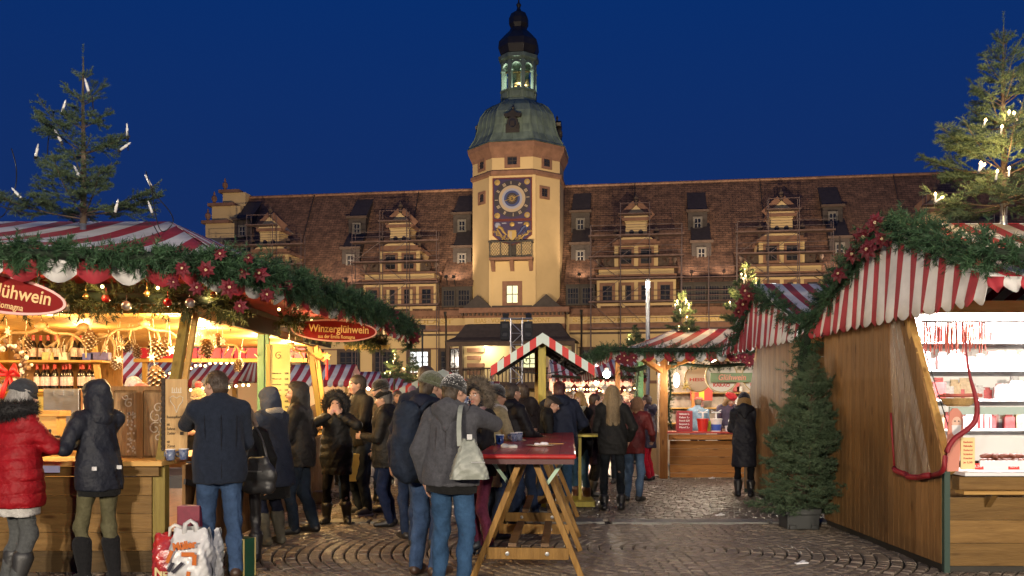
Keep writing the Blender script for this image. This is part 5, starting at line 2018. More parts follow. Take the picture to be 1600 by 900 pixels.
SIGNRED = mat("sign_red", (0.21, 0.012, 0.011), 0.7, spec=.12)
SIGNPINK = mat("sign_rim", (0.62, 0.28, 0.24), 0.4)
SIGNYEL = mat("sign_letters", (0.70, 0.42, 0.13), 0.45)
for (nm, lb, loc, rot, w) in (("oval_sign", "red oval mulled wine sign at the left edge, tilted and cut by the picture edge", (-4.12, 7.02, 2.39), (0, math.radians(10), math.radians(10)), 1.20),
                              ("oval_sign", "red oval mulled wine sign with grapes hanging at the far corner of the left stall", (-2.24, 11.3, 2.40), (0, math.radians(2), math.radians(4)), 1.07)):
    r = oval_sign(nm, lb, loc, rot, w, w * 0.265, (SIGNRED, SIGNPINK))
    m = MB()
    I = Matrix.Identity(4)
    letters(m, "Winzerglühwein", w * 0.125, Matrix.Translation((w * 0.055, -0.016, w * 0.018)), 0, w * 0.70, 0.004, 0.002)
    letters(m, "aus der Emilia Romagna", w * 0.06, Matrix.Translation((w * 0.03, -0.016, -w * 0.072)), 0, w * 0.43, 0.003, 0.0008)
    m.build("lettering", SIGNYEL, r)
    m = MB()
    for (i, j) in ((0, 0), (1, 0), (2, 0), (3, 0), (.5, 1), (1.5, 1), (2.5, 1), (1, 2), (2, 2), (1.5, 3)):
        m.ell((-w * 0.42 + i * w * 0.022, -0.018, w * 0.03 - j * w * 0.026), (w * 0.012, 0.006, w * 0.012), 0, 8, 5)
    m.build("grape_emblem", SIGNPINK if False else mat("grape_pale", (0.72, 0.45, 0.36), 0.5), r)
    m = MB()
    for sx in (-0.3, 0.3):
        m.tube([(sx * w, 0, w * 0.10), (sx * w, 0, w * 0.10 + 0.22)], 0.006, 4)
    m.build("hanger", ROPE, r)

# ------------------------------------------------------------------ left mulled wine stall
LS = thing("mulled_wine_stall", "large wooden mulled wine stall at left under a striped hipped roof", "market stall", (-3.2, 8.0, 0))
LO = Vector((-3.2, 8.0, 0))

def L(p):
    return Vector(p) - LO

EAVE = [(-9.0, 5.25), (-3.96, 6.9), (-2.72, 7.33), (-2.38, 8.05), (-1.92, 11.0), (-1.72, 14.9)]
ZEV = 2.74
APX = Vector((-3.97, 10.4, 3.60))
APB = Vector((-3.72, 13.7, 3.60))

def eave_y(x):
    for (a, b) in zip(EAVE[:-1], EAVE[1:]):
        if a[0] <= x <= b[0]:
            return a[1] + (b[1] - a[1]) * (x - a[0]) / (b[0] - a[0])
    return EAVE[3][1]

CORN = Vector((-2.45, 7.9, ZEV))
n = 26
xs0, xs1 = -9.0, -2.5

def f_low(u):
    x = xs0 + (xs1 - xs0) * u
    return L((x, eave_y(x), ZEV))

def f_up(u):
    x = xs0 + (xs1 - xs0) * u
    if x <= APX.x:
        return L((x, APX.y, APX.z))
    t = (x - APX.x) / (xs1 - APX.x)
    return L(APX.lerp(Vector((xs1, eave_y(xs1), ZEV + 0.01)), t))

stripes("canvas_front", f_low, f_up, n, LS, 0.10, 1, 8)

def s_low(u):
    y = 7.9 + (14.9 - 7.9) * u
    if y < 11:
        x = -2.4 + (-1.92 + 2.4) * (y - 7.9) / 3.1
    else:
        x = -1.92 + 0.2 * (y - 11) / 3.9
    return L((x, y, ZEV))

def s_up(u):
    y = 7.9 + 7.0 * u
    if y < APX.y:
        return L(Vector((-2.45, 7.9, ZEV + 0.01)).lerp(APX, (y - 7.9) / (APX.y - 7.9)))
    if y < APB.y:
        return L(APX.lerp(APB, (y - APX.y) / (APB.y - APX.y)))
    return L(APB.lerp(Vector((-1.72, 14.9, ZEV + 0.01)), (y - APB.y) / (14.9 - APB.y)))

stripes("canvas_side", s_low, s_up, 26, LS, 0.07, 2, 8, 1)
m = MB()
m.add([L((-9, 10.42, 3.59)), L(APX), L(APB), L((-1.72, 14.9, 2.75)), L((-9, 14.9, 2.75))], [(0, 1, 2, 3, 4)])
m.build("canvas_back", WHITE_F, LS)
VPATH = [L((x, y, ZEV - 0.02)) for x, y in EAVE]
valance("valance", VPATH[:3], 26, 0.19, 0.08, LS, 0)
valance("valance", [VPATH[2], VPATH[3], VPATH[4], VPATH[5]], 30, 0.19, 0.08, LS, 1)
m = MB()   # red lining under the eaves
for (a, b) in zip(EAVE[:-1], EAVE[1:]):
    ia = (max(-9, min(-3.2, a[0])) if a[1] < 8.6 else -3.2, max(a[1], 8.7))
    ib = (max(-9, min(-3.2, b[0])) if b[1] < 8.6 else -3.2, max(b[1], 8.7))
    m.add([L((a[0], a[1], ZEV - 0.06)), L((b[0], b[1], ZEV - 0.06)), L((ib[0], ib[1], 2.66)), L((ia[0], ia[1], 2.66))], [(0, 1, 2, 3)])
m.build("red_lining", mat("red_lining", (0.40, 0.02, 0.02), 0.8, noise=0.4, nscale=3), LS)
# ceiling
for i in range(11):
    m = MB()
    m.box(-9.0 + i * 0.53, -9.0 + i * 0.53 + 0.522, 8.62, 14.6, 2.37, 2.40, 0, Matrix.Translation(-LO))
    m.build("ceiling_board", wood("ceiling_pine", (0.66, 0.40, 0.14), (0.55, 0.31, 0.09), 'y', 0.5) if i == 0 else bpy.data.materials["ceiling_pine"], LS)
m = MB()
m.box(-9, -3.16, 8.56, 8.62, 2.36, 2.47, 0, Matrix.Translation(-LO))
m.box(-3.2, -3.14, 8.62, 14.6, 2.36, 2.47, 0, Matrix.Translation(-LO))
m.build("ceiling_edge", PINE, LS)
for (a, b) in (((-9, 8.5), (-4.2, 8.5)), ((-3.08, 9.9), (-3.06, 11.75)), ((-3.0, 12.9), (-2.9, 14.3))):
    m = MB()
    m.bar(L((a[0], a[1], 2.45)), L((b[0], b[1], 2.45)), 0.03, 0.2)
    m.build("fascia", DARKP, LS)
# posts
def post(a, b, w, mt, name="post", h=None):
    m = MB()
    m.bar(L(a), L(b), w, h or w, 0, (1, 0, 0))
    return m.build(name, mt, LS, bevel=0.006)
post((-3.13, 8.0, 0.98), (-3.16, 8.70, 2.37), 0.085, OLIVE)
post((-3.06, 8.06, 0.98), (-3.09, 8.76, 2.37), 0.05, PINEZ)
post((-3.13, 7.99, 0.0), (-3.13, 7.99, 0.98), 0.11, OLIVE)
post((-3.2, 11.45, 0.9), (-3.2, 11.45, 2.37), 0.09, GREENP)
post((-3.11, 11.40, 0.9), (-3.11, 11.40, 2.40), 0.05, GREENP)
post((-3.02, 14.3, 0.95), (-3.22, 14.3, 2.4), 0.09, OLIVE)
post((-2.94, 14.3, 0.95), (-3.13, 14.3, 2.4), 0.07, PINEZ)
post((-8.6, 14.3, 0), (-8.6, 14.3, 2.4), 0.1, PINEZ)
post((-5.9, 14.4, 0), (-5.9, 14.4, 2.4), 0.07, PINEZ)
# counter
m = MB()
m.box(-9, -3.05, 7.80, 8.45, 0.955, 1.0, 0, Matrix.Translation(-LO))
m.build("counter_top", PINE, LS, bevel=0.006)
m = MB()
m.box(-3.4, -2.9, 8.452, 14.9, 0.955, 1.0, 0, Matrix.Translation(-LO))
m.build("counter_top", wood("side_counter_pine", (0.58, 0.36, 0.13), (0.46, 0.26, 0.08), 'y', 0.4), LS, bevel=0.006)
m = MB()
m.box(-9, -3.1, 7.86, 7.92, 0.865, 0.945, 0, Matrix.Translation(-LO))
m.build("counter_rail", WOODX, LS)
for i in range(4):
    m = MB()
    m.box(-8.9, -3.19, 7.93, 7.965, 0.20 + i * 0.164, 0.20 + i * 0.164 + 0.160, 0, Matrix.Translation(-LO))
    m.build("front_plank", WOODX, LS)
m = MB()
m.box(-9, -3.05, 7.98, 8.3, 0.0, 0.19, 0, Matrix.Translation(-LO))
m.build("plinth", wood("plinth_dark", (0.12, 0.075, 0.03), (0.07, 0.045, 0.02), 'x'), LS)
for i in range(42):
    y0 = 8.12 + i * 0.162
    m = MB()
    m.box(-2.99, -2.96, y0, y0 + 0.157, 0.06, 0.945, 0, Matrix.Translation(-LO))
    m.build("side_plank", WOOD, LS)
m = MB()   # folded shutter leaning against the side
m.bar(L((-2.90, 8.25, 0.08)), L((-2.94, 8.75, 0.93)), 0.03, 0.46, 0, (0, 1, 0.3))
m.build("shutter", WOODY, LS)
m = MB()
for z in (0.3, 0.55, 0.8):
    m.bar(L((-2.94, 8.05, z)), L((-2.92, 8.35, z - 0.06)), 0.02, 0.05)
m.build("hinge", IRON, LS)
# shelf unit and back panels
m = MB()
m.box(-9, -6.55, 11.0, 11.06, 0.9, 2.37, 0, Matrix.Translation(-LO))
m.box(-6.58, -6.52, 11.06, 11.6, 0.9, 2.37, 0, Matrix.Translation(-LO))
m.build("back_panel", PINE, LS)
m = MB()
m.box(-6.52, -5.05, 11.6, 11.63, 0.9, 2.37, 0, Matrix.Translation(-LO))
m.build("shelf_back", WOOD, LS)
for z in (2.02, 1.66):
    m = MB()
    m.box(-6.5, -5.06, 11.06, 11.36, z - 0.03, z, 0, Matrix.Translation(-LO))
    m.build("shelf", PINE, LS, bevel=0.005)
m = MB()
m.bar(L((-5.05, 11.2, 0.95)), L((-5.25, 11.2, 2.37)), 0.06)
m.build("shelf_post", PINEZ, LS)
m = MB()
m.box(-9, -5.0, 10.4, 10.9, 1.2, 1.24, 0, Matrix.Translation(-LO))
m.box(-9, -5.0, 10.4, 10.44, 0.0, 1.2, 0, Matrix.Translation(-LO))
m.build("back_counter", PINE, LS)
m = MB()
m.box(-6.4, -4.95, 11.5, 11.56, 1.20, 1.62, 0, Matrix.Translation(-LO))
m.build("splashback", mat("yellow_panel", (0.75, 0.60, 0.14), 0.4), LS)
m = MB()
m.box(-9, -3.3, 8.5, 14.8, 0.02, 0.06, 0, Matrix.Translation(-LO))
m.build("stall_floor", WOODY, LS)
m = MB()  # hanging beam with red and green cloth at the back opening
m.box(-6.0, -3.25, 14.2, 14.3, 2.12, 2.18, 0, Matrix.Translation(-LO))
m.build("back_beam", PINE, LS)
m = MB()
for i in range(14):
    x = -5.9 + i * 0.19
    m.box(x, x + 0.16, 14.15, 14.19, 2.18, 2.34, i % 2, Matrix.Translation(-LO))
m.build("back_bunting", [mat("bunting_red", (0.5, 0.02, 0.06), 0.6), mat("bunting_pink", (0.55, 0.05, 0.10), 0.6)], LS)

# downlights (lamp glass and its light)
k = 0
for (x, y, e) in ((-6.6, 8.74, 1), (-5.55, 8.74, 1), (-4.5, 8.74, 1), (-3.34, 8.8, 2.2), (-6.2, 10.2, 1), (-4.9, 10.2, 1), (-3.6, 10.4, 3.0), (-5.6, 11.8, .8), (-4.3, 12.2, .8), (-3.32, 11.9, 3.6), (-3.32, 13.4, 3.2), (-4.9, 13.7, .7)):
    root = thing("downlight", "round downlight shining in the plank ceiling of the left stall", "lamp", (x, y, 2.37), 0, "downlights in the ceiling of the left stall")
    m = MB()
    m.lathe([(0.062, 0.0), (0.062, -0.012), (0.045, -0.014), (0.045, -0.004)], 14)
    m.build("ring", STEELB, root)
    m = MB()
    m.lathe([(0.043, -0.002), (0.043, -0.008)], 14)
    m.build("glass", DOWNG, root)
    l = point_light("downlight_lamp", (0, 0, -0.15), 27 * e, (1.0, 0.66, 0.27), 0.05, root)

# garlands
GP = [Vector((x, y, ZEV - 0.045)) for x, y in [(-9.0, 5.2), (-6.2, 6.1), (-3.96, 6.86), (-2.75, 7.25), (-2.36, 7.9), (-2.1, 9.5), (-1.88, 11.0), (-1.76, 13.2), (-1.70, 14.9)]]
GP = catmull(GP, 5)
garland("garland", "slim fir garland along the front eave of the left stall", [p - Vector((0, 0, .02)) for p in GP[:21]], 0.122, GARL, 240, 30, seed=3)
garland("garland", "thick fir garland along the receding eave of the left stall", GP[18:], 0.16, GARL, 220, 32, seed=2)
garland("garland", "drooping garland end at the far corner of the left stall", [(-1.70, 14.9, 2.78), (-1.69, 15.0, 2.6), (-1.72, 15.0, 2.36)], 0.17, GARL, 110, 36, seed=7)
GP2 = [Vector(p) for p in ((-4.6, 8.28, 2.50), (-3.9, 8.28, 2.48), (-3.3, 8.28, 2.47), (-2.92, 8.45, 2.47), (-2.78, 9.2, 2.46))]
garland("garland", "dull inner garland with straw ornaments under the left stall eaves", catmull(GP2, 5), 0.17, GARL2, 130, 34, seed=5)
GP3 = [Vector(p) for p in ((-2.75, 10.9, 2.52), (-2.6, 12.2, 2.5), (-2.4, 13.6, 2.48), (-2.1, 14.8, 2.46))]
garland("garland", "inner garland behind the right oval sign", catmull(GP3, 5), 0.15, GARL2, 85, 34, seed=6)
rp_ = random.Random(21)
spots = [(-2.50, 7.40, 2.72, .95), (-2.38, 7.6, 2.60, 1.1), (-2.42, 7.5, 2.86, .8), (-2.22, 7.95, 2.76, 1.05), (-2.2, 8.1, 2.6, .9), (-2.62, 7.2, 2.70, .85), (-2.12, 8.55, 2.74, .8), (-2.33, 7.75, 2.46, .85), (-2.28, 7.8, 2.88, .7), (-2.55, 7.3, 2.56, .8), (-2.3, 7.72, 2.74, .8), (-2.16, 8.3, 2.68, .75), (-2.68, 7.15, 2.58, .7)]
for i, (x, y, z, s) in enumerate(spots):
    poinsettia((x, y - 0.07, z - .12), (rp_.uniform(-.5, .5), rp_.uniform(0, 6), math.radians(12) + rp_.uniform(-.5, .5)), s * .64, "dark red poinsettia in the cluster on the left stall's corner garland", "poinsettias on the corner of the left garland")
for i, (x, y, z, s) in enumerate(((-1.78, 12.5, 2.62, 1.0), (-1.72, 12.9, 2.74, .9), (-1.72, 12.7, 2.52, .8))):
    poinsettia((x, y - 0.12, z), (rp_.uniform(-.3, .3), rp_.uniform(0, 6), 0.4), s, "dark red poinsettia above the right oval sign", "poinsettias above the right oval sign")
for i, (x, y, z, s) in enumerate(((-1.66, 14.85, 2.72, 1.0), (-1.60, 14.8, 2.55, .9))):
    poinsettia((x, y - 0.14, z), (rp_.uniform(-.3, .3), rp_.uniform(0, 6), 0.3), s, "dark red poinsettia at the far garland end of the left stall", "poinsettias at the far garland end")

for i, (x, y, z) in enumerate(((-4.3, 8.2, 2.56), (-3.75, 8.2, 2.57), (-3.25, 8.22, 2.56), (-2.85, 8.6, 2.55), (-2.6, 10.0, 2.54), (-2.6, 11.6, 2.56), (-2.45, 13.0, 2.54))):
    root = thing("garland_bulb", ORD[i] + " small warm bulb tucked in the inner garland of the left stall, from the left", "lamp", (x, y, z), 0, "bulbs in the inner garland")
    MB().ell((0, 0, 0), .016, 0, 8, 6).build("bulb", BULB, root, smooth=True)
    point_light("bulb_light", (0, -.16, -.05), 3.2, (1, .64, .28), .05, root)  # bulbs added to brighten the garland and lining under the eaves
BAUB = [mat("bauble_gold", (.5, .36, .12), .2, metal=.8), mat("bauble_red", (.4, .02, .02), .15), mat("bauble_glass", (.5, .5, .48), .1, metal=.6)]
for i in range(10):
    x = -4.45 + i * .19
    o = MB().ell((0, 0, 0), .03 + .008 * (i % 3), 0, 12, 8).tube([(0, 0, .03), (0, 0, .1)], .003, 4).build("bauble", BAUB[i % 3], None, (x, 8.14 + .02 * math.sin(i * 7) + max(0, x + 3.0) * .3, 2.44 + .06 * math.sin(i * 2.3)), smooth=True)
    tag(o, ("gold", "red", "silvery")[i % 3] + " glass bauble hanging on the inner garland of the left stall", "bauble", ("gold", "red", "silvery")[i % 3] + " baubles on the inner garland")

# bottles on the shelves
def bottle_proto():
    root = thing("wine_bottle", "dark wine bottle", "bottle", (0, 0, 0), 0)
    m = MB()
    m.lathe([(0.036, 0), (0.038, 0.01), (0.038, 0.19), (0.03, 0.215), (0.014, 0.245), (0.013, 0.31)], 12)
    m.build("glass", BOTTLE, root, smooth=True)
    m = MB()
    m.lathe([(0.0386, 0.045), (0.0386, 0.155)], 12)
    m.build("label", LABELP, root)
    m = MB()
    m.lathe([(0.0155, 0.25), (0.0165, 0.255), (0.0165, 0.315), (0.01, 0.318)], 10)
    m.build("capsule", REDCAP, root)
    return root
BP = bottle_proto()
first = True
for (z, pxs, lb, grp) in ((2.02, (44, 54, 61, 76, 88, 93, 118, 123), "dark wine bottle with pale label on the upper shelf of the left stall", "bottles on the upper shelf"),
                          (1.66, (58, 67, 74, 84, 88, 96, 103, 112, 124, 131, 139, 146), "dark wine bottle with red capsule on the lower shelf of the left stall", "bottles on the lower shelf")):
    for px in pxs:
        loc = (X(px, 11.2), 11.2 + rp_.uniform(-.05, .05), z)
        if first:
            BP.location = loc
            o = BP
            first = False
        else:
            o = copy_tree(BP, loc)
        o.rotation_euler = (0, 0, rp_.uniform(-.7, .7))
        o["label"] = lb.replace("dark wine", ORD[pxs.index(px)] + " dark wine").replace(" of the left stall", ", counted from the left")
        o["group"] = grp
for (px, w, h_, col, lb) in ((77, .14, .10, (0.55, 0.5, 0.2), "small yellow green box between bottles on the upper shelf"), (101, .10, .10, (0.85, 0.8, 0.7), "white tin with thin neck on the upper shelf"), (140, .14, .09, (0.08, 0.10, 0.45), "blue box at the left of two on the upper shelf"), (158, .22, .10, (0.10, 0.09, 0.30), "long violet box at the right end of the upper shelf")):
    m = MB()
    m.box(-w / 2, w / 2, -0.05, 0.05, 0, h_)
    if px == 101:
        m.lathe([(0.015, h_), (0.012, h_ + 0.08), (0.018, h_ + 0.09)], 8)
    o = m.build("gift_box", mat("box_%d" % px, col, 0.5, noise=0.4, nscale=20), None, (X(px, 11.18), 11.18, 2.02), bevel=0.006)
    tag(o, lb, "box")
# steel heating machine and small wooden stand behind the counter
root = thing("drinks_heater", "stainless steel drinks heater with louvred vents behind the counter", "heater", (X(110, 10.65), 10.65, 1.24))
m = MB()
m.box(-0.22, 0.2, -0.2, 0.2, 0, 0.42)
m.build("casing", STEELB, root, bevel=0.008)
for zz in (0.06, 0.34):
    for r_ in range(3):
        for c in range(3):
            m = MB()
            m.box(-0.16 + c * 0.11, -0.16 + c * 0.11 + 0.07, -0.215, -0.2, zz + r_ * 0.022, zz + r_ * 0.022 + 0.012)
            m.build("vent_slat", STEELB, root)
m = MB()
m.box(0.22, 0.5, -0.2, 0.2, 0, 0.42)
m.tube([(0.26, -0.22, 0.1), (0.26, -0.22, 0.36)], 0.012, 6)
m.build("door", mat("copper_panel", (0.55, 0.28, 0.14), 0.3, metal=0.7), root)
root = thing("napkin_stand", "low pine stand on the counter in front of the steel heater", "stand", (X(72, 9.4), 9.4, 1.0))
m = MB()
m.box(-0.16, 0.16, -0.1, 0.1, 0, 0.36)
m.build("body", PINE, root)
m = MB()
m.box(-0.2, 0.2, -0.13, 0.13, 0.361, 0.42)
m.build("top", PINE, root)

# rustic wooden cabinet of slabs on the corner of the counter
root = thing("rustic_cabinet", "rustic wooden cabinet with carved slabs standing on the stall counter corner", "cabinet", (-3.62, 8.3, 1.0))
m = MB()
m.box(-0.06, 0.50, -0.02, 0.28, 0.0, 0.62)
m.build("carcass", WOOD, root)
m = MB()
m.box(-0.08, 0.52, -0.05, 0.30, 0.62, 0.66)
m.box(0.16, 0.22, -0.045, -0.021, 0, 0.62)
m.box(-0.08, -0.05, -0.045, -0.021, 0, 0.62)
m.build("frame", WOOD, root)
for x0, x1 in ((-0.05, 0.155), (0.225, 0.50)):
    m = MB()
    m.box(x0, x1, -0.036, -0.021, 0.02, 0.6)
    o = m.build("slab", RUSTIC, root)
m = MB()
rc_ = random.Random(5)
for i in range(46):
    x, z_ = 0.105 + rc_.uniform(-.035, .035), rc_.uniform(0.03, 0.42)
    m.box(x, x + 0.012, -0.043, -0.036, z_, z_ + 0.018)
def scroll(mb, cx, cz, r, turns, a0, y, t=0.006):
    pts = []
    for i in range(22):
        q = i / 21
        a = a0 + turns * 2 * math.pi * q
        pts.append((cx + r * (1 - .8 * q) * math.cos(a), y, cz + r * (1 - .8 * q) * math.sin(a)))
    mb.tube(pts, t, 5)
for (cx, cz, r, t, a) in ((0.36, 0.46, .05, 1.2, 0), (0.34, 0.38, .06, 1.0, 2), (0.40, 0.34, .05, 1.3, 4), (0.33, 0.27, .06, 1.1, 1), (0.41, 0.24, .045, 1.2, 3), (0.36, 0.18, .05, 1, 5), (0.09, 0.5, .045, 1.2, 1), (0.06, 0.56, .03, 1, 3)):
    scroll(m, cx, cz, r, t, a, -0.042)
m.build("carving", mat("carved_pale", (0.50, 0.42, 0.32), 0.8), root)
# hanging menu slab with crown and heart
root = thing("menu_slab", "pale wooden menu slab with crown emblem and bark edge beside the slanted post", "menu board", (-3.10, 8.02, 1.02), math.radians(12))
m = MB()
m.box(0.0, 0.185, -0.015, 0.015, 0, 0.70)
m.build("slab", wood("slab_pale", (0.55, 0.36, 0.16), (0.40, 0.24, 0.10), 'z', 0.6), root)
m = MB()
for i in range(14):
    m.ell((-0.018, 0, 0.025 + i * 0.05), (0.024, 0.022, 0.034), 0, 6, 5)
m.build("bark_edge", mat("bark_edge", (0.06, 0.045, 0.035), 0.95, noise=0.5, nscale=30), root)
m = MB()
for i in range(5):
    m.box(0.055 + i * 0.018, 0.063 + i * 0.018, -0.019, -0.015, 0.585, 0.625 - 0.01 * (i % 2))
m.box(0.052, 0.138, -0.019, -0.015, 0.575, 0.584)
for sg in (-1, 1):
    m.tube([(0.095, -0.018, 0.40), (0.095 + sg * 0.02, -0.018, 0.46), (0.095 + sg * 0.05, -0.018, 0.50), (0.095 + sg * 0.055, -0.018, 0.535), (0.095 + sg * 0.03, -0.018, 0.55), (0.095, -0.018, 0.53)], 0.004, 5)
m.build("crown_emblem", mat("chalk_white", (0.62, 0.55, 0.42), 0.8), root)
m = MB()
for t_, z_, w_ in (("Rumtopfbecher", 0.36, 0.15), ("mit", 0.295, 0.025), ("Sahne", 0.255, 0.07), ("Zucker", 0.215, 0.075), ("mit", 0.14, 0.025), ("Zimt", 0.10, 0.07)):
    letters(m, t_, 0.034, Matrix.Translation((0.012 + w_ / 2, -0.017, z_)), 0, w_, 0.002, 0.0006)
m.box(0.125, 0.155, -0.018, -0.015, 0.20, 0.228)
m.build("lettering", mat("dark_ink", (0.05, 0.035, 0.02), 0.8), root)

def mug(name, label, loc, s=1.0, m_=None, group=None, cat="cup"):
    root = thing(name, label, cat, loc, RND.uniform(0, 6), group)
    m = MB()
    m.lathe([(0.030 * s, 0), (0.034 * s, 0.004), (0.041 * s, 0.09 * s), (0.037 * s, 0.09 * s), (0.029 * s, 0.008)], 16)
    m.build("body", m_ or CUPBLUE, root, smooth=True)
    m = MB()
    m.tube([(0.037 * s, 0, 0.072 * s), (0.062 * s, 0, 0.066 * s), (0.066 * s, 0, 0.04 * s), (0.035 * s, 0, 0.022 * s)], 0.006 * s, 6)
    m.build("handle", m_ or CUPBLUE, root, smooth=True)
    m = MB()
    m.lathe([(0.041 * s, 0.088 * s), (0.0425 * s, 0.091 * s), (0.0405 * s, 0.094 * s), (0.037 * s, 0.091 * s)], 16)
    m.build("rim", WHITEP, root)
    return root
mug("mug", "dark blue mug at the left of two on the stall counter corner", (-3.02, 7.92, 1.0), 1.05)
mug("mug", "dark blue mug at the right of two on the stall counter corner", (-2.93, 8.0, 1.0), 1.05)
o = MB().box(-0.075, 0.075, -0.004, 0.004, -0.03, 0.03).build("price_tag", mat("tag_blue", (0.45, 0.55, 0.85), 0.5), None, (X(80, 7.79), 7.79, Z(733, 7.79)))
tag(o, "small pale blue tag hanging on the front counter rail", "tag")

# tall yellow menu banner at the second post
root = thing("menu_banner", "tall yellow menu banner with price columns beside the green post", "menu board", (-3.02, 11.2, 1.0), math.radians(20))
m = MB()
m.box(0, 0.24, -0.01, 0.01, 0.35, 1.22)
m.build("sheet", mat("banner_yellow", (0.72, 0.62, 0.22), 0.55), root)
m = MB()
m.box(-0.05, -0.005, -0.03, 0.03, 0.0, 1.22)
m.build("batten", PINEZ, root)
m = MB()
for i, (t_, p_) in enumerate((("Glühwein rot", "3,00"), ("Glühwein weiß", "3,00"), ("Heidelbeer", "3,50"), ("Kinderpunsch", "2,50"), ("Eierpunsch", "3,50"), ("mit Schuss", "4,00"), ("Kakao", "2,50"))):
    letters(m, t_, 0.022, Matrix.Translation((0.075, -0.012, 0.86 - i * 0.07)), 0, 0.11, 0.002, 0.0004)
    letters(m, p_, 0.03, Matrix.Translation((0.195, -0.012, 0.86 - i * 0.07)), 0, 0.045, 0.002, 0.001)
scroll(m, 0.1, 1.08, 0.05, 1.2, 1, -0.013, 0.004)
m.build("lettering", bpy.data.materials["dark_ink"], root)

# hanging decoration: antlers, cones, straw stars
def antler(label, loc, rz, s):
    m = MB()
    for sg in (-1, 1):
        main = [(0, 0, 0), (sg * .12, .02, -.05), (sg * .28, .03, -.06), (sg * .40, .0, -.16), (sg * .42, -.03, -.30)]
        m.tube(catmull(main, 4), [0.026 - 0.0011 * i for i in range(17)], 7)
        for (b, e1, e2) in (((sg * .14, .02, -.055), (sg * .17, -.04, -.15), (sg * .15, -.06, -.22)), ((sg * .29, .03, -.07), (sg * .28, -.02, -.19), (sg * .24, -.03, -.27)), ((sg * .38, .01, -.13), (sg * .50, .02, -.17), (sg * .56, .02, -.12))):
            m.tube([b, e1, e2], [0.017, 0.013, 0.004], 6)
    m.ell((0, 0, 0.02), (0.07, 0.05, 0.05), 0, 8, 6)
    m.tube([(0, 0, 0.05), (0, 0, 0.13)], 0.004, 4)
    o = m.build("antlers", ANTL, None, loc, (0, 0, rz), smooth=True)
    o.scale = (s, s, s)
    tag(o, label, "antlers")
antler("large antlers hanging above the bottles at the left of the stall", (X(65, 9.2), 9.2, 2.27), 0.3, 1.0)
antler("antlers hanging left of the slanted post above the cones", (X(130, 9.4), 9.4, 2.27), -0.35, 1.05)
antler("pale antlers hanging close behind the slanted post", (X(225, 9.0), 9.0, 2.28), 0.5, 0.85)
antler("antlers hanging near the yellow menu banner", (X(455, 12.6), 12.6, 2.27), 0.8, 1.0)
antler("antlers hanging deep inside between post and banner", (X(345, 11.4), 11.4, 2.27), -0.6, 0.9)

def cone_mesh():
    m = MB()
    for i in range(64):
        q = i / 63
        z_ = -0.02 - q * 0.16
        r_ = 0.055 * math.sin(math.pi * (0.12 + 0.80 * q)) ** 0.8
        a = i * 2.39996
        d = Vector((math.cos(a), math.sin(a), 0))
        s_ = Vector((-math.sin(a), math.cos(a), 0))
        c = d * r_ * 0.55 + Vector((0, 0, z_))
        t_ = d * (r_ + 0.012) + Vector((0, 0, z_ - 0.02))
        m.add([c + s_ * 0.016 + Vector((0, 0, .006)), c - s_ * 0.016 + Vector((0, 0, .006)), t_ - s_ * 0.012, t_ + s_ * 0.012, t_ + Vector((0, 0, -.006))], [(0, 1, 2, 3), (3, 2, 4)], 0)
        m.add([t_ + d * .002 - s_ * 0.010 + Vector((0, 0, .003)), t_ + d * .002 + s_ * 0.010 + Vector((0, 0, .003)), t_ + d * .004 + Vector((0, 0, -.004))], [(0, 1, 2)], 1)
    m.ell((0, 0, -0.095), (0.035, 0.035, 0.078), 0, 8, 6)
    m.tube([(0, 0, -0.02), (0, 0, 0.25)], 0.003, 4, 2)
    return m
_c = cone_mesh().build("pine_cone", [CONE, FROST, ORN])
CONED = _c.data
bpy.data.objects.remove(_c)
cz = [(22, 545, 8.9, 1.3, "wreath left"), (40, 535, 9.2, 1.1, ""), (142, 528, 9.3, 1.15, ""), (186, 535, 9.6, .9, ""), (200, 540, 9.8, .9, ""), (212, 552, 9.5, .8, ""), (241, 540, 9.2, 1.25, ""), (259, 538, 9.4, 1.15, ""), (241, 582, 9.2, 1.5, ""), (180, 566, 9.3, .9, ""), (322, 540, 10.2, 1.2, ""), (340, 532, 10.4, .9, ""), (375, 570, 11.6, 1.0, ""), (449, 566, 12.2, 1.3, "")]
names = ["", "brown cone hanging beside the big antlers at left", "cone hanging under the second antlers", "small cone on a ribbon left of the slab cabinet", "middle cone of the three above the cabinet", "lowest cone of the three above the cabinet", "frosted cone left of the slanted post", "pale frosted cone touching the slanted post", "largest cone, hanging just above the rustic cabinet", "cone over the hooded customer's head", "brown cone right of the slanted post", "darker cone right of the slanted post, further back", "orange lit cone left of the green post", "orange lit cone right of the yellow banner"]
for (px, py, d, s, _), nm in list(zip(cz, names))[1:]:
    o = link("pine_cone", CONED, None, (X(px, d), d, Z(py, d) + 0.1), (RND.uniform(-.15, .15), RND.uniform(-.15, .15), RND.uniform(0, 6)))
    o.scale = (s, s, s)
    tag(o, nm, "pine cone", "cones hanging in the left stall")
def star_mesh(n=6, r=0.065):
    m = MB()
    for i in range(n):
        a = 2 * math.pi * i / n
        a2 = a + math.pi / n
        m.prism([(0, 0), (r * .4 * math.cos(a - math.pi / n), r * .4 * math.sin(a - math.pi / n)), (r * math.cos(a), r * math.sin(a)), (r * .4 * math.cos(a2), r * .4 * math.sin(a2))], -0.006, 0.006)
    m.tube([(0, 0, r * .8), (0, 0, r + 0.22)], 0.003, 4)
    return m
_c = star_mesh().build("straw_star", ORN)
STARD = _c.data
bpy.data.objects.remove(_c)
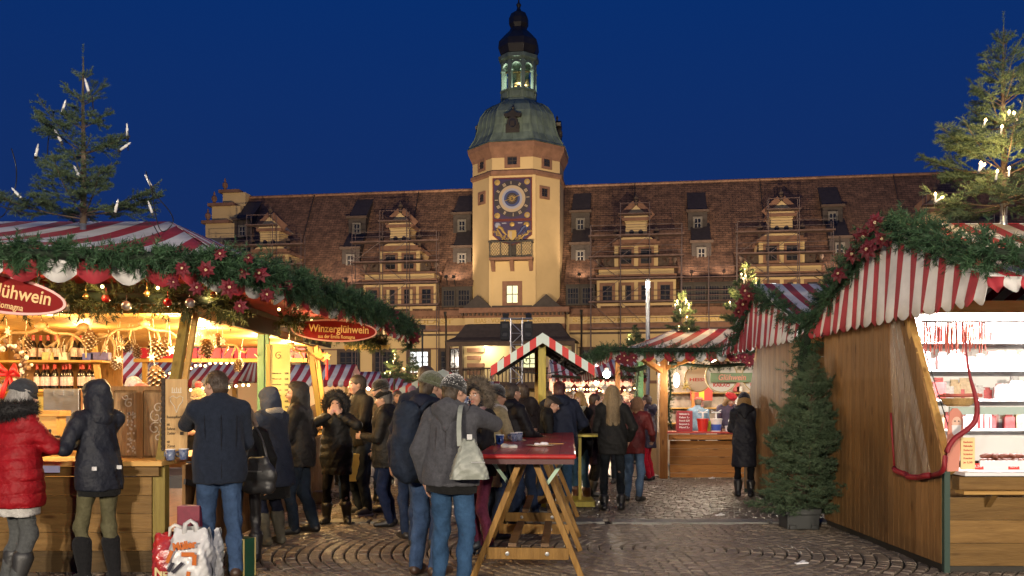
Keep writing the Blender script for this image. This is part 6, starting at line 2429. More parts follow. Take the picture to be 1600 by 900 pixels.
for i, (px, py, d, s) in enumerate(((190, 540, 9.4, .8), (213, 545, 9.6, .9), (237, 558, 9.0, .7), (268, 548, 9.1, .9), (310, 529, 9.8, 1), (332, 528, 10, .8), (348, 533, 10.2, .8), (452, 560, 11.8, .9), (459, 552, 12, .8), (12, 518, 8.9, .8), (186, 562, 9.2, .8), (165, 545, 9.4, .7))):
    o = link("straw_star", STARD, None, (X(px, d), d, Z(py, d)), (0, RND.uniform(-.4, .4), RND.uniform(-.5, .5)))
    o.scale = (s, s, s)
    tag(o, "pale straw star on a thread under the left stall ceiling, %s from the left" % ORD[sorted((190, 213, 237, 268, 310, 332, 348, 452, 459, 12, 186, 165)).index(px)], "ornament", "straw stars under the left stall ceiling")
# wreath with red bow at the left edge
root = thing("wreath", "round cone wreath with red bow hanging at the left picture edge", "wreath", (X(8, 9.0), 9.0, Z(570, 9.0)))
m = MB()
rw = random.Random(2)
for i in range(90):
    a = i * 0.22
    r_ = 0.2 + rw.uniform(-.045, .045)
    m.ell((r_ * math.cos(a), rw.uniform(-.05, .05), r_ * math.sin(a)), (rw.uniform(.018, .035),) * 3, i % 3 == 0 and 1 or 0, 6, 4)
m.build("ring", [CONE, FROST], root)
m = MB()
for sg in (-1, 1):
    m.tube([(0.08, -.07, -.1), (.08 + sg * .07, -.1, -.02), (.08 + sg * .09, -.09, -.1), (0.08, -.07, -.1)], [.02, .035, .035, .02], 6)
    m.tube([(0.08, -.07, -.1), (.08 + sg * .05, -.08, -.25), (.08 + sg * .07, -.08, -.34)], [.02, .025, .02], 6)
m.build("bow", mat("bow_red", (0.6, 0.02, 0.02), 0.5), root, smooth=True)
# ornaments at the far post
m = MB()
m.prism([(0.13 * (1 if i % 2 == 0 else .45) * math.sin(math.pi * i / 5), 0.13 * (1 if i % 2 == 0 else .45) * math.cos(math.pi * i / 5)) for i in range(10)], -0.015, 0.015)
o = m.build("felt_star", mat("felt_orange", (0.6, 0.16, 0.04), 0.8), None, (X(500, 14.0), 14.0, Z(556, 14.0)))
tag(o, "orange felt star hanging at the far slanted posts", "ornament")
m = MB()
m.tube([(0, 0, 0.16), (0, 0, -0.16)], 0.02, 6)
m.prism([(0.07 * (1 if i % 2 == 0 else .45) * math.sin(math.pi * i / 5), 0.2 + 0.07 * (1 if i % 2 == 0 else .45) * math.cos(math.pi * i / 5)) for i in range(10)], -0.012, 0.012, 1)
o = m.build("candle_ornament", [mat("candle_red", (0.5, 0.02, 0.03), 0.5), mat("star_yellow", (0.75, 0.55, 0.12), 0.5)], None, (X(511, 13.9), 13.9, Z(577, 13.9)))
tag(o, "red candle ornament with yellow star hanging under the right oval sign", "ornament")
m = MB()
for i in range(5):
    x = X(545 + i * 14, 14.6)
    m.prism([(x - .09, -0.02), (x + .09, 0.0), (x + .06, -.09), (x, -.06), (x - .05, -.1)], 14.58, 14.6, 0, Matrix.Translation((0, 0, 2.42)))
o = m.build("gold_ribbon", mat("ribbon_gold", (0.6, 0.42, 0.12), 0.5))
tag(o, "curled gold ribbon below the right oval sign", "ribbon")

# ------------------------------------------------------------------ right stalls: side wall towards the aisle, slanted front
def right_stall(label, yf, sgn, xw=3.83, xe=9.2, near=True):
    root = thing("market_stall", label, "market stall", (xw, yf, 0))

    def P(x, t, z):
        return Vector((x - xw, sgn * t, z))
    rs = random.Random(5)
    n = 24
    for i in range(n):
        t0, t1 = 3.0 * i / n, 3.0 * (i + 1) / n - 0.009
        f = lambda t: min(2.36, 0.95 + (t + 0.05) / 0.75 * 1.42)
        vs = [P(xw, t0, 0.07), P(xw, t1, 0.07), P(xw, t1, f(t1)), P(xw, t0, f(t0))]
        dx = 0.02 + rs.uniform(-.002, .002)
        vs += [v + Vector((dx, 0, 0)) for v in vs]
        m = MB()
        m.add(vs, [(0, 1, 2, 3), (7, 6, 5, 4), (0, 4, 5, 1), (1, 5, 6, 2), (2, 6, 7, 3), (3, 7, 4, 0)])
        m.build("plank", WOOD, root)
    m = MB()
    m.add([P(xw + 0.024, 0, 0.05), P(xw + 0.024, 3, 0.05), P(xw + 0.024, 3, 2.36), P(xw + 0.024, .75, 2.36), P(xw + 0.024, 0, .95)], [(0, 1, 2, 3, 4)])
    m.build("wall_backing", DARKP, root)
    if near:
        m = MB()
        m.add([P(xw + 0.05, 0.1, 0.08), P(xw + 0.05, 3, 0.08), P(xw + 0.05, 3, 2.36), P(xw + 0.05, .78, 2.36), P(xw + 0.05, 0.1, .95)], [(0, 1, 2, 3, 4)])
        m.build("inner_lining", WHITEP, root)
    m = MB()
    m.bar(P(xw + .05, 0, .01), P(xw + .05, 3, .01), .03, .10)
    m.bar(P(xw + .05, .04, .01), P(xe, .04, .01), .03, .12)
    m.build("dark_gap_strip", DARKP, root)  # added dark strip for the shaded gap, keeps inside light from leaking out
    for i in range(12):
        m = MB()
        m.bar(P(xw + 0.03, 3.02, 0.15 + i * 0.185), P(xe, 3.02, 0.15 + i * 0.185), 0.03, 0.18)
        m.build("back_plank", WOOD, root)
    m = MB()
    m.bar(P(xe, 0, 1.2), P(xe, 3, 1.2), 0.04, 2.3)
    m.build("end_wall", WOOD, root)
    # front
    for i in range(3):
        m = MB()
        m.bar(P(xw + 0.06, 0.0, 0.155 + i * 0.205), P(xe, 0.0, 0.155 + i * 0.205), 0.03, 0.20)
        m.build("front_plank", WOODX, root)
    m = MB()
    m.bar(P(xw + 0.10, -0.06, 0.80), P(xe, -0.06, 0.80), 0.14, 0.115)
    m.build("counter_box", WOODX, root, bevel=0.005)
    m = MB()
    m.bar(P(xw + 0.10, -0.13, 0.725), P(xe, -0.13, 0.725), 0.16, 0.028)
    m.build("ledge", PINE, root)
    m = MB()
    for x in (xw + 0.38, xw + 2.0):
        m.prism([(-0.03, 0.58), (-0.16, 0.71), (-0.03, 0.71)], x - xw, x - xw + 0.05, 0, Matrix(((0, 1, 0, 0), (sgn, 0, 0, 0), (0, 0, 1, 0), (0, 0, 0, 1))))
    m.build("bracket", WOODX, root)
    m = MB()
    m.bar(P(xw + 0.12, 0.12, 0.885), P(xe, 0.12, 0.885), 0.62, 0.03)
    m.build("counter_top", WHITEP, root)
    m = MB()
    m.bar(P(xw + 0.07, -0.02, 0.88), P(xw + 0.03, 0.76, 2.42), 0.075, 0.075, 0, (1, 0, 0))
    m.build("post", PINEZ, root, bevel=0.006)
    m = MB()
    m.bar(P(xw + 0.03, -0.03, 0.0), P(xw + 0.03, -0.03, 0.9), 0.05, 0.05)
    m.build("corner_post", mat("dark_green_post", (.03, .06, .045), .5) if "dark_green_post" not in bpy.data.materials else bpy.data.materials["dark_green_post"], root)
    m = MB()
    m.bar(P(xw, 0.76, 2.44), P(xe, 0.76, 2.44), 0.06, 0.12)
    m.build("lintel", PINE, root)
    # gable cloth
    G0, G1, AP = -1.0, 3.12, 1.0

    def rake(t):
        return 2.50 + 0.68 * (1 - abs(t - AP) / (AP - G0 if t < AP else G1 - AP))
    ns, k = 30, 6
    mb = MB()
    vs, fs, ms = [], [], []
    for i in range(ns * k + 1):
        t = G0 + (G1 - G0) * i / (ns * k)
        fr = (i % k) / k
        sc = 0.055 * math.sin(math.pi * fr) if i % k else 0
        top = rake(t)
        bot = 2.335 - sc
        for j in range(5):
            q = j / 4
            x = xw - 0.10 - 0.05 * q + (0.018 * math.sin(i * 0.55) + 0.014 * math.sin(i * 0.21 + 2)) * q
            vs.append(P(x, t, top + (bot - top) * q))
    for i in range(ns * k):
        for j in range(4):
            a = i * 5 + j
            fs.append((a, a + 5, a + 6, a + 1))
            ms.append((i // k) % 2)
    mb.add(vs, fs, ms)
    mb.build("gable_cloth", CAN, root, smooth=True, solid=0.004)
    # roof slopes and front eave valance
    stripes("roof_front", lambda u: P(xw - 0.1 + (xe - xw + .1) * u, G0, 2.50), lambda u: P(xw - 0.1 + (xe - xw + .1) * u, AP, 3.30), 40, root, 0.03, 3, 4)
    stripes("roof_back", lambda u: P(xw - 0.1 + (xe - xw + .1) * u, G1, 2.50), lambda u: P(xw - 0.1 + (xe - xw + .1) * u, AP, 3.30), 40, root, 0.03, 4, 4)
    valance("eave_valance", [P(xw - 0.12, G0, 2.50), P(xe, G0, 2.50)], 40, 0.07, 0.06, root, 1)
    # tie beams and lining
    m = MB()
    for x in (xw + .02, xw + 2.5):
        m.bar(P(x, .76, 2.44), P(x, G0 + .1, 2.47), 0.05)
    m.build("rafter", PINE, root)
    return root, P

RS, RP = right_stall("near wooden sweets stall at right with plank side wall and bright white display", 8.0, 1)
RS2, RP2 = right_stall("second stall at right, its plank side behind the leaning fir, facing away", 14.75, -1, near=False)
garland("garland", "thick garland over the gable of the near right stall", catmull([(3.72, 11.15, 2.50), (3.72, 10.0, 2.92), (3.72, 9.25, 3.14), (3.74, 8.9, 3.24), (3.74, 8.4, 3.12), (3.76, 7.6, 2.83), (3.80, 7.02, 2.68), (4.4, 6.95, 2.66), (6.4, 6.95, 2.66)], 5), 0.165, GARL, 200, 32, seed=11)
garland("garland", "hanging garland tail between the two right stalls", catmull([(3.72, 11.15, 2.5), (3.66, 11.25, 2.1), (3.64, 11.3, 1.7), (3.66, 11.35, 1.2)], 4), 0.19, GARL, 130, 34, seed=15)
garland("garland", "garland over the gable of the second right stall", catmull([(3.70, 14.95, 2.42), (3.72, 14.4, 2.72), (3.74, 13.75, 3.16), (3.76, 13.2, 3.0), (3.78, 12.3, 2.70), (3.8, 11.75, 2.5)], 5), 0.16, GARL, 120, 34, seed=12)
for i, (x, y, z, s) in enumerate(((3.6, 9.15, 3.22, 1.1), (3.58, 9.4, 3.08, .9), (3.6, 8.85, 3.30, .9), (3.58, 9.0, 3.06, 1.0), (3.56, 9.75, 2.92, .8), (3.62, 8.75, 3.12, .8))):
    poinsettia((x - 0.0, y, z - .02), (rp_.uniform(-.3, .3), rp_.uniform(0, 6), -0.9), s, "red poinsettia at the gable peak of the near right stall", "poinsettias on the near right gable peak")
for i, (x, y, z, s) in enumerate(((3.6, 13.8, 3.2, 1.0), (3.58, 13.9, 3.0, 1.0), (3.6, 13.6, 3.1, .9), (3.57, 14.1, 2.9, .8))):
    poinsettia((x, y, z), (rp_.uniform(-.3, .3), rp_.uniform(0, 6), -0.5), s, "dark red poinsettia at the gable peak of the second right stall", "poinsettias on the second right gable peak")

# display of the near right stall
m = MB()
m.box(0.05, 5.2, 1.30, 1.34, 0.9, 2.42)
m.build("back_panel", WHITEP, RS)
for z in (1.22, 1.52, 1.82, 2.1):
    m = MB()
    m.box(0.1, 5.2, 1.0, 1.30, z, z + 0.02)
    m.build("shelf", WHITEP, RS)
m = MB()
m.box(0.16, 5.2, 0.16, 0.19, 1.40, 1.47)
m.build("glass_rail", mat("glass_rail", (0.45, 0.56, 0.50), 0.2), RS)
m = MB()
m.box(0.4, 5.2, 0.10, 0.12, 0.9, 0.985)
m.build("display_edge", WHITEP, RS)
m = MB()
m.box(0.05, 5.3, 0.80, 2.9, 2.43, 2.45)
m.build("ceiling", WHITEP, RS)
PK = [mat("packet_%d" % i, c, 0.5, noise=0.45, nscale=25) for i, c in enumerate(((0.8, 0.76, 0.74), (0.62, 0.34, 0.34), (0.7, 0.55, 0.35), (0.5, 0.10, 0.10), (0.8, 0.8, 0.8)))]
rg = random.Random(9)
pk_mesh = []
for i in range(5):
    m = MB()
    m.box(-.05, .05, -.035, .035, 0, .13)
    m.box(-.035, .035, -.012, .012, .13, .165)
    o = m.build("sweets_packet", PK[i], bevel=0.01)
    pk_mesh.append((o.data, o.modifiers[0].width))
    bpy.data.objects.remove(o)
for z, nm in ((1.24, "lowest"), (1.54, "second"), (1.84, "third"), (2.12, "top")):
    x = 3.95
    while x < 5.3:
        k = rg.choice((0, 1, 1, 2, 4, 3, 3))
        o = link("sweets_packet", pk_mesh[k][0], None, (x, 9.13 + rg.choice((-.06, .05)), z), (0, 0, rg.uniform(-.3, .3)))
        s = rg.uniform(.8, 1.25)
        o.scale = (s, s, s * rg.uniform(.8, 1.2))
        tag(o, "pale sweets packet on the %s white shelf of the near right stall" % nm, "packet", "packets on the %s shelf" % nm)
        x += rg.uniform(.05, .085)
SAUS = mat("dried_sausage", (0.24, 0.075, 0.045), 0.45, noise=0.5, nscale=20)
LAND = mat("thin_sausage", (0.42, 0.10, 0.07), 0.5)
m = MB()
m.tube([(X(1440, 8.75), 8.75, 2.30), (X(1600, 8.75) + .4, 8.75, 2.30)], 0.012, 6)
tag(m.build("hanging_rail", STEELB), "thin steel rail under the roof of the near right stall", "rail")
for i in range(30):
    px = 1443 + i * 3.3 + rg.uniform(-1, 1)
    l = rg.uniform(.24, .32)
    m = MB()
    m.tube([(0, 0, 0), (rg.uniform(-.01, .01), 0, -l * .5), (rg.uniform(-.012, .012), 0, -l)], [.007, .009, .006], 5)
    o = m.build("thin_sausage", LAND, None, (X(px, 8.75), 8.75 + rg.uniform(-.03, .03), 2.29))
    tag(o, "thin reddish dried sausage hanging from the rail of the near right stall", "sausage", "thin sausages hanging from the rail")
for i in range(26):
    row = 0 if i < 12 else (1 if i < 20 else 2)
    j = i if row == 0 else (i - 12 if row == 1 else i - 20)
    x = 4.36 + j * 0.055 + row * 0.03
    m = MB()
    m.tube([(-.05, -.05, 0), (-.02, -.01, .006), (.02, .03, .004), (.06, .05, 0)], [.016, .024, .023, .014], 8)
    o = m.build("smoked_sausage", SAUS, None, (x, 8.28 + row * .02, 0.925 + row * 0.042), (0, 0, rg.uniform(-.8, .9)), smooth=True)
    tag(o, "brown smoked sausage in the heap on the white counter", "sausage", "heap of smoked sausages on the counter")
for px, nm in ((1528, "left"), (1584, "right")):
    m = MB()
    m.box(-.05, .05, -.004, .004, 0, .055, 0)
    letters(m, "2,50", 0.03, Matrix.Translation((0, -.006, .028)), 1, .07, .001, .0005)
    o = m.build("price_card", [mat("card_red_" + nm, (0.7, 0.04, 0.03), 0.5), WHITEP], None, (X(px, 8.1), 8.1, .905), (-.15, 0, 0))
    tag(o, "small red price card at the %s in front of the smoked sausages" % nm, "price card")
root = thing("bread_basket", "shallow wicker basket of red sticks on the glass rail", "basket", (X(1497, 8.2), 8.2, 1.475))
m = MB()
m.lathe([(.09, 0), (.12, .02), (.15, .075), (.14, .075), (.09, .012)], 16)
m.build("basket", mat("wicker", (0.5, 0.32, 0.12), 0.8, noise=0.4, nscale=60), root)
m = MB()
for i in range(14):
    a = rg.uniform(-.4, .4)
    m.bar((-.16, rg.uniform(-.08, .08), .085 + rg.uniform(0, .03)), (.18, rg.uniform(-.08, .08), .085 + rg.uniform(0, .03)), .014)
m.build("sticks", LAND, root)
# cardboard gnome figure with a menu board
root = thing("cardboard_santa", "cardboard santa figure holding a yellow menu card on the right stall counter", "cardboard figure", (X(1492, 7.95), 7.95, 0.90), 0.1)
m = MB()
m.prism([(-.075, 0), (.03, 0), (.05, .2), (.08, .36), (.07, .5), (.05, .53), (.02, .56), (-.02, .56), (-.05, .52), (-.065, .4), (-.075, .2)], -0.006, 0.006)
m.build("figure", mat("card_pink", (0.62, 0.25, 0.18), 0.6), root)
m = MB()
m.prism([(.045 * math.cos(a) + .012, .43 + .055 * math.sin(a)) for a in [i * math.pi / 8 for i in range(16)]], -0.010, -0.006, 0)
m.prism([(-.035, .41), (.055, .41), (.045, .34), (.01, .29), (-.03, .34)], -0.012, -0.006, 1)
m.ell((-.005, -.01, .445), .007, 2, 6, 4).ell((.03, -.01, .445), .007, 2, 6, 4)
m.build("face", [mat("card_skin", (0.75, 0.5, 0.38), 0.6), WHITEP, BLACKM], root)
m = MB()
m.box(.045, .175, -.02, -.012, .02, .30)
m.build("menu_card", mat("card_yellow", (0.80, 0.66, 0.32), 0.5), root)
m = MB()
for i in range(6):
    letters(m, ("Rauchwurst", "Pfefferbeißer", "Salami", "Schinken", "Knacker", "je 2,50")[i], .024, Matrix.Translation((.11, -.021, .26 - i * .036)), 0, .085, .001, .0004)
m.build("lettering", mat("ink_red", (0.55, 0.04, 0.03), 0.6), root)
# transparent rolled side curtain with red border, rope to the eaves
CLEAR = bpy.data.materials.new("clear_curtain")
CLEAR.use_nodes = True
nt = CLEAR.node_tree
b = nt.nodes["Principled BSDF"]
b.inputs["Base Color"].default_value = (0.35, 0.30, 0.25, 1)
b.inputs["Roughness"].default_value = 0.12
b.inputs["Alpha"].default_value = 0.36
nb_ = nt.nodes.new("ShaderNodeTexNoise")
nb_.inputs["Scale"].default_value = 9
tcn = nt.nodes.new("ShaderNodeTexCoord")
mpn = nt.nodes.new("ShaderNodeMapping")
mpn.inputs["Scale"].default_value = (1, 3, 0.5)
nt.links.new(tcn.outputs["Object"], mpn.inputs[0])
nt.links.new(mpn.outputs[0], nb_.inputs[0])
bpn = nt.nodes.new("ShaderNodeBump")
bpn.inputs["Strength"].default_value = 0.8
bpn.inputs["Distance"].default_value = 0.05
nt.links.new(nb_.outputs[0], bpn.inputs["Height"])
nt.links.new(bpn.outputs[0], b.inputs["Normal"])
root = thing("clear_curtain", "clear plastic side curtain with red hem on the near right stall wall", "curtain", (3.78, 8.0, 0))
m = MB()
def cur(u, v):
    # u from back to front edge, v from bottom to top; front edge follows the slanted post
    z = 0.86 + 1.45 * v
    tf = 0.02 + 0.72 * v
    tb = 0.80 + 0.12 * v
    t = tb + (tf - tb) * u
    return Vector((-0.012 - 0.018 * math.sin(u * 16 + v * 3) - 0.02 * u * (1 - v), t, z - 0.05 * math.sin(u * math.pi) * (1 - v)))
m.sheet(cur, 24, 16)
m.build("sheet", CLEAR, root, smooth=True)
m = MB()
HEM = mat("red_hem", (0.27, 0.010, 0.018), 0.6, noise=0.3, nscale=12)
m.tube([cur(0, v / 8.0) + Vector((-.012, 0, 0)) for v in range(0, 4)], .010, 6)
m.tube([cur(u / 12.0, 0) + Vector((-.014, 0, 0)) for u in range(13)], [.028] * 13, 6)
edge = [(3.765, 8.02, .86)] + [W(px, py, 7.75) for px, py in ((1473, 735), (1479, 706), (1491, 686), (1509, 673), (1522, 660), (1527, 640), (1523, 615), (1516, 590), (1511, 560), (1506, 510))]
ed = [Vector(p) - Vector((3.78, 8.0, 0)) for p in edge]
m.tube(catmull(ed, 4), [.023] * 24 + [.023 - .0012 * i for i in range(17)], 7)
m.build("red_hem", HEM, root, smooth=True)
m = MB()
m.tube([Vector((3.98, 7.95, .95)) - Vector((3.78, 8, 0)), Vector((3.82, 8.3, 2.0)) - Vector((3.78, 8, 0))], .005, 4)
m.build("tie_cord", ROPE, root)
# white tube lamps
for i, (x, y, z, e) in enumerate(((4.9, 8.78, 2.37, 150), (7.0, 8.78, 2.37, 120))):
    root = thing("tube_lamp", ("white tube lamp under the lintel of the near right stall", "second white tube lamp deeper right in the near right stall")[i], "lamp", (x, y, z))
    m = MB()
    m.tube([(-.75, 0, 0), (.75, 0, 0)], .02, 8)
    m.build("tube", TUBEG, root)
    m = MB()
    m.box(-.8, .8, -.03, .03, .025, .05)
    m.build("batten", WHITEP, root)
    l = bpy.data.lights.new("tube_light", 'AREA')
    l.shape = 'RECTANGLE'
    l.size, l.size_y = 1.5, .06
    l.energy = e
    l.color = (1.0, .95, .92)
    lo = link("tube_light", l, root, (0, 0, -.03))
    lo.rotation_euler = (math.radians(20), 0, 0)
root = thing("tube_lamp", "white tube lamp under the front of the second right stall", "lamp", (4.8, 14.1, 2.35))
m = MB()
m.tube([(-.75, 0, 0), (.75, 0, 0)], .02, 8)
m.build("tube", TUBEG, root)
point_light("tube_light", (0, .1, -.1), 90, (1, .93, .85), .2, root)

# ------------------------------------------------------------------ leaning firs and trees on the roofs
fir_tree("fir_tree", "dense dark fir standing in a pot against the near right stall", (X(1256, 10.75), 10.75, 0.16), 2.0, 0.66, (BARK, FIRM), 4, 0.05, 20, per_m=310, nl=0.034, nw=0.0052, dens=1.35, droop=0.3, lift=16, lean=.06, pw=1.7, lv=(.5, 1.2))
root = thing("plant_pot", "black plastic pot holding the dense fir", "plant pot", (X(1247, 10.75), 10.72, 0))
m = MB()
m.box(-.19, .19, -.17, .17, 0.0, .22)
m.box(-.21, .21, -.19, .19, .17, .25)
m.box(-.17, -.09, -.20, -.17, 0, .06)
m.box(.09, .17, -.20, -.17, 0, .06)
m.build("pot", mat("pot_black", (0.025, 0.028, 0.028), 0.45), root, bevel=0.012)
m = MB()
m.box(-.17, .17, -.15, .15, .20, .235)
m.build("soil", G_BED, root)

GALV = mat("galvanised_pole", (0.4, 0.42, 0.44), 0.35, metal=0.8, noise=0.3, nscale=20)

def candle(loc, d, lit, label, group, s=1.0):
    root = thing("tree_candle", label, "candle light", loc, 0, group)
    q = Vector(d).normalized().to_track_quat('Z', 'Y').to_matrix().to_4x4()
    m = MB()
    m.lathe([(.013 * s, 0), (.013 * s, .085 * s), (.009 * s, .09 * s)], 8, 0, q)
    m.build("shaft", CANDW, root, smooth=True)
    m = MB()
    b_ = 1.7 if lit else 1
    m.lathe([(.007 * s, .09 * s), (.011 * s * b_, .103 * s), (.008 * s * b_, .12 * s), (.001, .135 * s)], 8, 0, q)
    m.build("flame_bulb", BULB if lit else mat("bulb_off", (0.7, 0.7, 0.7), 0.2) if "bulb_off" not in bpy.data.materials else bpy.data.materials["bulb_off"], root, smooth=True)
    m = MB()
    m.box(-.012 * s, .012 * s, -.012 * s, .012 * s, -.03 * s, 0, 0, q)
    m.build("clip", ROPE, root)
    if lit:
        point_light("candle_glow", tuple(q @ Vector((0, 0, .24 * s))), lit, (1.0, .62, .24), .02, root)
    return root

def snap(p, ends, base):
    """nearest twig tip of a tree standing at base"""
    q = ends + np.array(base)
    i = np.argmin((((q - np.array(p)) * np.array((1, .45, 1))) ** 2).sum(1))
    return tuple(q[i])

# left roof tree
T1 = (X(130, 9.6), 9.6, 3.1)
_, TA, TB = fir_tree("fir_tree", "spindly fir with unlit candles rising above the left stall roof", (T1[0], T1[1], 3.42), 1.92, 0.98, (BARK, FIRM), 23, 0.04, 6, group="firs on poles above the stalls", per_m=560, nl=0.026, nw=0.0042, dens=0.82, droop=0.08, lift=10, jit=.22, lv=(.5, 1.12), zt=.80)
m = MB()
m.tube([(T1[0], T1[1], 2.9), (T1[0], T1[1], 3.55)], .032, 10)
tag(m.build("tree_pole", GALV, smooth=True), "galvanised pole holding the fir above the left stall roof", "pole")
for i, (px, py, dx, dz) in enumerate(((144, 130, -.25, 1), (89, 172, .35, 1), (18, 220, .25, 1), (92, 215, -.5, 1), (124, 258, -.45, 1), (201, 193, 0, 1), (202, 238, .9, .6), (226, 258, -.5, 1), (32, 302, -.7, .8), (209, 335, .3, 1), (233, 326, -.3, 1))):
    cl_ = (130, 172, 220, 215, 258, 193, 238, 258.5, 302, 335, 326)
    py = cl_[i]
    d = 9.6 + (-0.35, .1, -.25, -.3, -.55, .2, .1, -.1, -.45, -.5, .2)[i]
    candle(snap((X(px, d), d, Z(py, d) - .05), TB, (T1[0], T1[1], 3.42)), (dx, -.1, dz), 0, "white unlit candle light on the left fir, %s from the top" % ORD[sorted(cl_).index(py)], "candle lights on the left fir", 1.05)
for i, pts in enumerate((((18, 232, 9.35), (25, 260, 9.3), (24, 292, 9.2), (10, 330, 9.2), (0, 340, 9.1)), ((144, 150, 9.3), (146, 175, 9.4)), ((60, 338, 9.2), (30, 330, 9.2), (0, 322, 9.1)), ((228, 268, 9.5), (240, 300, 9.45), (265, 330, 9.4), (270, 348, 9.3), (255, 362, 9.3), (245, 345, 9.3), (236, 290, 9.5)), ((200, 205, 9.8), (200, 235, 9.7)), ((180, 215, 9.7), (195, 222, 9.7), (203, 212, 9.7)), ((84, 182, 9.6), (76, 215, 9.5), (74, 245, 9.4)), ((238, 365, 9.3), (255, 380, 9.2), (240, 352, 9.3)))):
    tag(MB().tube(catmull([W(*p) for p in pts], 4), .0055, 5).build("light_cable", ROPE, smooth=True), "black light cable " + ("hanging low at the left edge of", "behind the top candle of", "running out of the picture left of", "looping lowest at the right of", "short, right of the middle of", "sagging between right branches of", "hanging straight at the left of", "touching the canopy under")[i] + " the left fir", "cable")

# right roof tree, lit
T2 = (X(1568, 9.0), 9.0, 3.3)
_, TA2, TB2 = fir_tree("fir_tree", "full fir with glowing candles above the near right stall roof", (T2[0], T2[1], 3.38), 2.05, 1.14, (BARK, FIRM), 31, 0.06, 8, group="firs on poles above the stalls", per_m=520, nl=0.026, nw=0.0040, dens=1.15, droop=0.1, lift=8, jit=.4, lv=(.6, 1.12), zt=.84)
m = MB()
m.tube([(T2[0], T2[1], 3.1), (T2[0], T2[1], 3.5)], .034, 10)
tag(m.build("tree_pole", GALV, smooth=True), "galvanised pole holding the fir above the near right stall", "pole")
for i, (px, py, dx, dz) in enumerate(((1466, 283, -.05, 1), (1476, 295, .8, .6), (1510, 246, .6, .8), (1530, 256, .2, 1), (1571, 273, .1, 1), (1568, 178, 0, 1), (1566, 190, .1, 1), (1590, 178, -.5, 1), (1533, 183, .3, 1), (1597, 243, 0, 1))):
    cr_ = (283, 295, 246, 256, 273, 178, 190, 178.5, 183, 243)
    d = 8.6 + (0, -.1, -.2, -.3, -.4, .1, -.05, 0, .1, -.2)[i]
    candle(snap((X(px, d), d, Z(py, d) - .08), TB2, (T2[0], T2[1], 3.38)), (dx, -.1, dz), 5.0 if i in (0, 2, 3, 4, 5, 9) else 1.6, "glowing candle light on the right fir, %s from the top" % ORD[sorted(cr_).index(cr_[i])], "candle lights on the right fir", .74)

# pole trees further back
def lit_tree(label, px, py_top, py_bot, d, rpx, seed, nl, e=7, group="small lit firs on the far stalls", whorls=8):
    zb, zt = Z(py_bot, d), Z(py_top, d)
    h = zt - zb
    r_ = rpx / FPX * d
    root, A, Bq = fir_tree("fir_tree", label, (X(px, d), d, zb), h, r_, (BARK, FIRM), seed, 0.05, whorls, group=group, per_m=240, nl=0.05, nw=0.010, sub=True, trunk_r=0.035, droop=.1, trunk_down=0.5, dens=.8)
    rs = random.Random(seed)
    for i in range(nl):
        q = rs.uniform(0.05, 0.8)
        a = rs.uniform(0, 6.28)
        rr = r_ * (1 - q) * rs.uniform(.6, 1.0)
        p = (X(px, d) + rr * math.cos(a), d - abs(rr * math.sin(a)) - .04, zb + h * q + .03)
        candle(p, (rs.uniform(-.2, .2), 0, 1), e if i % 2 == 0 else .01, "glowing candle light on " + label.split(" ", 1)[1], "candle lights on " + label.split(" ", 1)[1], .85)
lit_tree("a lit fir above the ridge of the glühwein stall", 1066, 455, 532, 19.0, 40, 41, 9)
lit_tree("a lit fir behind the gable of the second right stall", 1166, 410, 505, 17.0, 48, 42, 9)
lit_tree("a small lit fir left of the town hall loggia", 616, 545, 592, 30.0, 22, 43, 6)
lit_tree("a small lit fir close beside the loggia", 645, 552, 597, 32.0, 24, 44, 6)
lit_tree("a small dim fir left of the lamp post", 992, 508, 545, 30.0, 20, 45, 2)
m = MB()
for sg, hgt in ((-1, .55), (0, .95), (1, .7)):
    m.tube([(0, 0, 0), (sg * .12, 0, hgt * .6), (sg * .22, 0, hgt)], [.03, .022, .012], 6)
for i in range(9):
    a = i * .7
    m.tube([(0, 0, .1 + .02 * i), (.4 * math.cos(a), .3 * math.sin(a), .2 + .05 * i)], [.012, .006], 5)
o = m.build("bare_treetop", BARK, None, (X(1312, 13.0), 13.0, 2.95))
tag(o, "bare sawn fir top sticking up behind the two right gables", "tree")
# ------------------------------------------------------------------ glühwein stall in the middle distance
GS = thing("gluehwein_stall", "glowing wooden mulled wine stall with green sign and hipped striped roof in the middle distance", "market stall", (2.95, 17.3, 0))
GO = Vector((2.95, 17.3, 0))
G = lambda p: Vector(p) - GO
MG = Matrix.Translation(-GO)
WOODO = wood("orange_boards", (0.42, 0.19, 0.05), (0.28, 0.115, 0.03), 'x', 0.4)
WOODOZ = wood("orange_post", (0.40, 0.18, 0.05), (0.27, 0.11, 0.03), 'z', 0.4)
m = MB()
m.box(3.05, 9, 17.28, 17.36, .02, .10, 0, MG)
m.build("plinth", WOODO, GS)
for i in range(4):
    m = MB()
    m.box(3.05, 9, 17.30, 17.34, .11 + i * .155, .11 + i * .155 + .151, 0, MG)
    m.build("front_plank", WOODO, GS)
m = MB()
m.box(3.02, 9, 17.24, 17.30, .745, .85, 0, MG)
m.box(3.1, 9, 17.08, 17.24, .76, .785, 0, MG)
m.build("counter_rail", WOODO, GS, bevel=.005)
m = MB()
m.box(2.98, 9, 17.22, 17.8, .87, .90, 0, MG)
m.build("counter_top", mat("red_counter", (0.45, 0.06, 0.04), 0.4), GS)
for (x, y, mt, w) in ((2.92, 17.3, WOODOZ, .15), (2.45, 20.8, WOODOZ, .11), (2.75, 19.2, GREENP, .12), (6.4, 17.3, WOODOZ, .15)):
    m = MB()
    m.box(x - w / 2, x + w / 2, y - w / 2, y + w / 2, 0, 2.42, 0, MG)
    m.build("post", mt, GS, bevel=.006)
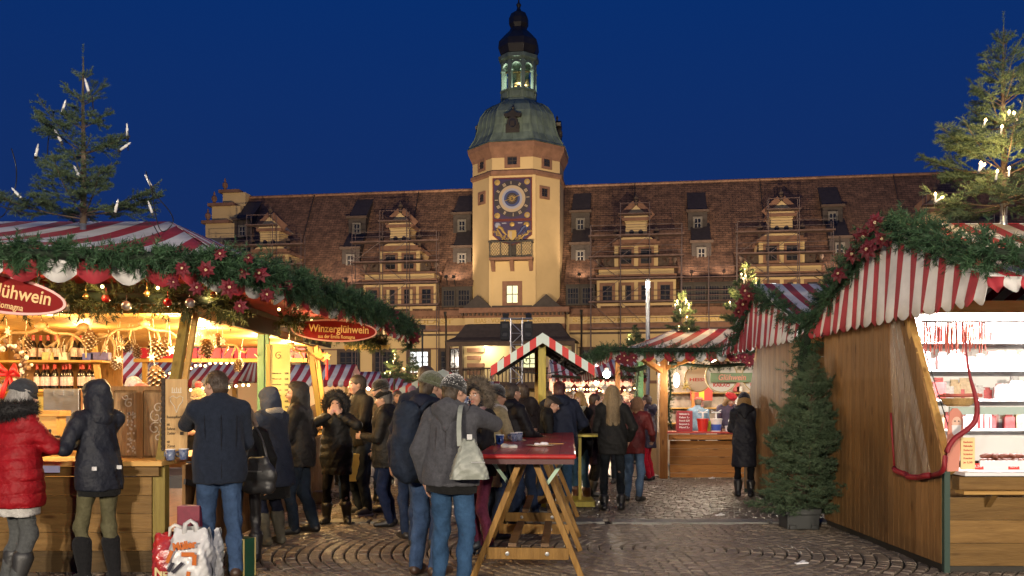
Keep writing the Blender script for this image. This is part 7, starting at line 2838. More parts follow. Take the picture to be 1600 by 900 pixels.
for i in range(12):
    y0 = 17.45 + i * .27
    m = MB()
    m.box(2.86, 2.90, y0, y0 + .262, .04, .88, 0, MG)
    m.build("side_plank", WOOD, GS)
EG = [(1.75, 20.6), (1.78, 16.55), (2.35, 16.3), (8.8, 16.2)]
ge = 2.40
a1, a2 = Vector((3.45, 19.0, 3.0)), Vector((7.5, 19.0, 3.0))
stripes("canvas_front", lambda u: G((1.8 + 7.2 * u, 16.3, ge)), lambda u: G((3.45 + (5.55) * u, 19.0, 3.02)), 30, GS, .05, 5, 5)
stripes("canvas_side", lambda u: G((1.8, 21.6 - 5.3 * u, ge)), lambda u: G((3.45, 19.0, 3.02)), 20, GS, .04, 6, 5)
valance("valance", [G((1.78, 20.8, ge)), G((1.8, 16.3, ge)), G((9, 16.3, ge))], 62, .12, .07, GS, 0)
m = MB()
m.box(2.7, 9, 17.2, 21, 2.44, 2.47, 0, MG)
m.build("ceiling", PINE, GS)
m = MB()
m.bar(G((2.92, 17.3, 2.05)), G((2.3, 16.75, 2.38)), .09)
m.bar(G((2.92, 17.3, 2.1)), G((3.6, 16.75, 2.38)), .07)
m.build("brace", WOODOZ, GS)
m = MB()
m.box(3.4, 9, 20.9, 21.0, .02, 2.4, 0, MG)
m.build("back_wall", mat("pale_back", (0.6, 0.52, 0.45), 0.7, noise=.5, nscale=4), GS)
m = MB()
m.box(4.0, 4.06, 19.9, 20.0, .02, 2.4, 0, MG)
m.build("inner_post", WOODOZ, GS)
garland("garland", "garland along the eaves of the middle glühwein stall", catmull([(1.76, 20.8, 2.44), (1.78, 18.5, 2.43), (1.80, 16.35, 2.43), (2.6, 16.22, 2.42), (4.2, 16.22, 2.43), (6.2, 16.22, 2.43)], 5), .14, GARL, 150, 30, .045, .006, seed=17)
garland("garland", "yellow green lit garland under the valance of the glühwein stall", catmull([(3.0, 17.1, 2.22), (3.8, 17.1, 2.16), (4.6, 17.1, 2.20), (6, 17.1, 2.15)], 5), .11, GARL2, 80, 30, .045, .006, seed=18)
garland("garland", "ball of lit fir greens at the left corner of the glühwein stall", catmull([(2.05, 17.0, 2.15), (2.3, 17.0, 2.08), (2.55, 17.0, 2.15)], 4), .16, GARL2, 110, 30, .045, .006, seed=19)
garland("garland", "vertical garland round the inside of the brown corner post", catmull([(3.06, 17.5, 2.2), (3.10, 17.5, 1.7), (3.05, 17.5, 1.3), (3.12, 17.5, .95)], 4), .07, GARL2, 90, 26, .04, .006, seed=20)
garland("garland", "vertical garland round the green rear post", catmull([(2.68, 19.0, 2.2), (2.64, 19.0, 1.6), (2.68, 19.0, 1.0)], 4), .08, GARL2, 80, 26, .04, .006, seed=22)
for i, (px, py, s) in enumerate(((968, 561, .8), (980, 563, .85), (990, 559, .8), (975, 556, .75))):
    poinsettia(W(px, py, 16.05), (0, i, 0), s, "dark poinsettia on the left eave garland of the glühwein stall", "poinsettias on the glühwein stall left")
for i, (px, py, s) in enumerate(((1150, 559, .75), (1163, 558, .85), (1178, 561, .9), (1188, 562, .8), (1170, 567, .8))):
    poinsettia(W(px, py, 16.0), (0, i, 0), s, "bright red poinsettia on the right eave garland of the glühwein stall", "poinsettias on the glühwein stall right")
root = thing("shop_sign", "green and cream hanging sign reading Glühwein above the vendors", "sign", W(1143, 590, 16.95))
m = MB()
m.box(-.40, .40, -.015, .015, -.09, .09)
m.build("board", mat("sign_green", (0.16, 0.24, 0.09), 0.5), root, bevel=.01)
m = MB()
letters(m, "Glühwein", .155, Matrix.Translation((0, -.02, 0)), 0, .52, .004, .003, shear=.2)
m.build("lettering", mat("sign_salmon", (0.75, 0.30, 0.18), 0.5), root)
for px, py, rw_, nm, t1, t2 in ((1127, 588, .32, "behind the green Glühwein sign", "", "KAKAO"), (1186, 587, .34, "at the right of the green Glühwein sign", "Heißer", "PUNSCH"), (1090, 592, .28, "left of the green Glühwein sign, dim", "HEISS", "")):
    root = thing("round_sign", "round cream board " + nm, "sign", W(px, py, 17.15 if px != 1090 else 18.4))
    m = MB()
    m.lathe([(rw_, -.01), (rw_, .01)], 28, 0, Matrix.Rotation(math.radians(90), 4, 'X'))
    m.build("board", mat("cream_board_%d" % px, (0.72, 0.66, 0.55), 0.5), root)
    m = MB()
    m.tube([(rw_ * .95 * math.cos(a), -.014, rw_ * .95 * math.sin(a)) for a in [i * math.pi / 14 for i in range(29)]], .010, 5, 0)
    if t1:
        letters(m, t1, .09, Matrix.Translation((0, -.014, -.02)), 1, rw_ * 1.2, .003, .002)
    if t2:
        letters(m, t2, .09, Matrix.Translation((0, -.014, -.17)), 1, rw_ * 1.0, .003, .003)
    m.build("lettering", [mat("gold_rim_%d" % px, (0.5, 0.36, 0.12), 0.5), mat("sign_red_%d" % px, (0.6, 0.06, 0.04), 0.5)], root)
# counter goods
root = thing("menu_box", "dark red menu box with white price lines on the glühwein counter", "menu board", (X(1068, 17.5), 17.5, .90))
m = MB()
m.box(-.14, .16, -.08, .08, 0, .40)
m.build("box", mat("menu_wine", (0.30, 0.02, 0.03), 0.45), root, bevel=.004)
m = MB()
for i, t_ in enumerate(("Glühwein 3,-", "Kakao 3,-", "Punsch 2,50", "Eierpunsch 3,-", "Pfand 2,-")):
    letters(m, t_, .045, Matrix.Translation((0, -.085, .34 - i * .065)), 0, .2, .002, .001)
m.build("lettering", WHITEP, root)
for px, col, col2, nm, s in ((1098, (0.6, 0.03, 0.02), None, "bright red bucket with pump lid on the glühwein counter", 1), (1119, (0.75, 0.72, 0.70), (0.05, 0.12, 0.5), "white and blue bucket beside the red bucket", 1), (1108, (0.4, 0.6, 0.05), None, "small lime green tub behind the two buckets", .8)):
    root = thing("bucket", nm, "bucket", (X(px, 17.45), 17.45 + (.2 if s < 1 else 0), .90))
    m = MB()
    m.lathe([(.085 * s, 0), (.11 * s, .22 * s), (.118 * s, .225 * s), (.118 * s, .25 * s), (.0, .255 * s)], 18)
    m.build("tub", mat("tub_%d" % px, col, 0.4), root, smooth=False)
    if col2:
        m = MB()
        m.lathe([(.0885, .02), (.1035, .14)], 18)
        m.build("band", mat("tub_band", col2, 0.4), root)
    if s == 1:
        m = MB()
        m.tube([(0, 0, .25), (0, 0, .36)], .018, 6)
        m.tube([(-.09, 0, .37), (.09, 0, .37)], .012, 6)
        m.bar((-.1, 0, .42), (0, 0, .36), .03, .01)
        m.bar((.1, 0, .42), (0, 0, .36), .03, .01)
        m.build("pump", WHITEP, root)
m = MB()
m.lathe([(.04, 0), (.045, .11), (.0, .112)], 12)
tag(m.build("paper_cup", WHITEP, None, (X(1136, 17.5), 17.5, .9)), "white paper cup by the red beret vendor's hands", "cup")
m = MB()
m.lathe([(.04, 0), (.04, .22), (.02, .25)], 12)
tag(m.build("flask", STEELB, None, (X(1141, 17.55), 17.55, .9), smooth=True), "steel flask beside the white paper cup on the counter", "flask")
# hanging lantern, golden star
root = thing("paper_lantern", "white oval lantern glowing beside the brown corner post", "lamp", W(1057, 594, 17.2))
m = MB()
m.ell((0, 0, 0), (.062, .062, .14), 0, 14, 10)
m.build("shade", glow("lantern_white", (1, .95, .85), 5), root, smooth=True)
m = MB()
m.tube([(0, 0, .14), (0, 0, .4)], .004, 4)
m.build("cord", ROPE, root)
point_light("lantern_light", (0, -.2, 0), 16, (1, .86, .66), .1, root)
root = thing("tinsel_star", "golden spiky star hanging in the glühwein stall", "ornament", W(1071, 604, 17.4))
m = MB()
for i in range(26):
    v = Vector((RND.gauss(0, 1), RND.gauss(0, 1) * .5, RND.gauss(0, 1))).normalized()
    m.tube([(0, 0, 0), v * RND.uniform(.1, .15)], [.012, .001], 4)
m.build("rays", GOLD, root)
for (x, y, z, e) in ((4.2, 18.6, 2.3, 75), (5.8, 18.4, 2.3, 85), (3.3, 19.6, 2.3, 45)):
    root = thing("bare_bulb", "bare white bulb under the ceiling of the glühwein stall", "lamp", (x, y, z), 0, "bare bulbs in the glühwein stall")
    m = MB()
    m.ell((0, 0, 0), .05, 0, 10, 8)
    m.build("bulb", BULBW, root, smooth=True)
    point_light("bulb_light", (0, 0, -.12), e, (1, .84, .62), .06, root)
# goods on the back wall
for i in range(22):
    x, z = 3.7 + RND.uniform(0, 3), 1.0 + RND.choice((0.0, .35, .7))
    m = MB()
    m.box(-.07, .07, -.05, .05, 0, RND.uniform(.12, .25))
    o = m.build("shelf_goods", RND.choice(PK), None, (x, 20.75, z), bevel=.01)
    tag(o, "pale goods on the back shelves of the glühwein stall", "goods", "goods on the glühwein stall back shelves")
for z in (.98, 1.33, 1.68):
    m = MB()
    m.box(3.5, 8.8, 20.6, 20.9, z - .025, z - .001, 0, MG)
    m.build("shelf", PINE, GS)
m = MB()
m.prism([(-.25, -.2), (.25, -.2), (.25, .2), (-.25, .2)], -.01, .01)
m.prism([(-.06, -.19), (.06, -.19), (.06, .19), (-.06, .19)], -.014, .014, 1)
tag(m.build("small_flag", [mat("flag_red", (.5, .06, .05), .7), mat("flag_gold", (.8, .5, .05), .7)], None, W(1096, 612, 20.4)), "small red and gold flag on the back wall of the glühwein stall", "flag")

# ------------------------------------------------------------------ standing table with its own little roof
def table_roof(label, px, d, apex_py, half_px, eave_py, depth):
    x0, za, ze, hw = X(px, d), Z(apex_py, d), Z(eave_py, d), half_px / FPX * d
    root = thing("roofed_table", label, "roofed table", (x0, d, 0))
    for sg in (-1, 1):
        n = 8
        m = MB()
        for i in range(n):
            q0, q1 = i / n, (i + 1) / n
            a, b = Vector((sg * hw * q0, 0, za - (za - ze) * q0)), Vector((sg * hw * q1, 0, za - (za - ze) * q1))
            dn = Vector((0, 0, -.14))
            m.add([a, b, b + dn, a + dn, a + Vector((0, .02, 0)), b + Vector((0, .02, 0)), b + dn + Vector((0, .02, 0)), a + dn + Vector((0, .02, 0))],
                  [(0, 1, 2, 3), (7, 6, 5, 4), (0, 4, 5, 1), (1, 5, 6, 2), (2, 6, 7, 3), (3, 7, 4, 0)], i % 2)
        m.build("edge_band", [mat("mint_canvas", (.55, .68, .66), .6) if "mint_canvas" not in bpy.data.materials else bpy.data.materials["mint_canvas"], mat("edge_red", (.55, .03, .03), .6) if "edge_red" not in bpy.data.materials else bpy.data.materials["edge_red"]], root)
        stripes("canvas", lambda u: Vector((sg * hw, .02 + depth * u, ze)), lambda u: Vector((0, .02 + depth * u, za)), 12, root, .03, 7, 4)
        m = MB()
        for i in range(12):
            y0, y1 = .02 + depth * i / 12, .02 + depth * (i + 1) / 12
            m.add([(sg * hw, y0, ze), (sg * hw, y1, ze), (sg * (hw + .02), y1, ze - .16), (sg * (hw + .02), y0, ze - .16)], [(0, 1, 2, 3)], i % 2)
        m.build("side_valance", CAN, root, solid=.004)
        m = MB()
        for yy in (.1, depth * .35, depth * .7, depth - .1):
            m.bar((sg * .05, yy, za - .10), (sg * (hw - .04), yy, ze - .05), .04, .06)
        m.bar((sg * hw * .5, .05, (za + ze) / 2 - .08), (sg * hw * .5, depth, (za + ze) / 2 - .08), .04, .05)
        m.bar((sg * hw * .93, .05, ze - .02), (sg * hw * .93, depth, ze - .02), .05, .06)
        m.build("rafter", DARKP, root)
        m = MB()
        m.add([(sg * .02, .05, za - .05), (sg * hw, .05, ze - .04), (sg * hw, depth, ze - .04), (sg * .02, depth, za - .05)], [(0, 1, 2, 3)])
        m.build("lining", mat("lining_brown", (.16, .12, .10), .8) if "lining_brown" not in bpy.data.materials else bpy.data.materials["lining_brown"], root)
        m = MB()
        scroll(m, sg * .38, za - .42, .09, 1.4, 0, .6, .008)
        scroll(m, sg * .2, za - .36, .07, 1.3, 2, .6, .008)
        m.tube([(sg * .05, .6, za - .55), (sg * .3, .6, za - .52), (sg * .55, .6, za - .3), (sg * .75, .6, ze - .05)], .009, 5)
        m.build("iron_scroll", IRON, root)
    for yy, mt in ((.30, YELP), (depth - .35, wood("ochre_post", (.36, .22, .05), (.24, .14, .03), 'z') if "ochre_post" not in bpy.data.materials else bpy.data.materials["ochre_post"])):
        m = MB()
        m.box(-.055, .055, yy - .055, yy + .055, 0, za - .06)
        m.build("post", mt, root, bevel=.006)
    m = MB()
    m.box(-.45, .45, .1, depth - .1, 1.04, 1.08)
    m.build("table_top", mat("table_red2", (.30, .02, .02), .3) if "table_red2" not in bpy.data.materials else bpy.data.materials["table_red2"], root, bevel=.006)
    m = MB()
    m.prism([(.45, .02), (.75, .02), (.75, .09), (.45, .09)], .2, depth - .2)
    m.build("foot_rest", YELP, root)
    return root
table_roof("standing table under a small red and mint gabled roof on a yellow post", 848, 12.4, 520, 81, 572, 2.6)
table_roof("second roofed standing table half hidden behind the green beanie man", 692, 17.0, 577, 78, 611, 2.2)
m = MB()
m.box(-.28, .28, -.2, .25, 1.0, 1.03)
m.box(-.02, .02, -.02, .02, 0, 1.0)
m.box(-.2, .2, -.04, .04, 0, .04)
m.box(-.04, .04, -.2, .2, 0, .038)
tag(m.build("standing_table", YELP, None, (X(906, 12.9), 12.9, 0)), "small yellow standing table in front of the drinking girl", "table")

# ------------------------------------------------------------------ red trestle tables
TRED = mat("table_red", (0.52, 0.03, 0.024), 0.33, noise=.45, nscale=7, bump=.06, bscale=30, spec=.4, coat=.15)
TLEG = wood("trestle_wood", (0.36, 0.20, 0.055), (0.22, 0.115, 0.03), 'z', .4)
TBAR = wood("trestle_bar", (0.17, 0.10, 0.05), (0.10, 0.06, 0.03), 'x', .5)
MINT = mat("mint_strut", (.42, .58, .44), .5)
tang = -math.atan2(.30, 4.7)

def trestle_table(label, x, y, ln, tres):
    root = thing("trestle_table", label, "table", (x, y, 0), tang)
    m = MB()
    m.box(-.415, .415, 0, ln, 1.045, 1.085)
    m.build("table_top", TRED, root, bevel=.014)
    m = MB()
    for i in range(1, 6):
        m.box(-.415 + .83 * i / 6 - .0015, -.415 + .83 * i / 6 + .0015, .02, ln - .02, 1.0851, 1.0862)
    m.box(-.40, .40, .03, .06, 1.0, 1.0445)
    m.box(-.40, .40, ln - .06, ln - .03, 1.0, 1.0445)
    m.build("batten", mat("table_seam", (.06, .005, .005), .5) if "table_seam" not in bpy.data.materials else bpy.data.materials["table_seam"], root)
    for yy in tres:
        for sg in (-1, 1):
            m = MB()
            m.bar((sg * .05, yy, 1.044), (sg * .47, yy, 0.0), .052, .085, 0, (0, 1, 0))
            m.build("leg", TLEG, root, bevel=.005)
        m = MB()
        m.box(-.355, .355, yy - .045, yy - .022, .17, .27)
        m.build("cross_bar", TLEG, root, bevel=.004)
        for sx in (-.17, .17):
            m = MB()
            m.lathe([(.018, 0), (.018, .008), (.009, .009), (.009, .02)], 10, 0, Matrix.Translation((sx, yy - .046, .22)) @ Matrix.Rotation(math.radians(90), 4, 'X'))
            m.build("bolt", STEELB, root)
    for k in range(len(tres) - 1):
        for sx in (-.13, .15):
            m = MB()
            m.box(sx - .035, sx + .035, tres[k] - .02, tres[k + 1] - .05, .275, .305)
            m.build("stretcher", TBAR, root)
    for sg in (-1, 1):
        MB().bar((sg * .33, tres[0] + .02, 1.04), (sg * .16, tres[0] + .06, .80), .03, .012, 0, (0, 1, 0)).build("strut", MINT, root)
    return root
trestle_table("glossy wet red table on brown trestles in the foreground, plates on it", .115, 7.42, 2.30, (.28, 1.72))
trestle_table("rear red trestle table joined to the foreground one", .115 + .0637 * 2.32, 7.42 + 2.33, 2.35, (.3, 2.0))
mug("mug", "patterned blue and white mug in front of two on the red table", (X(803, 9.6) + .0, 9.55, 1.087), 1.0)
mug("mug", "patterned mug half hidden behind the front mug on the red table", (X(811, 9.7), 9.72, 1.087), 1.0)
mug("paper_cup", "plain dark blue cup by the grey jacket's elbow on the red table", (X(781, 8.95), 8.95, 1.087), 1.05, mat("cup_plain", (.02, .05, .20), .3))
def crumple(name, label, loc, r, col, seed, cat="napkin"):
    b_ = Blob(.006)
    rs = random.Random(seed)
    for i in range(6):
        b_.ell((rs.uniform(-r, r), rs.uniform(-r * .5, r * .5), r * .25), (r * rs.uniform(.4, .7), r * rs.uniform(.3, .5), r * rs.uniform(.25, .5)), .01)
    b_.clip((0, 0, -1), 0)
    o = b_.build(name, mat(name + str(seed), col, .8), None, folds(seed, .004, 40), loc)
    tag(o, label, cat)
crumple("napkin", "crumpled white napkin at the left on the red table", (X(795, 8.35), 8.35, 1.086), .05, (.72, .74, .68), 3)
root = thing("paper_plate", "paper plate with leftovers and napkin in the middle of the red table", "plate", (X(844, 8.6), 8.6, 1.087))
m = MB()
m.lathe([(.08, 0), (.12, .012), (.118, .015), (.08, .004)], 20, 0, None, (0, 0, 0), 0, (1.15, .8))
m.build("plate", mat("plate_card", (.5, .44, .3), .8), root)
crumple("plate_napkin", "crumpled white napkin on the paper plate", (X(846, 8.55), 8.55, 1.10), .05, (.75, .73, .76), 5)
m = MB()
m.bar((-.12, 0, 0), (.12, .03, 0), .014, .006)
tag(m.build("wooden_fork", PINE, None, (X(862, 9.0), 9.0, 1.091)), "flat wooden fork lying behind the paper plate", "fork")
m = MB()
rc2 = random.Random(12)
for i in range(70):
    u, v = rc2.uniform(-.4, .4), rc2.uniform(.05, 2.2)
    s = rc2.uniform(.0015, .004)
    m.ell((u, v, 1.0875), (s, s, s * .6), 0, 5, 4)
o = m.build("crumbs", mat("crumb", (.6, .55, .5), .5), None, (.115, 7.42, 0), (0, 0, tang))
tag(o, "pale crumbs and drops strewn on the red table", "crumbs", kind="stuff")
# foil bits and scraps on the ground
for i, (px, py, lb) in enumerate(((1125, 806, "scrap of white paper on the paving before the fir"), (1112, 748, "white litter in front of the glühwein stall"), (1253, 882, "tiny white scrap near the right stall corner"), (745, 872, "dark twig lying beside the trestle"))):
    d = EYE * FPX / (py - HOR)
    m = MB()
    m.bar((-.06, 0, .01), (.06, .02, .014), .04, .012)
    m.bar((-.02, -.01, .015), (.03, .04, .03), .03, .006)
    tag(m.build("paper_scrap", WHITEP if i < 3 else TBAR, None, (X(px, d), d, 0)), lb, "litter")

# ------------------------------------------------------------------ shopping bags by the man in the navy coat
def bag_sheet(name, label, loc, rz, w, hgt, dp, m_, handles=None, bulge=.03, seed=1, taper=.12, wr=.006, cat="shopping bag"):
    root = thing(name, label, cat, loc, rz)
    rs = np.random.RandomState(seed)
    def P(u, v):
        a = 2 * math.pi * u
        c, s = math.cos(a), math.sin(a)
        e = .45
        bx = math.copysign(abs(c) ** e, c) * w / 2
        by = math.copysign(abs(s) ** e, s) * dp / 2
        k = 1 + .10 * math.sin(v * math.pi) - taper * v
        d = dp / 2 * (1 - .75 * v ** 2)
        by = by * (1 - .7 * v ** 2)
        nz = wr * (math.sin(19 * u * 6.28 / 3 + 9 * v) + math.sin(13 * v + 5 * a) + .8 * math.sin(31 * v - 11 * a))
        return Vector((bx * k + nz * c, by * k + nz * s + bulge * math.sin(v * math.pi) * s, hgt * v * (1 - .0 * c) + (.012 * math.sin(5 * a) * v)))
    mb = MB()
    mb.sheet(P, 48, 22)
    mb.build("body", m_, root, smooth=True)
    return root, P
r_, P_ = bag_sheet("carrier_bag", "shiny red carrier bag with cream letters standing at the left of the bags", (X(262, 7.55), 7.62, 0), .15, .27, .40, .16, mat("bag_red", (.50, .035, .02), .22, noise=.5, nscale=9, bump=.5, bscale=18, col2=(.28, .03, .05)), seed=2)
m = MB()
letters(m, "NEW", .10, Matrix.Translation((-.01, -.105, .09)), 0, .2, .003, .004)
m.build("lettering", mat("bag_cream", (.62, .52, .26), .5), r_)
m = MB()
m.tube([(-.0, -.03, .38), (.0, -.03, .45), (.04, -.03, .475), (.09, -.03, .455), (.10, -.03, .39)], .016, 6)
m.build("handle", mat("bag_white_handle", (.7, .68, .62), .4), r_, smooth=True)
r_, P_ = bag_sheet("carrier_bag", "bulging white carrier bag with orange print and black strokes", (X(300, 7.5), 7.5, 0), -.05, .33, .46, .24, mat("bag_white", (.66, .66, .66), .25, noise=.2, nscale=7, bump=.7, bscale=14), seed=5, wr=.006)
ORG = mat("bag_orange", (.55, .14, .02), .4)
m = MB()
letters(m, "Müller", .085, Matrix.Translation((0, -.155, .34)) @ Matrix.Rotation(-.16, 4, 'Y'), 0, .20, .002, .004)
m.bar((-.10, -.165, .30), (-.14, -.165, .20), .03, .006, 0, (0, 1, 0))
m.bar((-.02, -.165, .27), (.09, -.165, .27), .035, .006, 0, (0, 1, 0))
m.bar((.09, -.165, .27), (.085, -.160, .18), .035, .006, 0, (0, 1, 0))
m.bar((-.10, -.165, .06), (.03, -.165, .05), .03, .006, 0, (0, 1, 0))
m.bar((.03, -.165, .05), (.04, -.165, .13), .03, .006, 0, (0, 1, 0))
m.bar((-.13, -.168, .13), (-.09, -.168, .20), .028, .006, 1, (0, 1, 0))
m.bar((-.09, -.168, .12), (-.01, -.168, .20), .028, .006, 1, (0, 1, 0))
m.build("print", [ORG, BLACKM], r_)
m = MB()
m.tube([(-.05, -.02, .42), (-.045, -.03, .5), (.0, -.03, .53), (.045, -.03, .5), (.05, -.02, .42)], [.03, .02, .016, .02, .03], 7)
m.build("handle", bpy.data.materials["bag_white"], r_, smooth=True)
r_, P_ = bag_sheet("carrier_bag", "second white carrier bag squeezed behind the printed one", (X(325, 7.75), 7.74, 0), .2, .24, .42, .18, bpy.data.materials["bag_white"], seed=9, wr=.007)
root = thing("gift_box", "tall maroon cardboard box standing in the white carrier bag", "box", (X(301, 7.72), 7.66, .17), .03)
m = MB()
m.box(-.095, .095, -.05, .05, 0, .46)
m.build("carton", mat("box_maroon", (.20, .012, .035), .45, noise=.25, nscale=30), root, bevel=.004)
m = MB()
m.box(-.09, .09, -.046, .046, .4605, .463)
for k in range(2):
    for i in range(5):
        m.box(-.08 + k * .085, -.08 + k * .085 + (.06 if i % 3 else .045), -.0525, -.0502, .25 - i * .017, .256 - i * .017)
m.build("print", mat("box_print", (.50, .25, .27), .6), root)
root = thing("paper_bag", "dark green paper bag with gold edge behind the man's leg", "shopping bag", (X(377, 7.85), 7.85, 0), math.radians(-35))
m = MB()
m.box(-.11, .11, -.06, .06, 0, .33)
m.build("bag", mat("bag_green", (.012, .055, .03), .4, noise=.3, nscale=8), root)
m = MB()
for sx in (-.11, .11):
    for sy in (-.06, .06):
        m.box(sx - .005, sx + .005, sy - .005, sy + .005, 0, .332)
m.box(-.11, .11, -.0635, -.0605, .322, .332)
for i in range(5):
    m.box(-.004, .004, -.0625, -.0605, .06 + i * .05, .09 + i * .05)
m.build("edging", mat("bag_gold", (.40, .32, .12), .5), root)
m = MB()
m.box(-.14, .14, -.1, .1, 0, .14)
tag(m.build("stone_block", G_SLAB, None, (X(420, 11.3), 11.3, 0), (0, 0, .2), bevel=.01), "pale stone block at the foot of the left stall's side", "stone block")
m = MB()
m.box(-.2, .2, -.12, .12, 0, .16)
tag(m.build("stone_block", G_SLAB, None, (X(492, 13.4), 13.4, 0), (0, 0, .3), bevel=.01), "pale stone block further back behind the hooded men", "stone block")

# ------------------------------------------------------------------ stalls in the background
def far_stall(label, d, px0, px1, ridge_py, eave_py, n, depth=3.0, hip=0.0, light=0, body=True, wallcol=None):
    x0, x1 = X(px0, d), X(px1, d)
    ze, zr = Z(eave_py, d), Z(ridge_py, d + depth / 2)
    root = thing("market_stall", label, "market stall", ((x0 + x1) / 2, d, 0))
    O = Vector(((x0 + x1) / 2, d, 0))
    q = lambda p: Vector(p) - O
    stripes("roof_front", lambda u: q((x0 + (x1 - x0) * u, d, ze)), lambda u: q((x0 + hip + (x1 - x0 - hip) * u, d + depth / 2, zr)), n, root, .03, 3, 4, sub=1)
    stripes("roof_back", lambda u: q((x0 + (x1 - x0) * u, d + depth, ze)), lambda u: q((x0 + hip + (x1 - x0 - hip) * u, d + depth / 2, zr)), n, root, .03, 4, 3, sub=1)
    stripes("roof_end", lambda u: q((x1 + .01, d + depth * u, ze)), lambda u: q((x1 - .01, d + depth / 2, zr)), 12, root, 0, 5, 3, sub=1)
    stripes("roof_end", lambda u: q((x0 - .01, d + depth * u, ze)), lambda u: q((x0 + hip, d + depth / 2, zr)), 12, root, 0, 5, 3, sub=1)
    valance("valance", [q((x0, d - .01, ze)), q((x1, d - .01, ze))], n, .12, .05, root)
    m = MB()
    for x in (x0 + .1, x1 - .1):
        for y in (d + .1, d + depth - .1):
            m.box(x - .05 - O.x, x + .05 - O.x, y - .05 - d, y + .05 - d, 0, ze)
    m.build("post", PINEZ, root)
    if body:
        m = MB()
        m.box(x0 + .05 - O.x, x1 - .05 - O.x, .02, .08, 0, .95)
        m.box(x0 + .05 - O.x, x1 - .05 - O.x, -.15, .4, .951, .99)
        m.build("counter", WOODO, root)
        m = MB()
        m.box(x0 + .05 - O.x, x1 - .05 - O.x, depth - .3, depth - .25, 0, ze)
        m.build("back_wall", wallcol or mat("stall_back_%d" % int(d * 10 + px0), (.5, .35, .2), .7), root)
    if light:
        m = MB()
        m.ell((0, .8, ze - .15), .07, 0, 10, 8)
        m.build("lamp_bulb", BULBW, root, smooth=True)
        point_light("stall_lamp", (0, .8, ze - .35), light, (1, .76, .48), .1, root)
    return root, ze
far_stall("striped stall beyond the left stall seen between its posts", 30.0, 362, 545, 570, 597, 22, light=150)
far_stall("small striped stall with dark gable end right of the long striped one", 34.0, 548, 592, 581, 600, 8, light=60)
far_stall("farther small striped stall just left of the lit firs", 38.0, 592, 640, 589, 604, 8, light=60)
far_stall("dim striped stall with string lights seen through the left stall", 20.0, 215, 372, 548, 595, 22, light=60)
far_stall("dark striped stall deep behind the bottle shelf", 24.0, 60, 215, 548, 590, 18, light=30)
far_stall("bright toy stall under a dark garland behind the long haired girl", 25.0, 862, 1010, 562, 588, 26, light=330, wallcol=mat("toy_back", (.72, .62, .56), .7, noise=.5, nscale=3, col2=(.55, .12, .10)))
far_stall("striped stall hidden behind the green beanie man", 28.0, 640, 780, 596, 612, 14, light=120)
for i in range(26):
    d = 24.75
    px = 872 + i * 5.2
    o = MB().box(-.05, .05, -.05, .05, 0, RND.uniform(.1, .22)).build("toy_box", mat("toy_%d" % (i % 5), ((.6, .05, .05), (.8, .7, .65), (.7, .35, .2), (.75, .75, .8), (.55, .1, .2))[i % 5], .5) if i < 5 else bpy.data.materials["toy_%d" % (i % 5)], None, (X(px, d), d, .99))
    tag(o, "little box of goods on the counter of the bright toy stall", "box", "boxes on the toy stall counter")
for i in range(12):
    d = 24.9
    m = MB()
    m.prism([(-.08, -.16), (.08, -.16), (.10, 0), (.0, .1), (-.10, 0)], -.03, .03)
    o = m.build("red_heart", PETAL if i % 2 else WHITEP, None, (X(888 + i * 9.5, d), d, 1.82 + RND.uniform(-.05, .05)))
    tag(o, "felt heart hanging in the bright toy stall", "ornament", "felt hearts in the toy stall")
garland("garland", "dark red green garland across the bright toy stall", catmull([(X(862, 24.6), 24.6, 2.16), (X(930, 24.6), 24.6, 2.10), (X(1010, 24.6), 24.6, 2.14)], 5), .14, mat("garland_dark", (.05, .045, .02), .7, noise=.7, nscale=4, col2=(.16, .015, .02)), 60, 26, .05, .01, seed=30)

def string_lights(label, path, n, r=.022, e=0):
    pts = catmull([W(*p) for p in path], 6)
    root = thing("string_lights", label, "string lights", tuple(pts[0]))
    o = pts[0]
    m = MB()
    m.tube([p - o for p in pts], .006, 4)
    m.build("cable", ROPE, root)
    m = MB()
    for i in range(n):
        q = (i + .5) / n * (len(pts) - 1)
        p = pts[int(q)].lerp(pts[min(len(pts) - 1, int(q) + 1)], q - int(q)) - o
        m.ell(p + Vector((0, -.02, -.03 - RND.uniform(0, .06))), r, 0, 6, 5)
    tag(m.build("bulbs", BULB, root), kind="stuff")
    return root
string_lights("string of warm bulbs along the toy stall garland", [(870, 607, 24.4), (910, 604, 24.4), (950, 606, 24.4), (1005, 603, 24.4)], 24, .024)
string_lights("string of warm bulbs on the dim stall behind the left counter", [(250, 585, 19.8), (290, 572, 19.8), (330, 565, 19.8), (372, 560, 19.8)], 16, .03)
string_lights("second string of bulbs low behind the man in navy coat", [(262, 612, 19.6), (300, 606, 19.6), (345, 600, 19.6), (392, 598, 19.6)], 14, .032)
string_lights("bulbs over the crowd left of the roofed table", [(690, 607, 27.5), (725, 604, 27.5), (770, 608, 27.5), (800, 603, 27.5)], 14, .032)
string_lights("bulbs under the eaves right of the yellow post", [(858, 612, 27.0), (885, 610, 27.0), (905, 612, 27.0)], 8, .032)

# very bright bare lamp with its own light
root = thing("work_lamp", "dazzling white lamp hanging left of the glühwein stall", "lamp", W(948, 585, 19.0))
m = MB()
m.ell((0, 0, 0), .075, 0, 12, 10)
m.build("bulb", glow("work_bulb", (1, .93, .82), 60), root, smooth=True)
m = MB()
m.lathe([(.03, .07), (.05, .09), (.05, .14), (.01, .17)], 10)
m.tube([(0, 0, .16), (0, 0, .35)], .006, 4)
m.build("socket", IRON, root)
point_light("work_lamp_light", (0, -.12, -.02), 75, (1, .86, .68), .07, root)

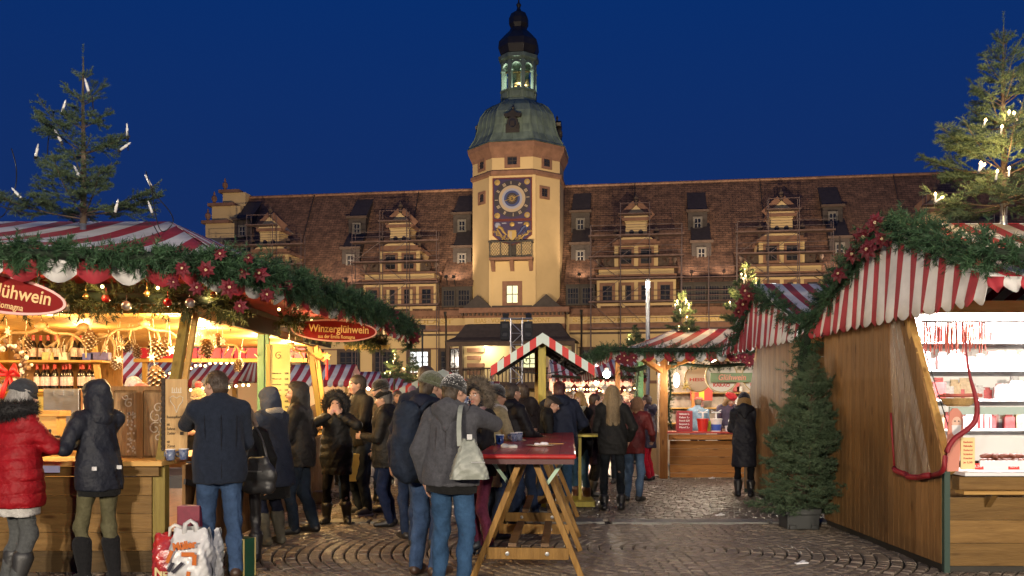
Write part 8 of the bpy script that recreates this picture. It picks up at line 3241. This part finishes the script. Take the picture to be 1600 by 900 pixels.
def lamp_post(label, x, y, zt, w, e, group="lamp columns of the square"):
    root = thing("street_lamp", label, "street lamp", (x, y, 0), 0, group)
    m = MB()
    m.lathe([(w * .62, 0), (w * .55, .4), (w * .5, .5), (w * .5, zt - .3)], 14)
    m.build("column", mat("lamp_grey", (.3, .3, .3), .5) if "lamp_grey" not in bpy.data.materials else bpy.data.materials["lamp_grey"], root, smooth=True)
    m = MB()
    m.lathe([(w * .52, zt - .3), (w * .52, zt)], 14)
    m.build("diffuser", glow("lamp_tube", (1, .97, .93), 7) if "lamp_tube" not in bpy.data.materials else bpy.data.materials["lamp_tube"], root, smooth=True)
    m = MB()
    m.lathe([(w * .56, zt), (w * .56, zt + .08), (.05, zt + .14)], 14)
    m.build("cap", IRON, root)
    for k in range(3):
        a = 2.1 * k + .9
        point_light("lamp_light", (.7 * math.cos(a), .7 * math.sin(a), zt + .1), e / 3, (1, .86, .68), .14, root)
    return root
lamp_post("tall pale lamp column glowing at its top before the right wing", X(1012, 42), 42, Z(440, 42), .18, 260)
lamp_post("same kind of lamp column standing behind the photographer at left", -4.2, -8.0, 4.1, .27, 5600)  # columns behind the camera are added to light coats and faces
lamp_post("same kind of lamp column standing behind the photographer at right", 5.2, -7.0, 4.1, .27, 4800)

lamp_post("same kind of lamp column beyond the left picture edge", -17, 22, 7.2, .27, 2600)  # columns outside the frame are added to warm the sky-lit far canvases
lamp_post("same kind of lamp column further beyond the left picture edge", -24, 36, 7.4, .27, 2600)
lamp_post("same kind of lamp column beyond the right picture edge", 17, 20, 7.2, .27, 2200)

# truss tower with loudspeakers
root = thing("truss_tower", "aluminium truss tower in front of the clock tower base", "truss", (X(807, 48), 48, 0))
TRUSS = mat("truss_alu", (.55, .55, .57), .35, metal=.7)
hw = 9.0 / FPX * 48
zt = Z(497, 48)
m = MB()
for sx in (-hw, hw):
    for sy in (-hw, hw):
        m.tube([(sx, sy, 0), (sx, sy, zt)], .04, 6)
m.build("chord", TRUSS, root)
m = MB()
k = 0
z = .2
while z < zt - .6:
    m.tube([(-hw if k % 2 else hw, -hw, z), (hw if k % 2 else -hw, -hw, z + .6)], .025, 5)
    m.tube([(-hw, -hw if k % 2 else hw, z), (-hw, hw if k % 2 else -hw, z + .6)], .025, 5)
    m.tube([(-hw, -hw, z), (hw, -hw, z)], .02, 5)
    z += .6
    k += 1
m.build("lattice", TRUSS, root)
m = MB()
m.tube([(-.85, 0, zt - .05), (.85, 0, zt - .05)], .04, 6)
m.tube([(-.85, -.3, zt - .05), (.85, -.3, zt - .05)], .04, 6)
m.build("top_bar", TRUSS, root)
for sg, nm in ((-1, "left"), (1, "right")):
    r2 = thing("loudspeaker", "black loudspeaker hanging at the %s of the truss tower" % nm, "loudspeaker", (X(807, 48) + sg * .62, 47.9, zt - .75))
    m = MB()
    m.box(-.24, .24, -.22, .22, -.45, .55)
    m.build("cabinet", mat("speaker_black_" + nm, (.015, .015, .016), .6), r2, bevel=.03)
    m = MB()
    m.lathe([(.17, 0), (.15, .02), (.06, -.03)], 14, 0, Matrix.Translation((0, -.222, -.15)) @ Matrix.Rotation(math.radians(90), 4, 'X'))
    m.box(-.15, .15, -.235, -.222, .2, .42)
    m.build("grille", mat("speaker_grille_" + nm, (.04, .04, .045), .5), r2)
    m = MB()
    m.tube([(0, 0, .5), (0, 0, .72)], .03, 5)
    m.build("bracket", TRUSS, r2)
# floodlights for the tower on top of the truss and on the far stall roofs
flood("floodlight on top of the truss tower aimed at the clock", (X(790, 48), 48.2, zt + .15), Bw(0, 0, 19), 16500, 26, .5)
flood("second floodlight on top of the truss tower aimed at the clock", (X(826, 48), 48.2, zt + .15), Bw(.5, 0, 23), 13500, 24, .5)
for i, (px, d, tpx, e, nm) in enumerate(((560, 46, -24, 31000, "left wing"), (660, 46, -10, 23000, "gable left of the tower"), (1080, 44, 14, 23000, "gable right of the tower"), (1240, 44, 30, 31000, "right wing"))):
    r2 = flood("mast floodlight aimed at the %s of the town hall" % nm, (X(px, d), d, 5.2), Bw(tpx, VF, 16), e, 62, .9)
    m = MB()
    m.tube([(0, 0, -5.2), (0, 0, -.1)], .05, 6)
    m.build("mast", IRON, r2)
l = point_light("belfry_light", (TC[0], TC[1] - .6, ZL + 1.5), 560, (.98, 1.0, .78), .2, TH)
# ------------------------------------------------------------------ the people
NAVY, BLACKC, ANTH = (.010, .013, .026), (.008, .008, .009), (.022, .022, .025)
JEANS, DJEANS, BLJ = (.045, .085, .19), (.012, .020, .045), (.010, .010, .013)
BROWNSH = ((.05, .028, .018), 'leather')
BLSH = ((.012, .011, .011), 'leather')
P = {}
P['red'] = person("person in red puffer jacket with black fur hood and grey cap at left edge", 24, 7.22, 40, 1.70, dict(
    fem=1, coat=((.30, .006, .012), 'nylon'), quilt=.012, pitch=.10, thick=1.14, bulk=1.16, hem=.70, flare=.03, hat=('beanie', (.05, .055, .065), 'wool'), hair='bob', haircol=(.45, .43, .40),
    fur=(FURB, 'collar', .05), hood='down', legs=((.10, .105, .105), 'wool'), fit=.95, R=((-3.70, 7.50, 1.17),), L='hold', poleR=(.9, -.5, -.8), boot=.5, shoe=((.03, .03, .03), 'leather'), under=(((.6, .58, .55), 'wool'), .63), nod=8, h=.011, gloves=(.012, .012, .014), furn=4200))
P['parka'] = person("person in a black hooded parka, olive trousers and black boots at the left counter", 155, 7.55, -52, 1.70, dict(
    fem=1, coat=((.012, .014, .022), 'nylon'), hood='up', hem=.80, flare=.02, thick=1.0, under=((BLACKC, 'wool'), .75), legs=((.115, .105, .055), 'shell'), fit=.86, tuck=.3, boot=.66, shoe=((.012, .012, .013), 'wool'),
    R=((-3.78, 7.62, 1.16),), L=((-3.84, 7.45, 1.20),), gloves=(.008, .008, .010), hair=None, look=-10, fL=(-.13, .02), fR=(.10, -.05), h=.011, wr=.007))
P['navy'] = person("man in a dark navy wool coat and faded jeans drinking, bags at his feet", 343, 7.7, -24, 1.80, dict(
    coat=((.014, .019, .032), 'wool'), hem=.80, flare=.012, thick=1.05, bulk=1.04, collar=.06, legs=((.055, .10, .20), 'denim'), fit=1.02, shoe=BROWNSH, hair='short', haircol=(.05, .03, .018),
    L=((-2.66, 7.98, 1.46), .8), poleL=(-1, .1, -.7), R='hold', look=-38, nod=10, fL=(-.08, .06), fR=(.13, .0), h=.011, ys=.66, wr=.0045))
P['leatherlegs'] = person("woman in black coat and leather trousers mostly hidden behind the navy coat man", 385, 8.45, -20, 1.50, dict(
    fem=1, coat=(BLACKC, 'shell'), hem=.85, hair='bob', haircol=(.35, .27, .18), legs=((.012, .011, .012), 'leather'), fit=.82, boot=.5, shoe=BLSH, L='hold', R='down', lean=10, nod=14, h=.014))
P['bluehood'] = person("woman with grey blue hood up, long dark blue coat and grey green boots", 425, 9.45, -55, 1.66, dict(
    fem=1, coat=((.022, .028, .045), 'shell'), hood='up', hoodcol=((.045, .055, .085), 'shell'), hem=.66, flare=.05, bulk=1.12, thick=1.08, under=((BLACKC, 'wool'), .52), legs=(NAVY, 'denim'), tuck=.32, boot=.62, shoe=((.105, .095, .07), 'shell'),
    hair=None, open=.03, scarf=(.5, .45, .38), L='hold', R='hold', fit=1.0, h=.012))
P['hoodman'] = person("man in a black hooded jacket with glasses seen from the side, hands in front", 470, 10.25, -88, 1.73, dict(
    coat=((.018, .017, .017), 'nylon'), hood='up', hem=.78, thick=1.05, bulk=1.08, legs=((.020, .030, .048), 'denim'), shoe=BLSH, hair=None, open=.055, glasses=1, L='hold', R='pocket', wr=.008, fL=(-.09, .08), fR=(.1, -.1), fit=1.08, h=.012, nod=2, haircol=(.2, .18, .16)))
P['furhood'] = person("woman in black coat with black fur hood and glasses covering her mouth with both hands", 526, 11.1, 176, 1.60, dict(
    fem=1, coat=((.008, .008, .009), 'nylon'), quilt=.007, pitch=.11, hem=.66, thick=1.06, bulk=1.05, fur=(FURB, 'big', .05), hood='up', legs=((.012, .012, .014), 'denim'), fit=.85, boot=.4, shoe=BLSH, L='mouth', R='mouth', poleL=(-1, .2, -.5), poleR=(1, .2, -.5), hair='bob', glasses=1, nod=6, fL=(-.14, .02), fR=(.13, .05), h=.012))
P['tall'] = person("tall man with short brown hair in black jacket looking left over the crowd", 565, 11.9, -128, 1.87, dict(
    coat=((.014, .013, .013), 'shell'), hem=.86, thick=1.0, collar=.08, legs=((.020, .027, .042), 'denim'), fit=1.05, shoe=((.05, .05, .05), 'leather'), sole=(.6, .58, .54), hair='short', haircol=(.045, .03, .02), L='hold', R='pocket', look=12, h=.012))
P['behindtall'] = person("brown haired woman half hidden behind the tall man's shoulder", 546, 13.0, 165, 1.63, dict(fem=1, coat=(BLACKC, 'wool'), hair='bob', haircol=(.11, .06, .035), hem=.7, h=.015, eyes=True, nod=3))
P['cap'] = person("older man in black flat cap and black puffer jacket looking left", 607, 10.85, -86, 1.66, dict(
    coat=((.014, .013, .012), 'nylon'), quilt=.010, pitch=.16, hem=.76, bulk=1.16, thick=1.06, ys=.86, legs=((.020, .032, .085), 'denim'), shoe=BLSH, hat=('cap', (.010, .010, .010), 'wool'), hair='short', haircol=(.14, .13, .12), L='hold', R=('l', (.23, .16, .98), .5), h=.012))
P['blackbeanie'] = person("man in a black beanie and pale coat behind the flat cap man", 601, 12.2, -95, 1.80, dict(coat=((.35, .31, .25), 'wool'), hat=('beanie', (.01, .01, .011)), hair='short', hem=.75, h=.014, scarf=(.25, .22, .18)))
P['greywoman'] = person("woman with long grey blond hair and grey green scarf behind the tall man", 580, 13.3, 150, 1.62, dict(fem=1, coat=((.16, .15, .12), 'wool'), hair='long', haircol=(.42, .36, .27), scarf=(.23, .24, .18), h=.016, hem=.7))
P['greenbeanie'] = person("man in olive green beanie and teal jacket with navy backpack", 668, 7.85, 28, 1.78, dict(
    coat=((.026, .045, .055), 'shell'), hem=.80, hat=('beanie', (.105, .115, .065)), hair='short', haircol=(.06, .04, .025), legs=((.07, .125, .25), 'denim'), fit=1.05, shoe=BROWNSH, hood='down', hoodcol=(NAVY, 'shell'), R='hold', L='swing', look=34, h=.011))
P['darkhairtall'] = person("tall dark haired person behind the green beanie man", 664, 9.3, 10, 1.90, dict(coat=(NAVY, 'wool'), hair='short', haircol=(.05, .03, .02), hem=.75, h=.016))
P['pompom'] = person("person in a purple pompom hat mostly hidden behind the green beanie", 645, 9.9, -20, 1.60, dict(fem=1, coat=((.012, .014, .03), 'shell'), hat=('pompom', (.16, .06, .10), 'knit', (.30, .17, .22)), hair='bob', hem=.7, h=.016))
P['grey'] = person("woman in grey hooded jacket and speckled beanie with pale shoulder bag, seen from behind", 705, 7.22, 14, 1.73, dict(
    fem=1, sw=.178, coat=((.082, .083, .094), 'wool'), hem=.86, flare=.012, bulk=1.10, thick=1.08, hood='down', under=((BLACKC, 'wool'), .80), legs=((.045, .105, .21), 'denim'), fit=1.05, shoe=BROWNSH,
    hat=('beanie', (.02, .02, .02)), hair='short', haircol=(.07, .045, .025), look=32, nod=4, R=((X(736, 7.45), 7.55, 1.455), .7), poleR=(1.0, -.25, -.55), L='down', fL=(-.10, .02), fR=(.11, .0), h=.0105, wr=.005, collar=.06))
P['furface'] = person("young woman in dark jacket with brown fur hood looking left beside the grey jacket", 752, 8.95, -128, 1.70, dict(
    fem=1, coat=((.010, .011, .014), 'shell'), fur=(FURG, 'big', .06), hood='up', hem=.80, legs=((.16, .035, .075), 'wool'), fit=.9, shoe=((.02, .03, .05), 'leather'), sole=(.5, .5, .48), hair='bob', haircol=(.16, .10, .06), L='chest', R='chest', look=-14, nod=-2, scarf=(.25, .12, .14), h=.011, furn=3600))
P['beigecoat'] = person("person in black beanie and beige coat at the left side of the red tables", 769, 9.9, 62, 1.70, dict(coat=((.38, .33, .20), 'wool'), hat=('beanie', (.018, .02, .022)), hair='short', haircol=(.3, .2, .1), hem=.6, R='table', L='table', scarf=(.6, .56, .5), h=.013))
P['blackback'] = person("dark haired man in a padded black jacket with white logo at the rear table", 795, 10.75, 52, 1.74, dict(coat=((.011, .011, .014), 'nylon'), hood='down', hair='short', haircol=(.06, .045, .035), R='table', L='hold', thick=1.08, hem=.8, h=.012, bulk=1.05, quilt=.006, pitch=.13))
P['brownhood'] = person("man in dark brown coat leaning in, between padded jacket and yellow post", 824, 11.5, -40, 1.75, dict(coat=((.022, .018, .018), 'shell'), hood='down', hair='short', haircol=(.09, .06, .04), R='hold', L='table', h=.014, lean=8))
P['orangeface'] = person("warmly lit person in dark cap bending over left of the yellow post", 840, 12.0, 85, 1.62, dict(coat=(BLACKC, 'shell'), hat=('cap', (.02, .018, .018), 'wool'), lean=16, h=.015, R='hold', L='hold'))
P['navyback'] = person("man with dark red hair in navy hooded jacket seen from behind at the table end", 874, 12.35, 6, 1.79, dict(coat=((.012, .016, .032), 'shell'), hood='down', hair='short', haircol=(.055, .012, .014), thick=1.10, bulk=1.12, sw=.20, hem=.80, L='hold', R='table', legs=((.045, .105, .20), 'denim'), shoe=BROWNSH, scarf=(.30, .27, .23), h=.012, poleR=(1, -.2, -.6), poleL=(-1, -.2, -.6)))
P['drinker'] = person("girl with curly blond hair and cream scarf drinking from a mug", 908, 13.35, -140, 1.66, dict(fem=1, coat=((.012, .013, .016), 'shell'), hair='bob', haircol=(.42, .26, .10), scarf=(.62, .60, .45), hem=.72, legs=((.06, .14, .25), 'denim'), boot=.3, shoe=((.09, .035, .02), 'leather'), fit=.95, L='drink', R='table', h=.013))
P['darkcoat'] = person("dark haired person in a plum coat behind the drinking girl", 925, 14.1, 80, 1.63, dict(coat=((.03, .018, .028), 'wool'), hair='short', haircol=(.04, .02, .016), hem=.55, legs=(BLJ, 'denim'), boot=.4, shoe=BLSH, h=.015))
P['longhair'] = person("girl with very long straight blond hair, black jacket and black jeans, seen from behind", 957, 12.35, 3, 1.74, dict(fem=1, coat=((.008, .009, .010), 'shell'), hair='long', haircol=(.33, .24, .13), hem=.78, legs=((.010, .014, .018), 'denim'), fit=.84, boot=.24, shoe=((.012, .011, .011), 'leather'), fL=(-.12, .0), fR=(.12, .06), L='hold', R='pocket', h=.0115, thick=1.04))
P['redbrown'] = person("person in red brown jacket behind the long haired girl, reaching forward", 990, 13.5, 28, 1.60, dict(coat=((.13, .018, .018), 'nylon'), hair='bob', haircol=(.30, .16, .08), legs=((.08, .13, .22), 'denim'), lean=14, R='table', L='table', h=.014, hem=.78))
P['redtrousers'] = person("woman in long navy jacket and bright red trousers in front of the glühwein stall", 1014, 16.9, -62, 1.62, dict(fem=1, coat=((.022, .018, .035), 'nylon'), hem=.66, hair='short', haircol=(.05, .025, .02), legs=((.42, .012, .03), 'wool'), fit=1.0, shoe=BLSH, R='hold', L='hold', hood='down', h=.014))
P['customer'] = person("woman with navy beanie and blond hair in a long black coat at the right counter", 1163, 14.1, 12, 1.64, dict(fem=1, coat=((.014, .015, .022), 'nylon'), hat=('beanie', (.012, .014, .03)), hair='bob', haircol=(.55, .33, .12), hem=.50, flare=.02, hood='down', legs=(BLJ, 'denim'), fit=.85, boot=.4, shoe=BLSH, R='table', L='hold', fR=(.10, -.08), h=.013, lean=6))
P['vendorred'] = person("vendor in red beret and grey violet waistcoat bending over the glühwein counter", 1134, 18.05, 175, 1.70, dict(fem=1, coat=((.10, .085, .14), 'shell'), hat=('beret', (.55, .04, .06), 'wool'), hair='bob', haircol=(.30, .18, .08), lean=18, R='table', L='table', h=.015, look=-20, nod=18))
P['vendordenim'] = person("vendor in pale denim jacket and pink hat seen from behind in the glühwein stall", 1091, 19.2, 10, 1.58, dict(coat=((.16, .25, .38), 'denim'), hat=('beret', (.55, .14, .12), 'wool'), hair='short', lean=14, h=.016, R='hold', L='hold'))
P['pinkscarf'] = person("vendor with pink orange headscarf behind the rustic cabinet", 241, 10.0, 200, 1.74, dict(fem=1, coat=((.45, .33, .20), 'wool'), hat=('scarfcap', (.55, .18, .14), 'knit'), hair=None, h=.013, nod=25, lean=10, R='hold', L='hold'))
P['lilachat'] = person("vendor in striped lilac hat deep inside the left stall", 208, 10.8, 150, 1.80, dict(coat=((.30, .25, .2), 'wool'), hat=('beanie', (.38, .34, .45), 'knit'), h=.014, R='hold', L='hold'))
P['beigehat'] = person("bearded vendor in beige bobble hat seen past the slanted post", 312, 12.0, 185, 1.68, dict(coat=((.02, .02, .02), 'wool'), hat=('pompom', (.5, .38, .2), 'knit', (.55, .08, .10)), h=.014, R='hold', L='hold', haircol=(.03, .02, .02)))
for i, (px, d, hd_, H_, c, hc_, lb) in enumerate((
        (975, 19.5, 150, 1.7, (.10, .03, .03), (.3, .2, .1), "small far visitor in dark red between long hair and navy jacket"),
        (992, 21.0, -100, 1.75, (.03, .03, .04), (.05, .03, .02), "small far visitor in dark coat by the toy stall"),
        (893, 19.0, 20, 1.72, (.02, .02, .03), (.07, .05, .04), "far visitor seen from behind right of the navy jacket"),
        (620, 16.0, 160, 1.70, (.03, .025, .03), (.10, .06, .04), "far visitor in the gap left of the green beanie"),
        (725, 15.5, -30, 1.68, (.02, .02, .022), (.05, .035, .03), "far visitor behind the grey jacket woman"),
        (778, 14.5, 100, 1.66, (.05, .03, .03), (.16, .09, .05), "far visitor behind the beige coat"),
        (808, 16.5, -80, 1.72, (.03, .03, .03), (.06, .04, .03), "far visitor under the left eave of the roofed table"),
        (1080, 22.5, 180, 1.6, (.2, .06, .05), (.1, .06, .04), "vendor's helper deep inside the glühwein stall"),
        (532, 16.0, -60, 1.72, (.03, .03, .035), (.05, .04, .03), "far visitor beyond the slanted far post"),
        (858, 15.0, -40, 1.70, (.06, .05, .05), (.2, .13, .07), "visitor right of the yellow post behind the navy jacket"),
        (888, 16.2, 170, 1.68, (.22, .18, .14), (.25, .15, .08), "visitor in sand coloured coat facing the camera behind the navy jacket"),
        (938, 17.5, 160, 1.66, (.10, .10, .12), (.3, .2, .1), "far visitor in grey between the drinking girl and the long haired girl"),
        (968, 16.2, 190, 1.62, (.20, .05, .05), (.12, .07, .04), "far visitor in red jacket facing the camera right of the long haired girl"),
        (750, 17.5, 175, 1.74, (.12, .11, .10), (.07, .05, .03), "far visitor facing the camera above the fur hood"),
        (785, 18.5, 200, 1.80, (.05, .06, .09), (.05, .04, .03), "tall far visitor facing the camera left of the roofed table"),
        (500, 14.5, 150, 1.66, (.10, .07, .05), (.2, .12, .06), "visitor in brown coat between the hooded man and the fur hood woman"),
        (637, 13.2, 120, 1.66, (.018, .018, .02), (.07, .05, .03), "visitor between flat cap man and green beanie man"))):
    person(lb, px, d, hd_, H_, dict(coat=(c, 'wool'), haircol=hc_, h=.02, hair='short', eyes=False, R='hold', L='hold', legs=((.02, .025, .035), 'denim')))

# white logo on the padded jacket, speckles on the beanie
def world_thing(mb, name, mt, label, cat, group=None, smooth=True):
    o = mb.build(name, mt, None, smooth=smooth)
    return tag(o, label, cat, group)

g = P['grey']
hcw = np.array(g['world'](g['hc']))
sp_ = MB()
rsp = random.Random(6)
for i in range(210):
    a, e = rsp.uniform(0, 6.28), rsp.uniform(.0, 1.45)
    p = g['Hd']((.0945 * math.cos(a) * math.cos(e), -.018 + .1115 * math.sin(a) * math.cos(e), .042 + .1055 * math.sin(e)))
    s = rsp.uniform(.0022, .0052)
    sp_.ell(tuple(p), (s, s, s), 0, 5, 4)
for c in g['root'].children:
    if c.name.startswith("beanie"):
        sp_.build("knit_speckles", mat("speckle_white", (.65, .64, .62), .8), c)

# coat details: tags and flaps of the parka, seams and vent of the navy coat
i_ = P['parka']
m = MB()
for x in (-.12, .10):
    p = i_['T']((x, -.155, .99))
    m.box(p[0] - .012, p[0] + .012, p[1] - .016, p[1] + .02, p[2] - .016, p[2] + .016)
m.build("white_tag", WHITEP, i_['root'])
i_ = P['navy']
m = MB()
for x in (0, -.13, .13):
    pts = [tuple(i_['T']((x * (1 - .15 * q), -.2 * .66 * 1.05 * math.sqrt(1 - (x / .2) ** 2) - .006 - .004 * q, 1.36 - .52 * q))) for q in [k / 9 for k in range(10)]]
    m.tube(pts, .0026, 4)
m.build("seam", cloth((.006, .008, .014), 'wool'), i_['root'])

# grey jacket seams
sm_ = MB()
for (x0, x1) in ((-.085, -.10), (.085, .10), (0, 0)):
    pts = []
    for i in range(12):
        q = i / 11
        z = 1.33 - .44 * q
        x = x0 + (x1 - x0) * q
        y = -(.178 * 1.08 * 1.10) * .74 * math.sqrt(max(.1, 1 - (x / .2) ** 2)) - .010
        pts.append(tuple(g['T']((x, y, z))))
    sm_.tube(pts, .0028, 4)
sm_.build("seam", cloth((.05, .045, .048), 'wool'), g['root'])

# bags carried by people
def handbag(name, label, c, w, hgt, dp, rz, col, strap_pts, kind='leather', seed=4, tilt=0):
    root = thing(name, label, "handbag", c, rz)
    b_ = Blob(.010)
    b_.cone((-w * .36, 0, -hgt * .40), (w * .36, 0, -hgt * .40), dp * .55, dp * .55, .03, (1, .9, 1))
    b_.cone((-w * .40, 0, -hgt * .1), (w * .40, 0, -hgt * .1), dp * .55, dp * .55, .03, (1, .8, 1))
    b_.cone((-w * .22, 0, hgt * .35), (w * .22, 0, hgt * .35), dp * .28, dp * .28, .06, (1, .8, 1))
    b_.cone((-w * .3, 0, hgt * .05), (w * .3, 0, hgt * .05), dp * .5, dp * .5, .06, (1, .8, 1))
    mt = cloth(col, kind)
    b_.build("bag", mt, root, folds(seed, .006, 6))
    m = MB()
    cw = Vector(c)
    Ri = Matrix.Rotation(-rz, 4, 'Z')
    m.tube([Ri @ (Vector(p) - cw) for p in catmull(strap_pts, 5)], .012, 6)
    m.build("strap", mt, root, smooth=True)
    m = MB()
    m.box(-w * .25, w * .25, -dp * .62, -dp * .54, hgt * .02, hgt * .06)
    m.build("zip", STEELB, root)
    return root
d_ = 6.93
BAGM = cloth((.30, .32, .275), 'leather')
r_, P_ = bag_sheet("shoulder_bag", "pale grey green leather shoulder bag hanging at the grey jacket's back", W(733, 748, d_), .12, .30, .30, .17, BAGM, seed=3, taper=.72, wr=.004, bulge=.02, cat="handbag")
c0 = Vector(W(733, 748, d_))
m = MB()
bpts = [W(718, 697, d_ - .02), W(717, 668, d_ + .03), W(719, 640, d_ + .10), W(723, 630, 7.16)]
for a_, b_ in zip(catmull(bpts, 4)[:-1], catmull(bpts, 4)[1:]):
    m.bar(a_ - c0, b_ - c0, .036, .008, 0, (0, 1, 0))
m.tube([p - c0 for p in catmull([W(724, 694, d_), W(741, 706, d_ - .03), W(754, 725, d_ - .02), W(760, 738, d_)], 4)], .010, 6)
o = m.build("strap", BAGM, r_)
o.rotation_euler = (0, 0, -.12)
MB().box(-.02, .02, -.05, -.042, .305, .345).build("buckle", STEELB, r_)
MB().box(.01, .115, -.094, -.088, .13, .135).build("zip", STEELB, r_)
handbag("handbag", "black handbag at the arm of the woman behind the navy coat man", W(404, 738, 8.05), .28, .33, .12, -.25, (.016, .016, .017),
        [W(384, 718, 8.05), W(390, 690, 8.08), W(398, 668, 8.15), W(410, 690, 8.12), W(418, 720, 8.08)], 'leather', 7)
# backpack
bp_ = P['greenbeanie']
root = thing("backpack", "navy backpack on the back of the green beanie man", "backpack", bp_['world']((-.02, -.28, 1.18)), -math.radians(28))
b_ = Blob(.011)
b_.cone((0, 0, -.22), (0, 0, .20), .15, .13, .03, (1, .62, 1))
b_.cone((0, -.07, -.2), (0, -.07, -.02), .12, .11, .03, (1, .5, 1))
b_.build("pack", cloth((.012, .018, .032), 'shell'), root, folds(3, .006, 8))
m = MB()
for sg in (-1, 1):
    m.tube(catmull([(sg * .09, .03, .2), (sg * .13, .12, .31), (sg * .15, .26, .29), (sg * .16, .40, .15), (sg * .17, .38, -.05)], 4), .022, 6)
m.build("strap", cloth((.012, .018, .032), 'shell'), root, smooth=True)
# paper carrier held by the tall man
root = thing("carrier_bag", "yellow cream paper carrier between the tall man and the fur hood woman", "shopping bag", (X(552, 11.75), 11.75, .46), .3)
m = MB()
m.box(-.15, .15, -.06, .06, 0, .36)
m.build("bag", mat("bag_yellow", (.55, .45, .15), .6, noise=.3, nscale=6), root, bevel=.01)
m = MB()
m.tube([(-.07, 0, .36), (-.06, 0, .46), (.06, 0, .46), (.07, 0, .36)], .005, 5)
m.build("handle", ROPE, root)

def held_mug(pk, side, label, off=.055):
    i = P[pk]
    S, E_, Wr, hd, pn, c_ = i['arms'][side]
    p = i['world'](Wr + hd * .10 + np.array((0, .03, -.03)))
    mug("mug", label, p, 1.0)
held_mug('grey', 'R', "dark mug held up by the woman in the grey jacket")
held_mug('navy', 'L', "mug raised to the mouth by the man in the navy coat")
held_mug('drinker', 'L', "pale blue mug at the lips of the curly blond girl")
held_mug('drinker', 'R', "mug on the small yellow table by the curly blond girl")
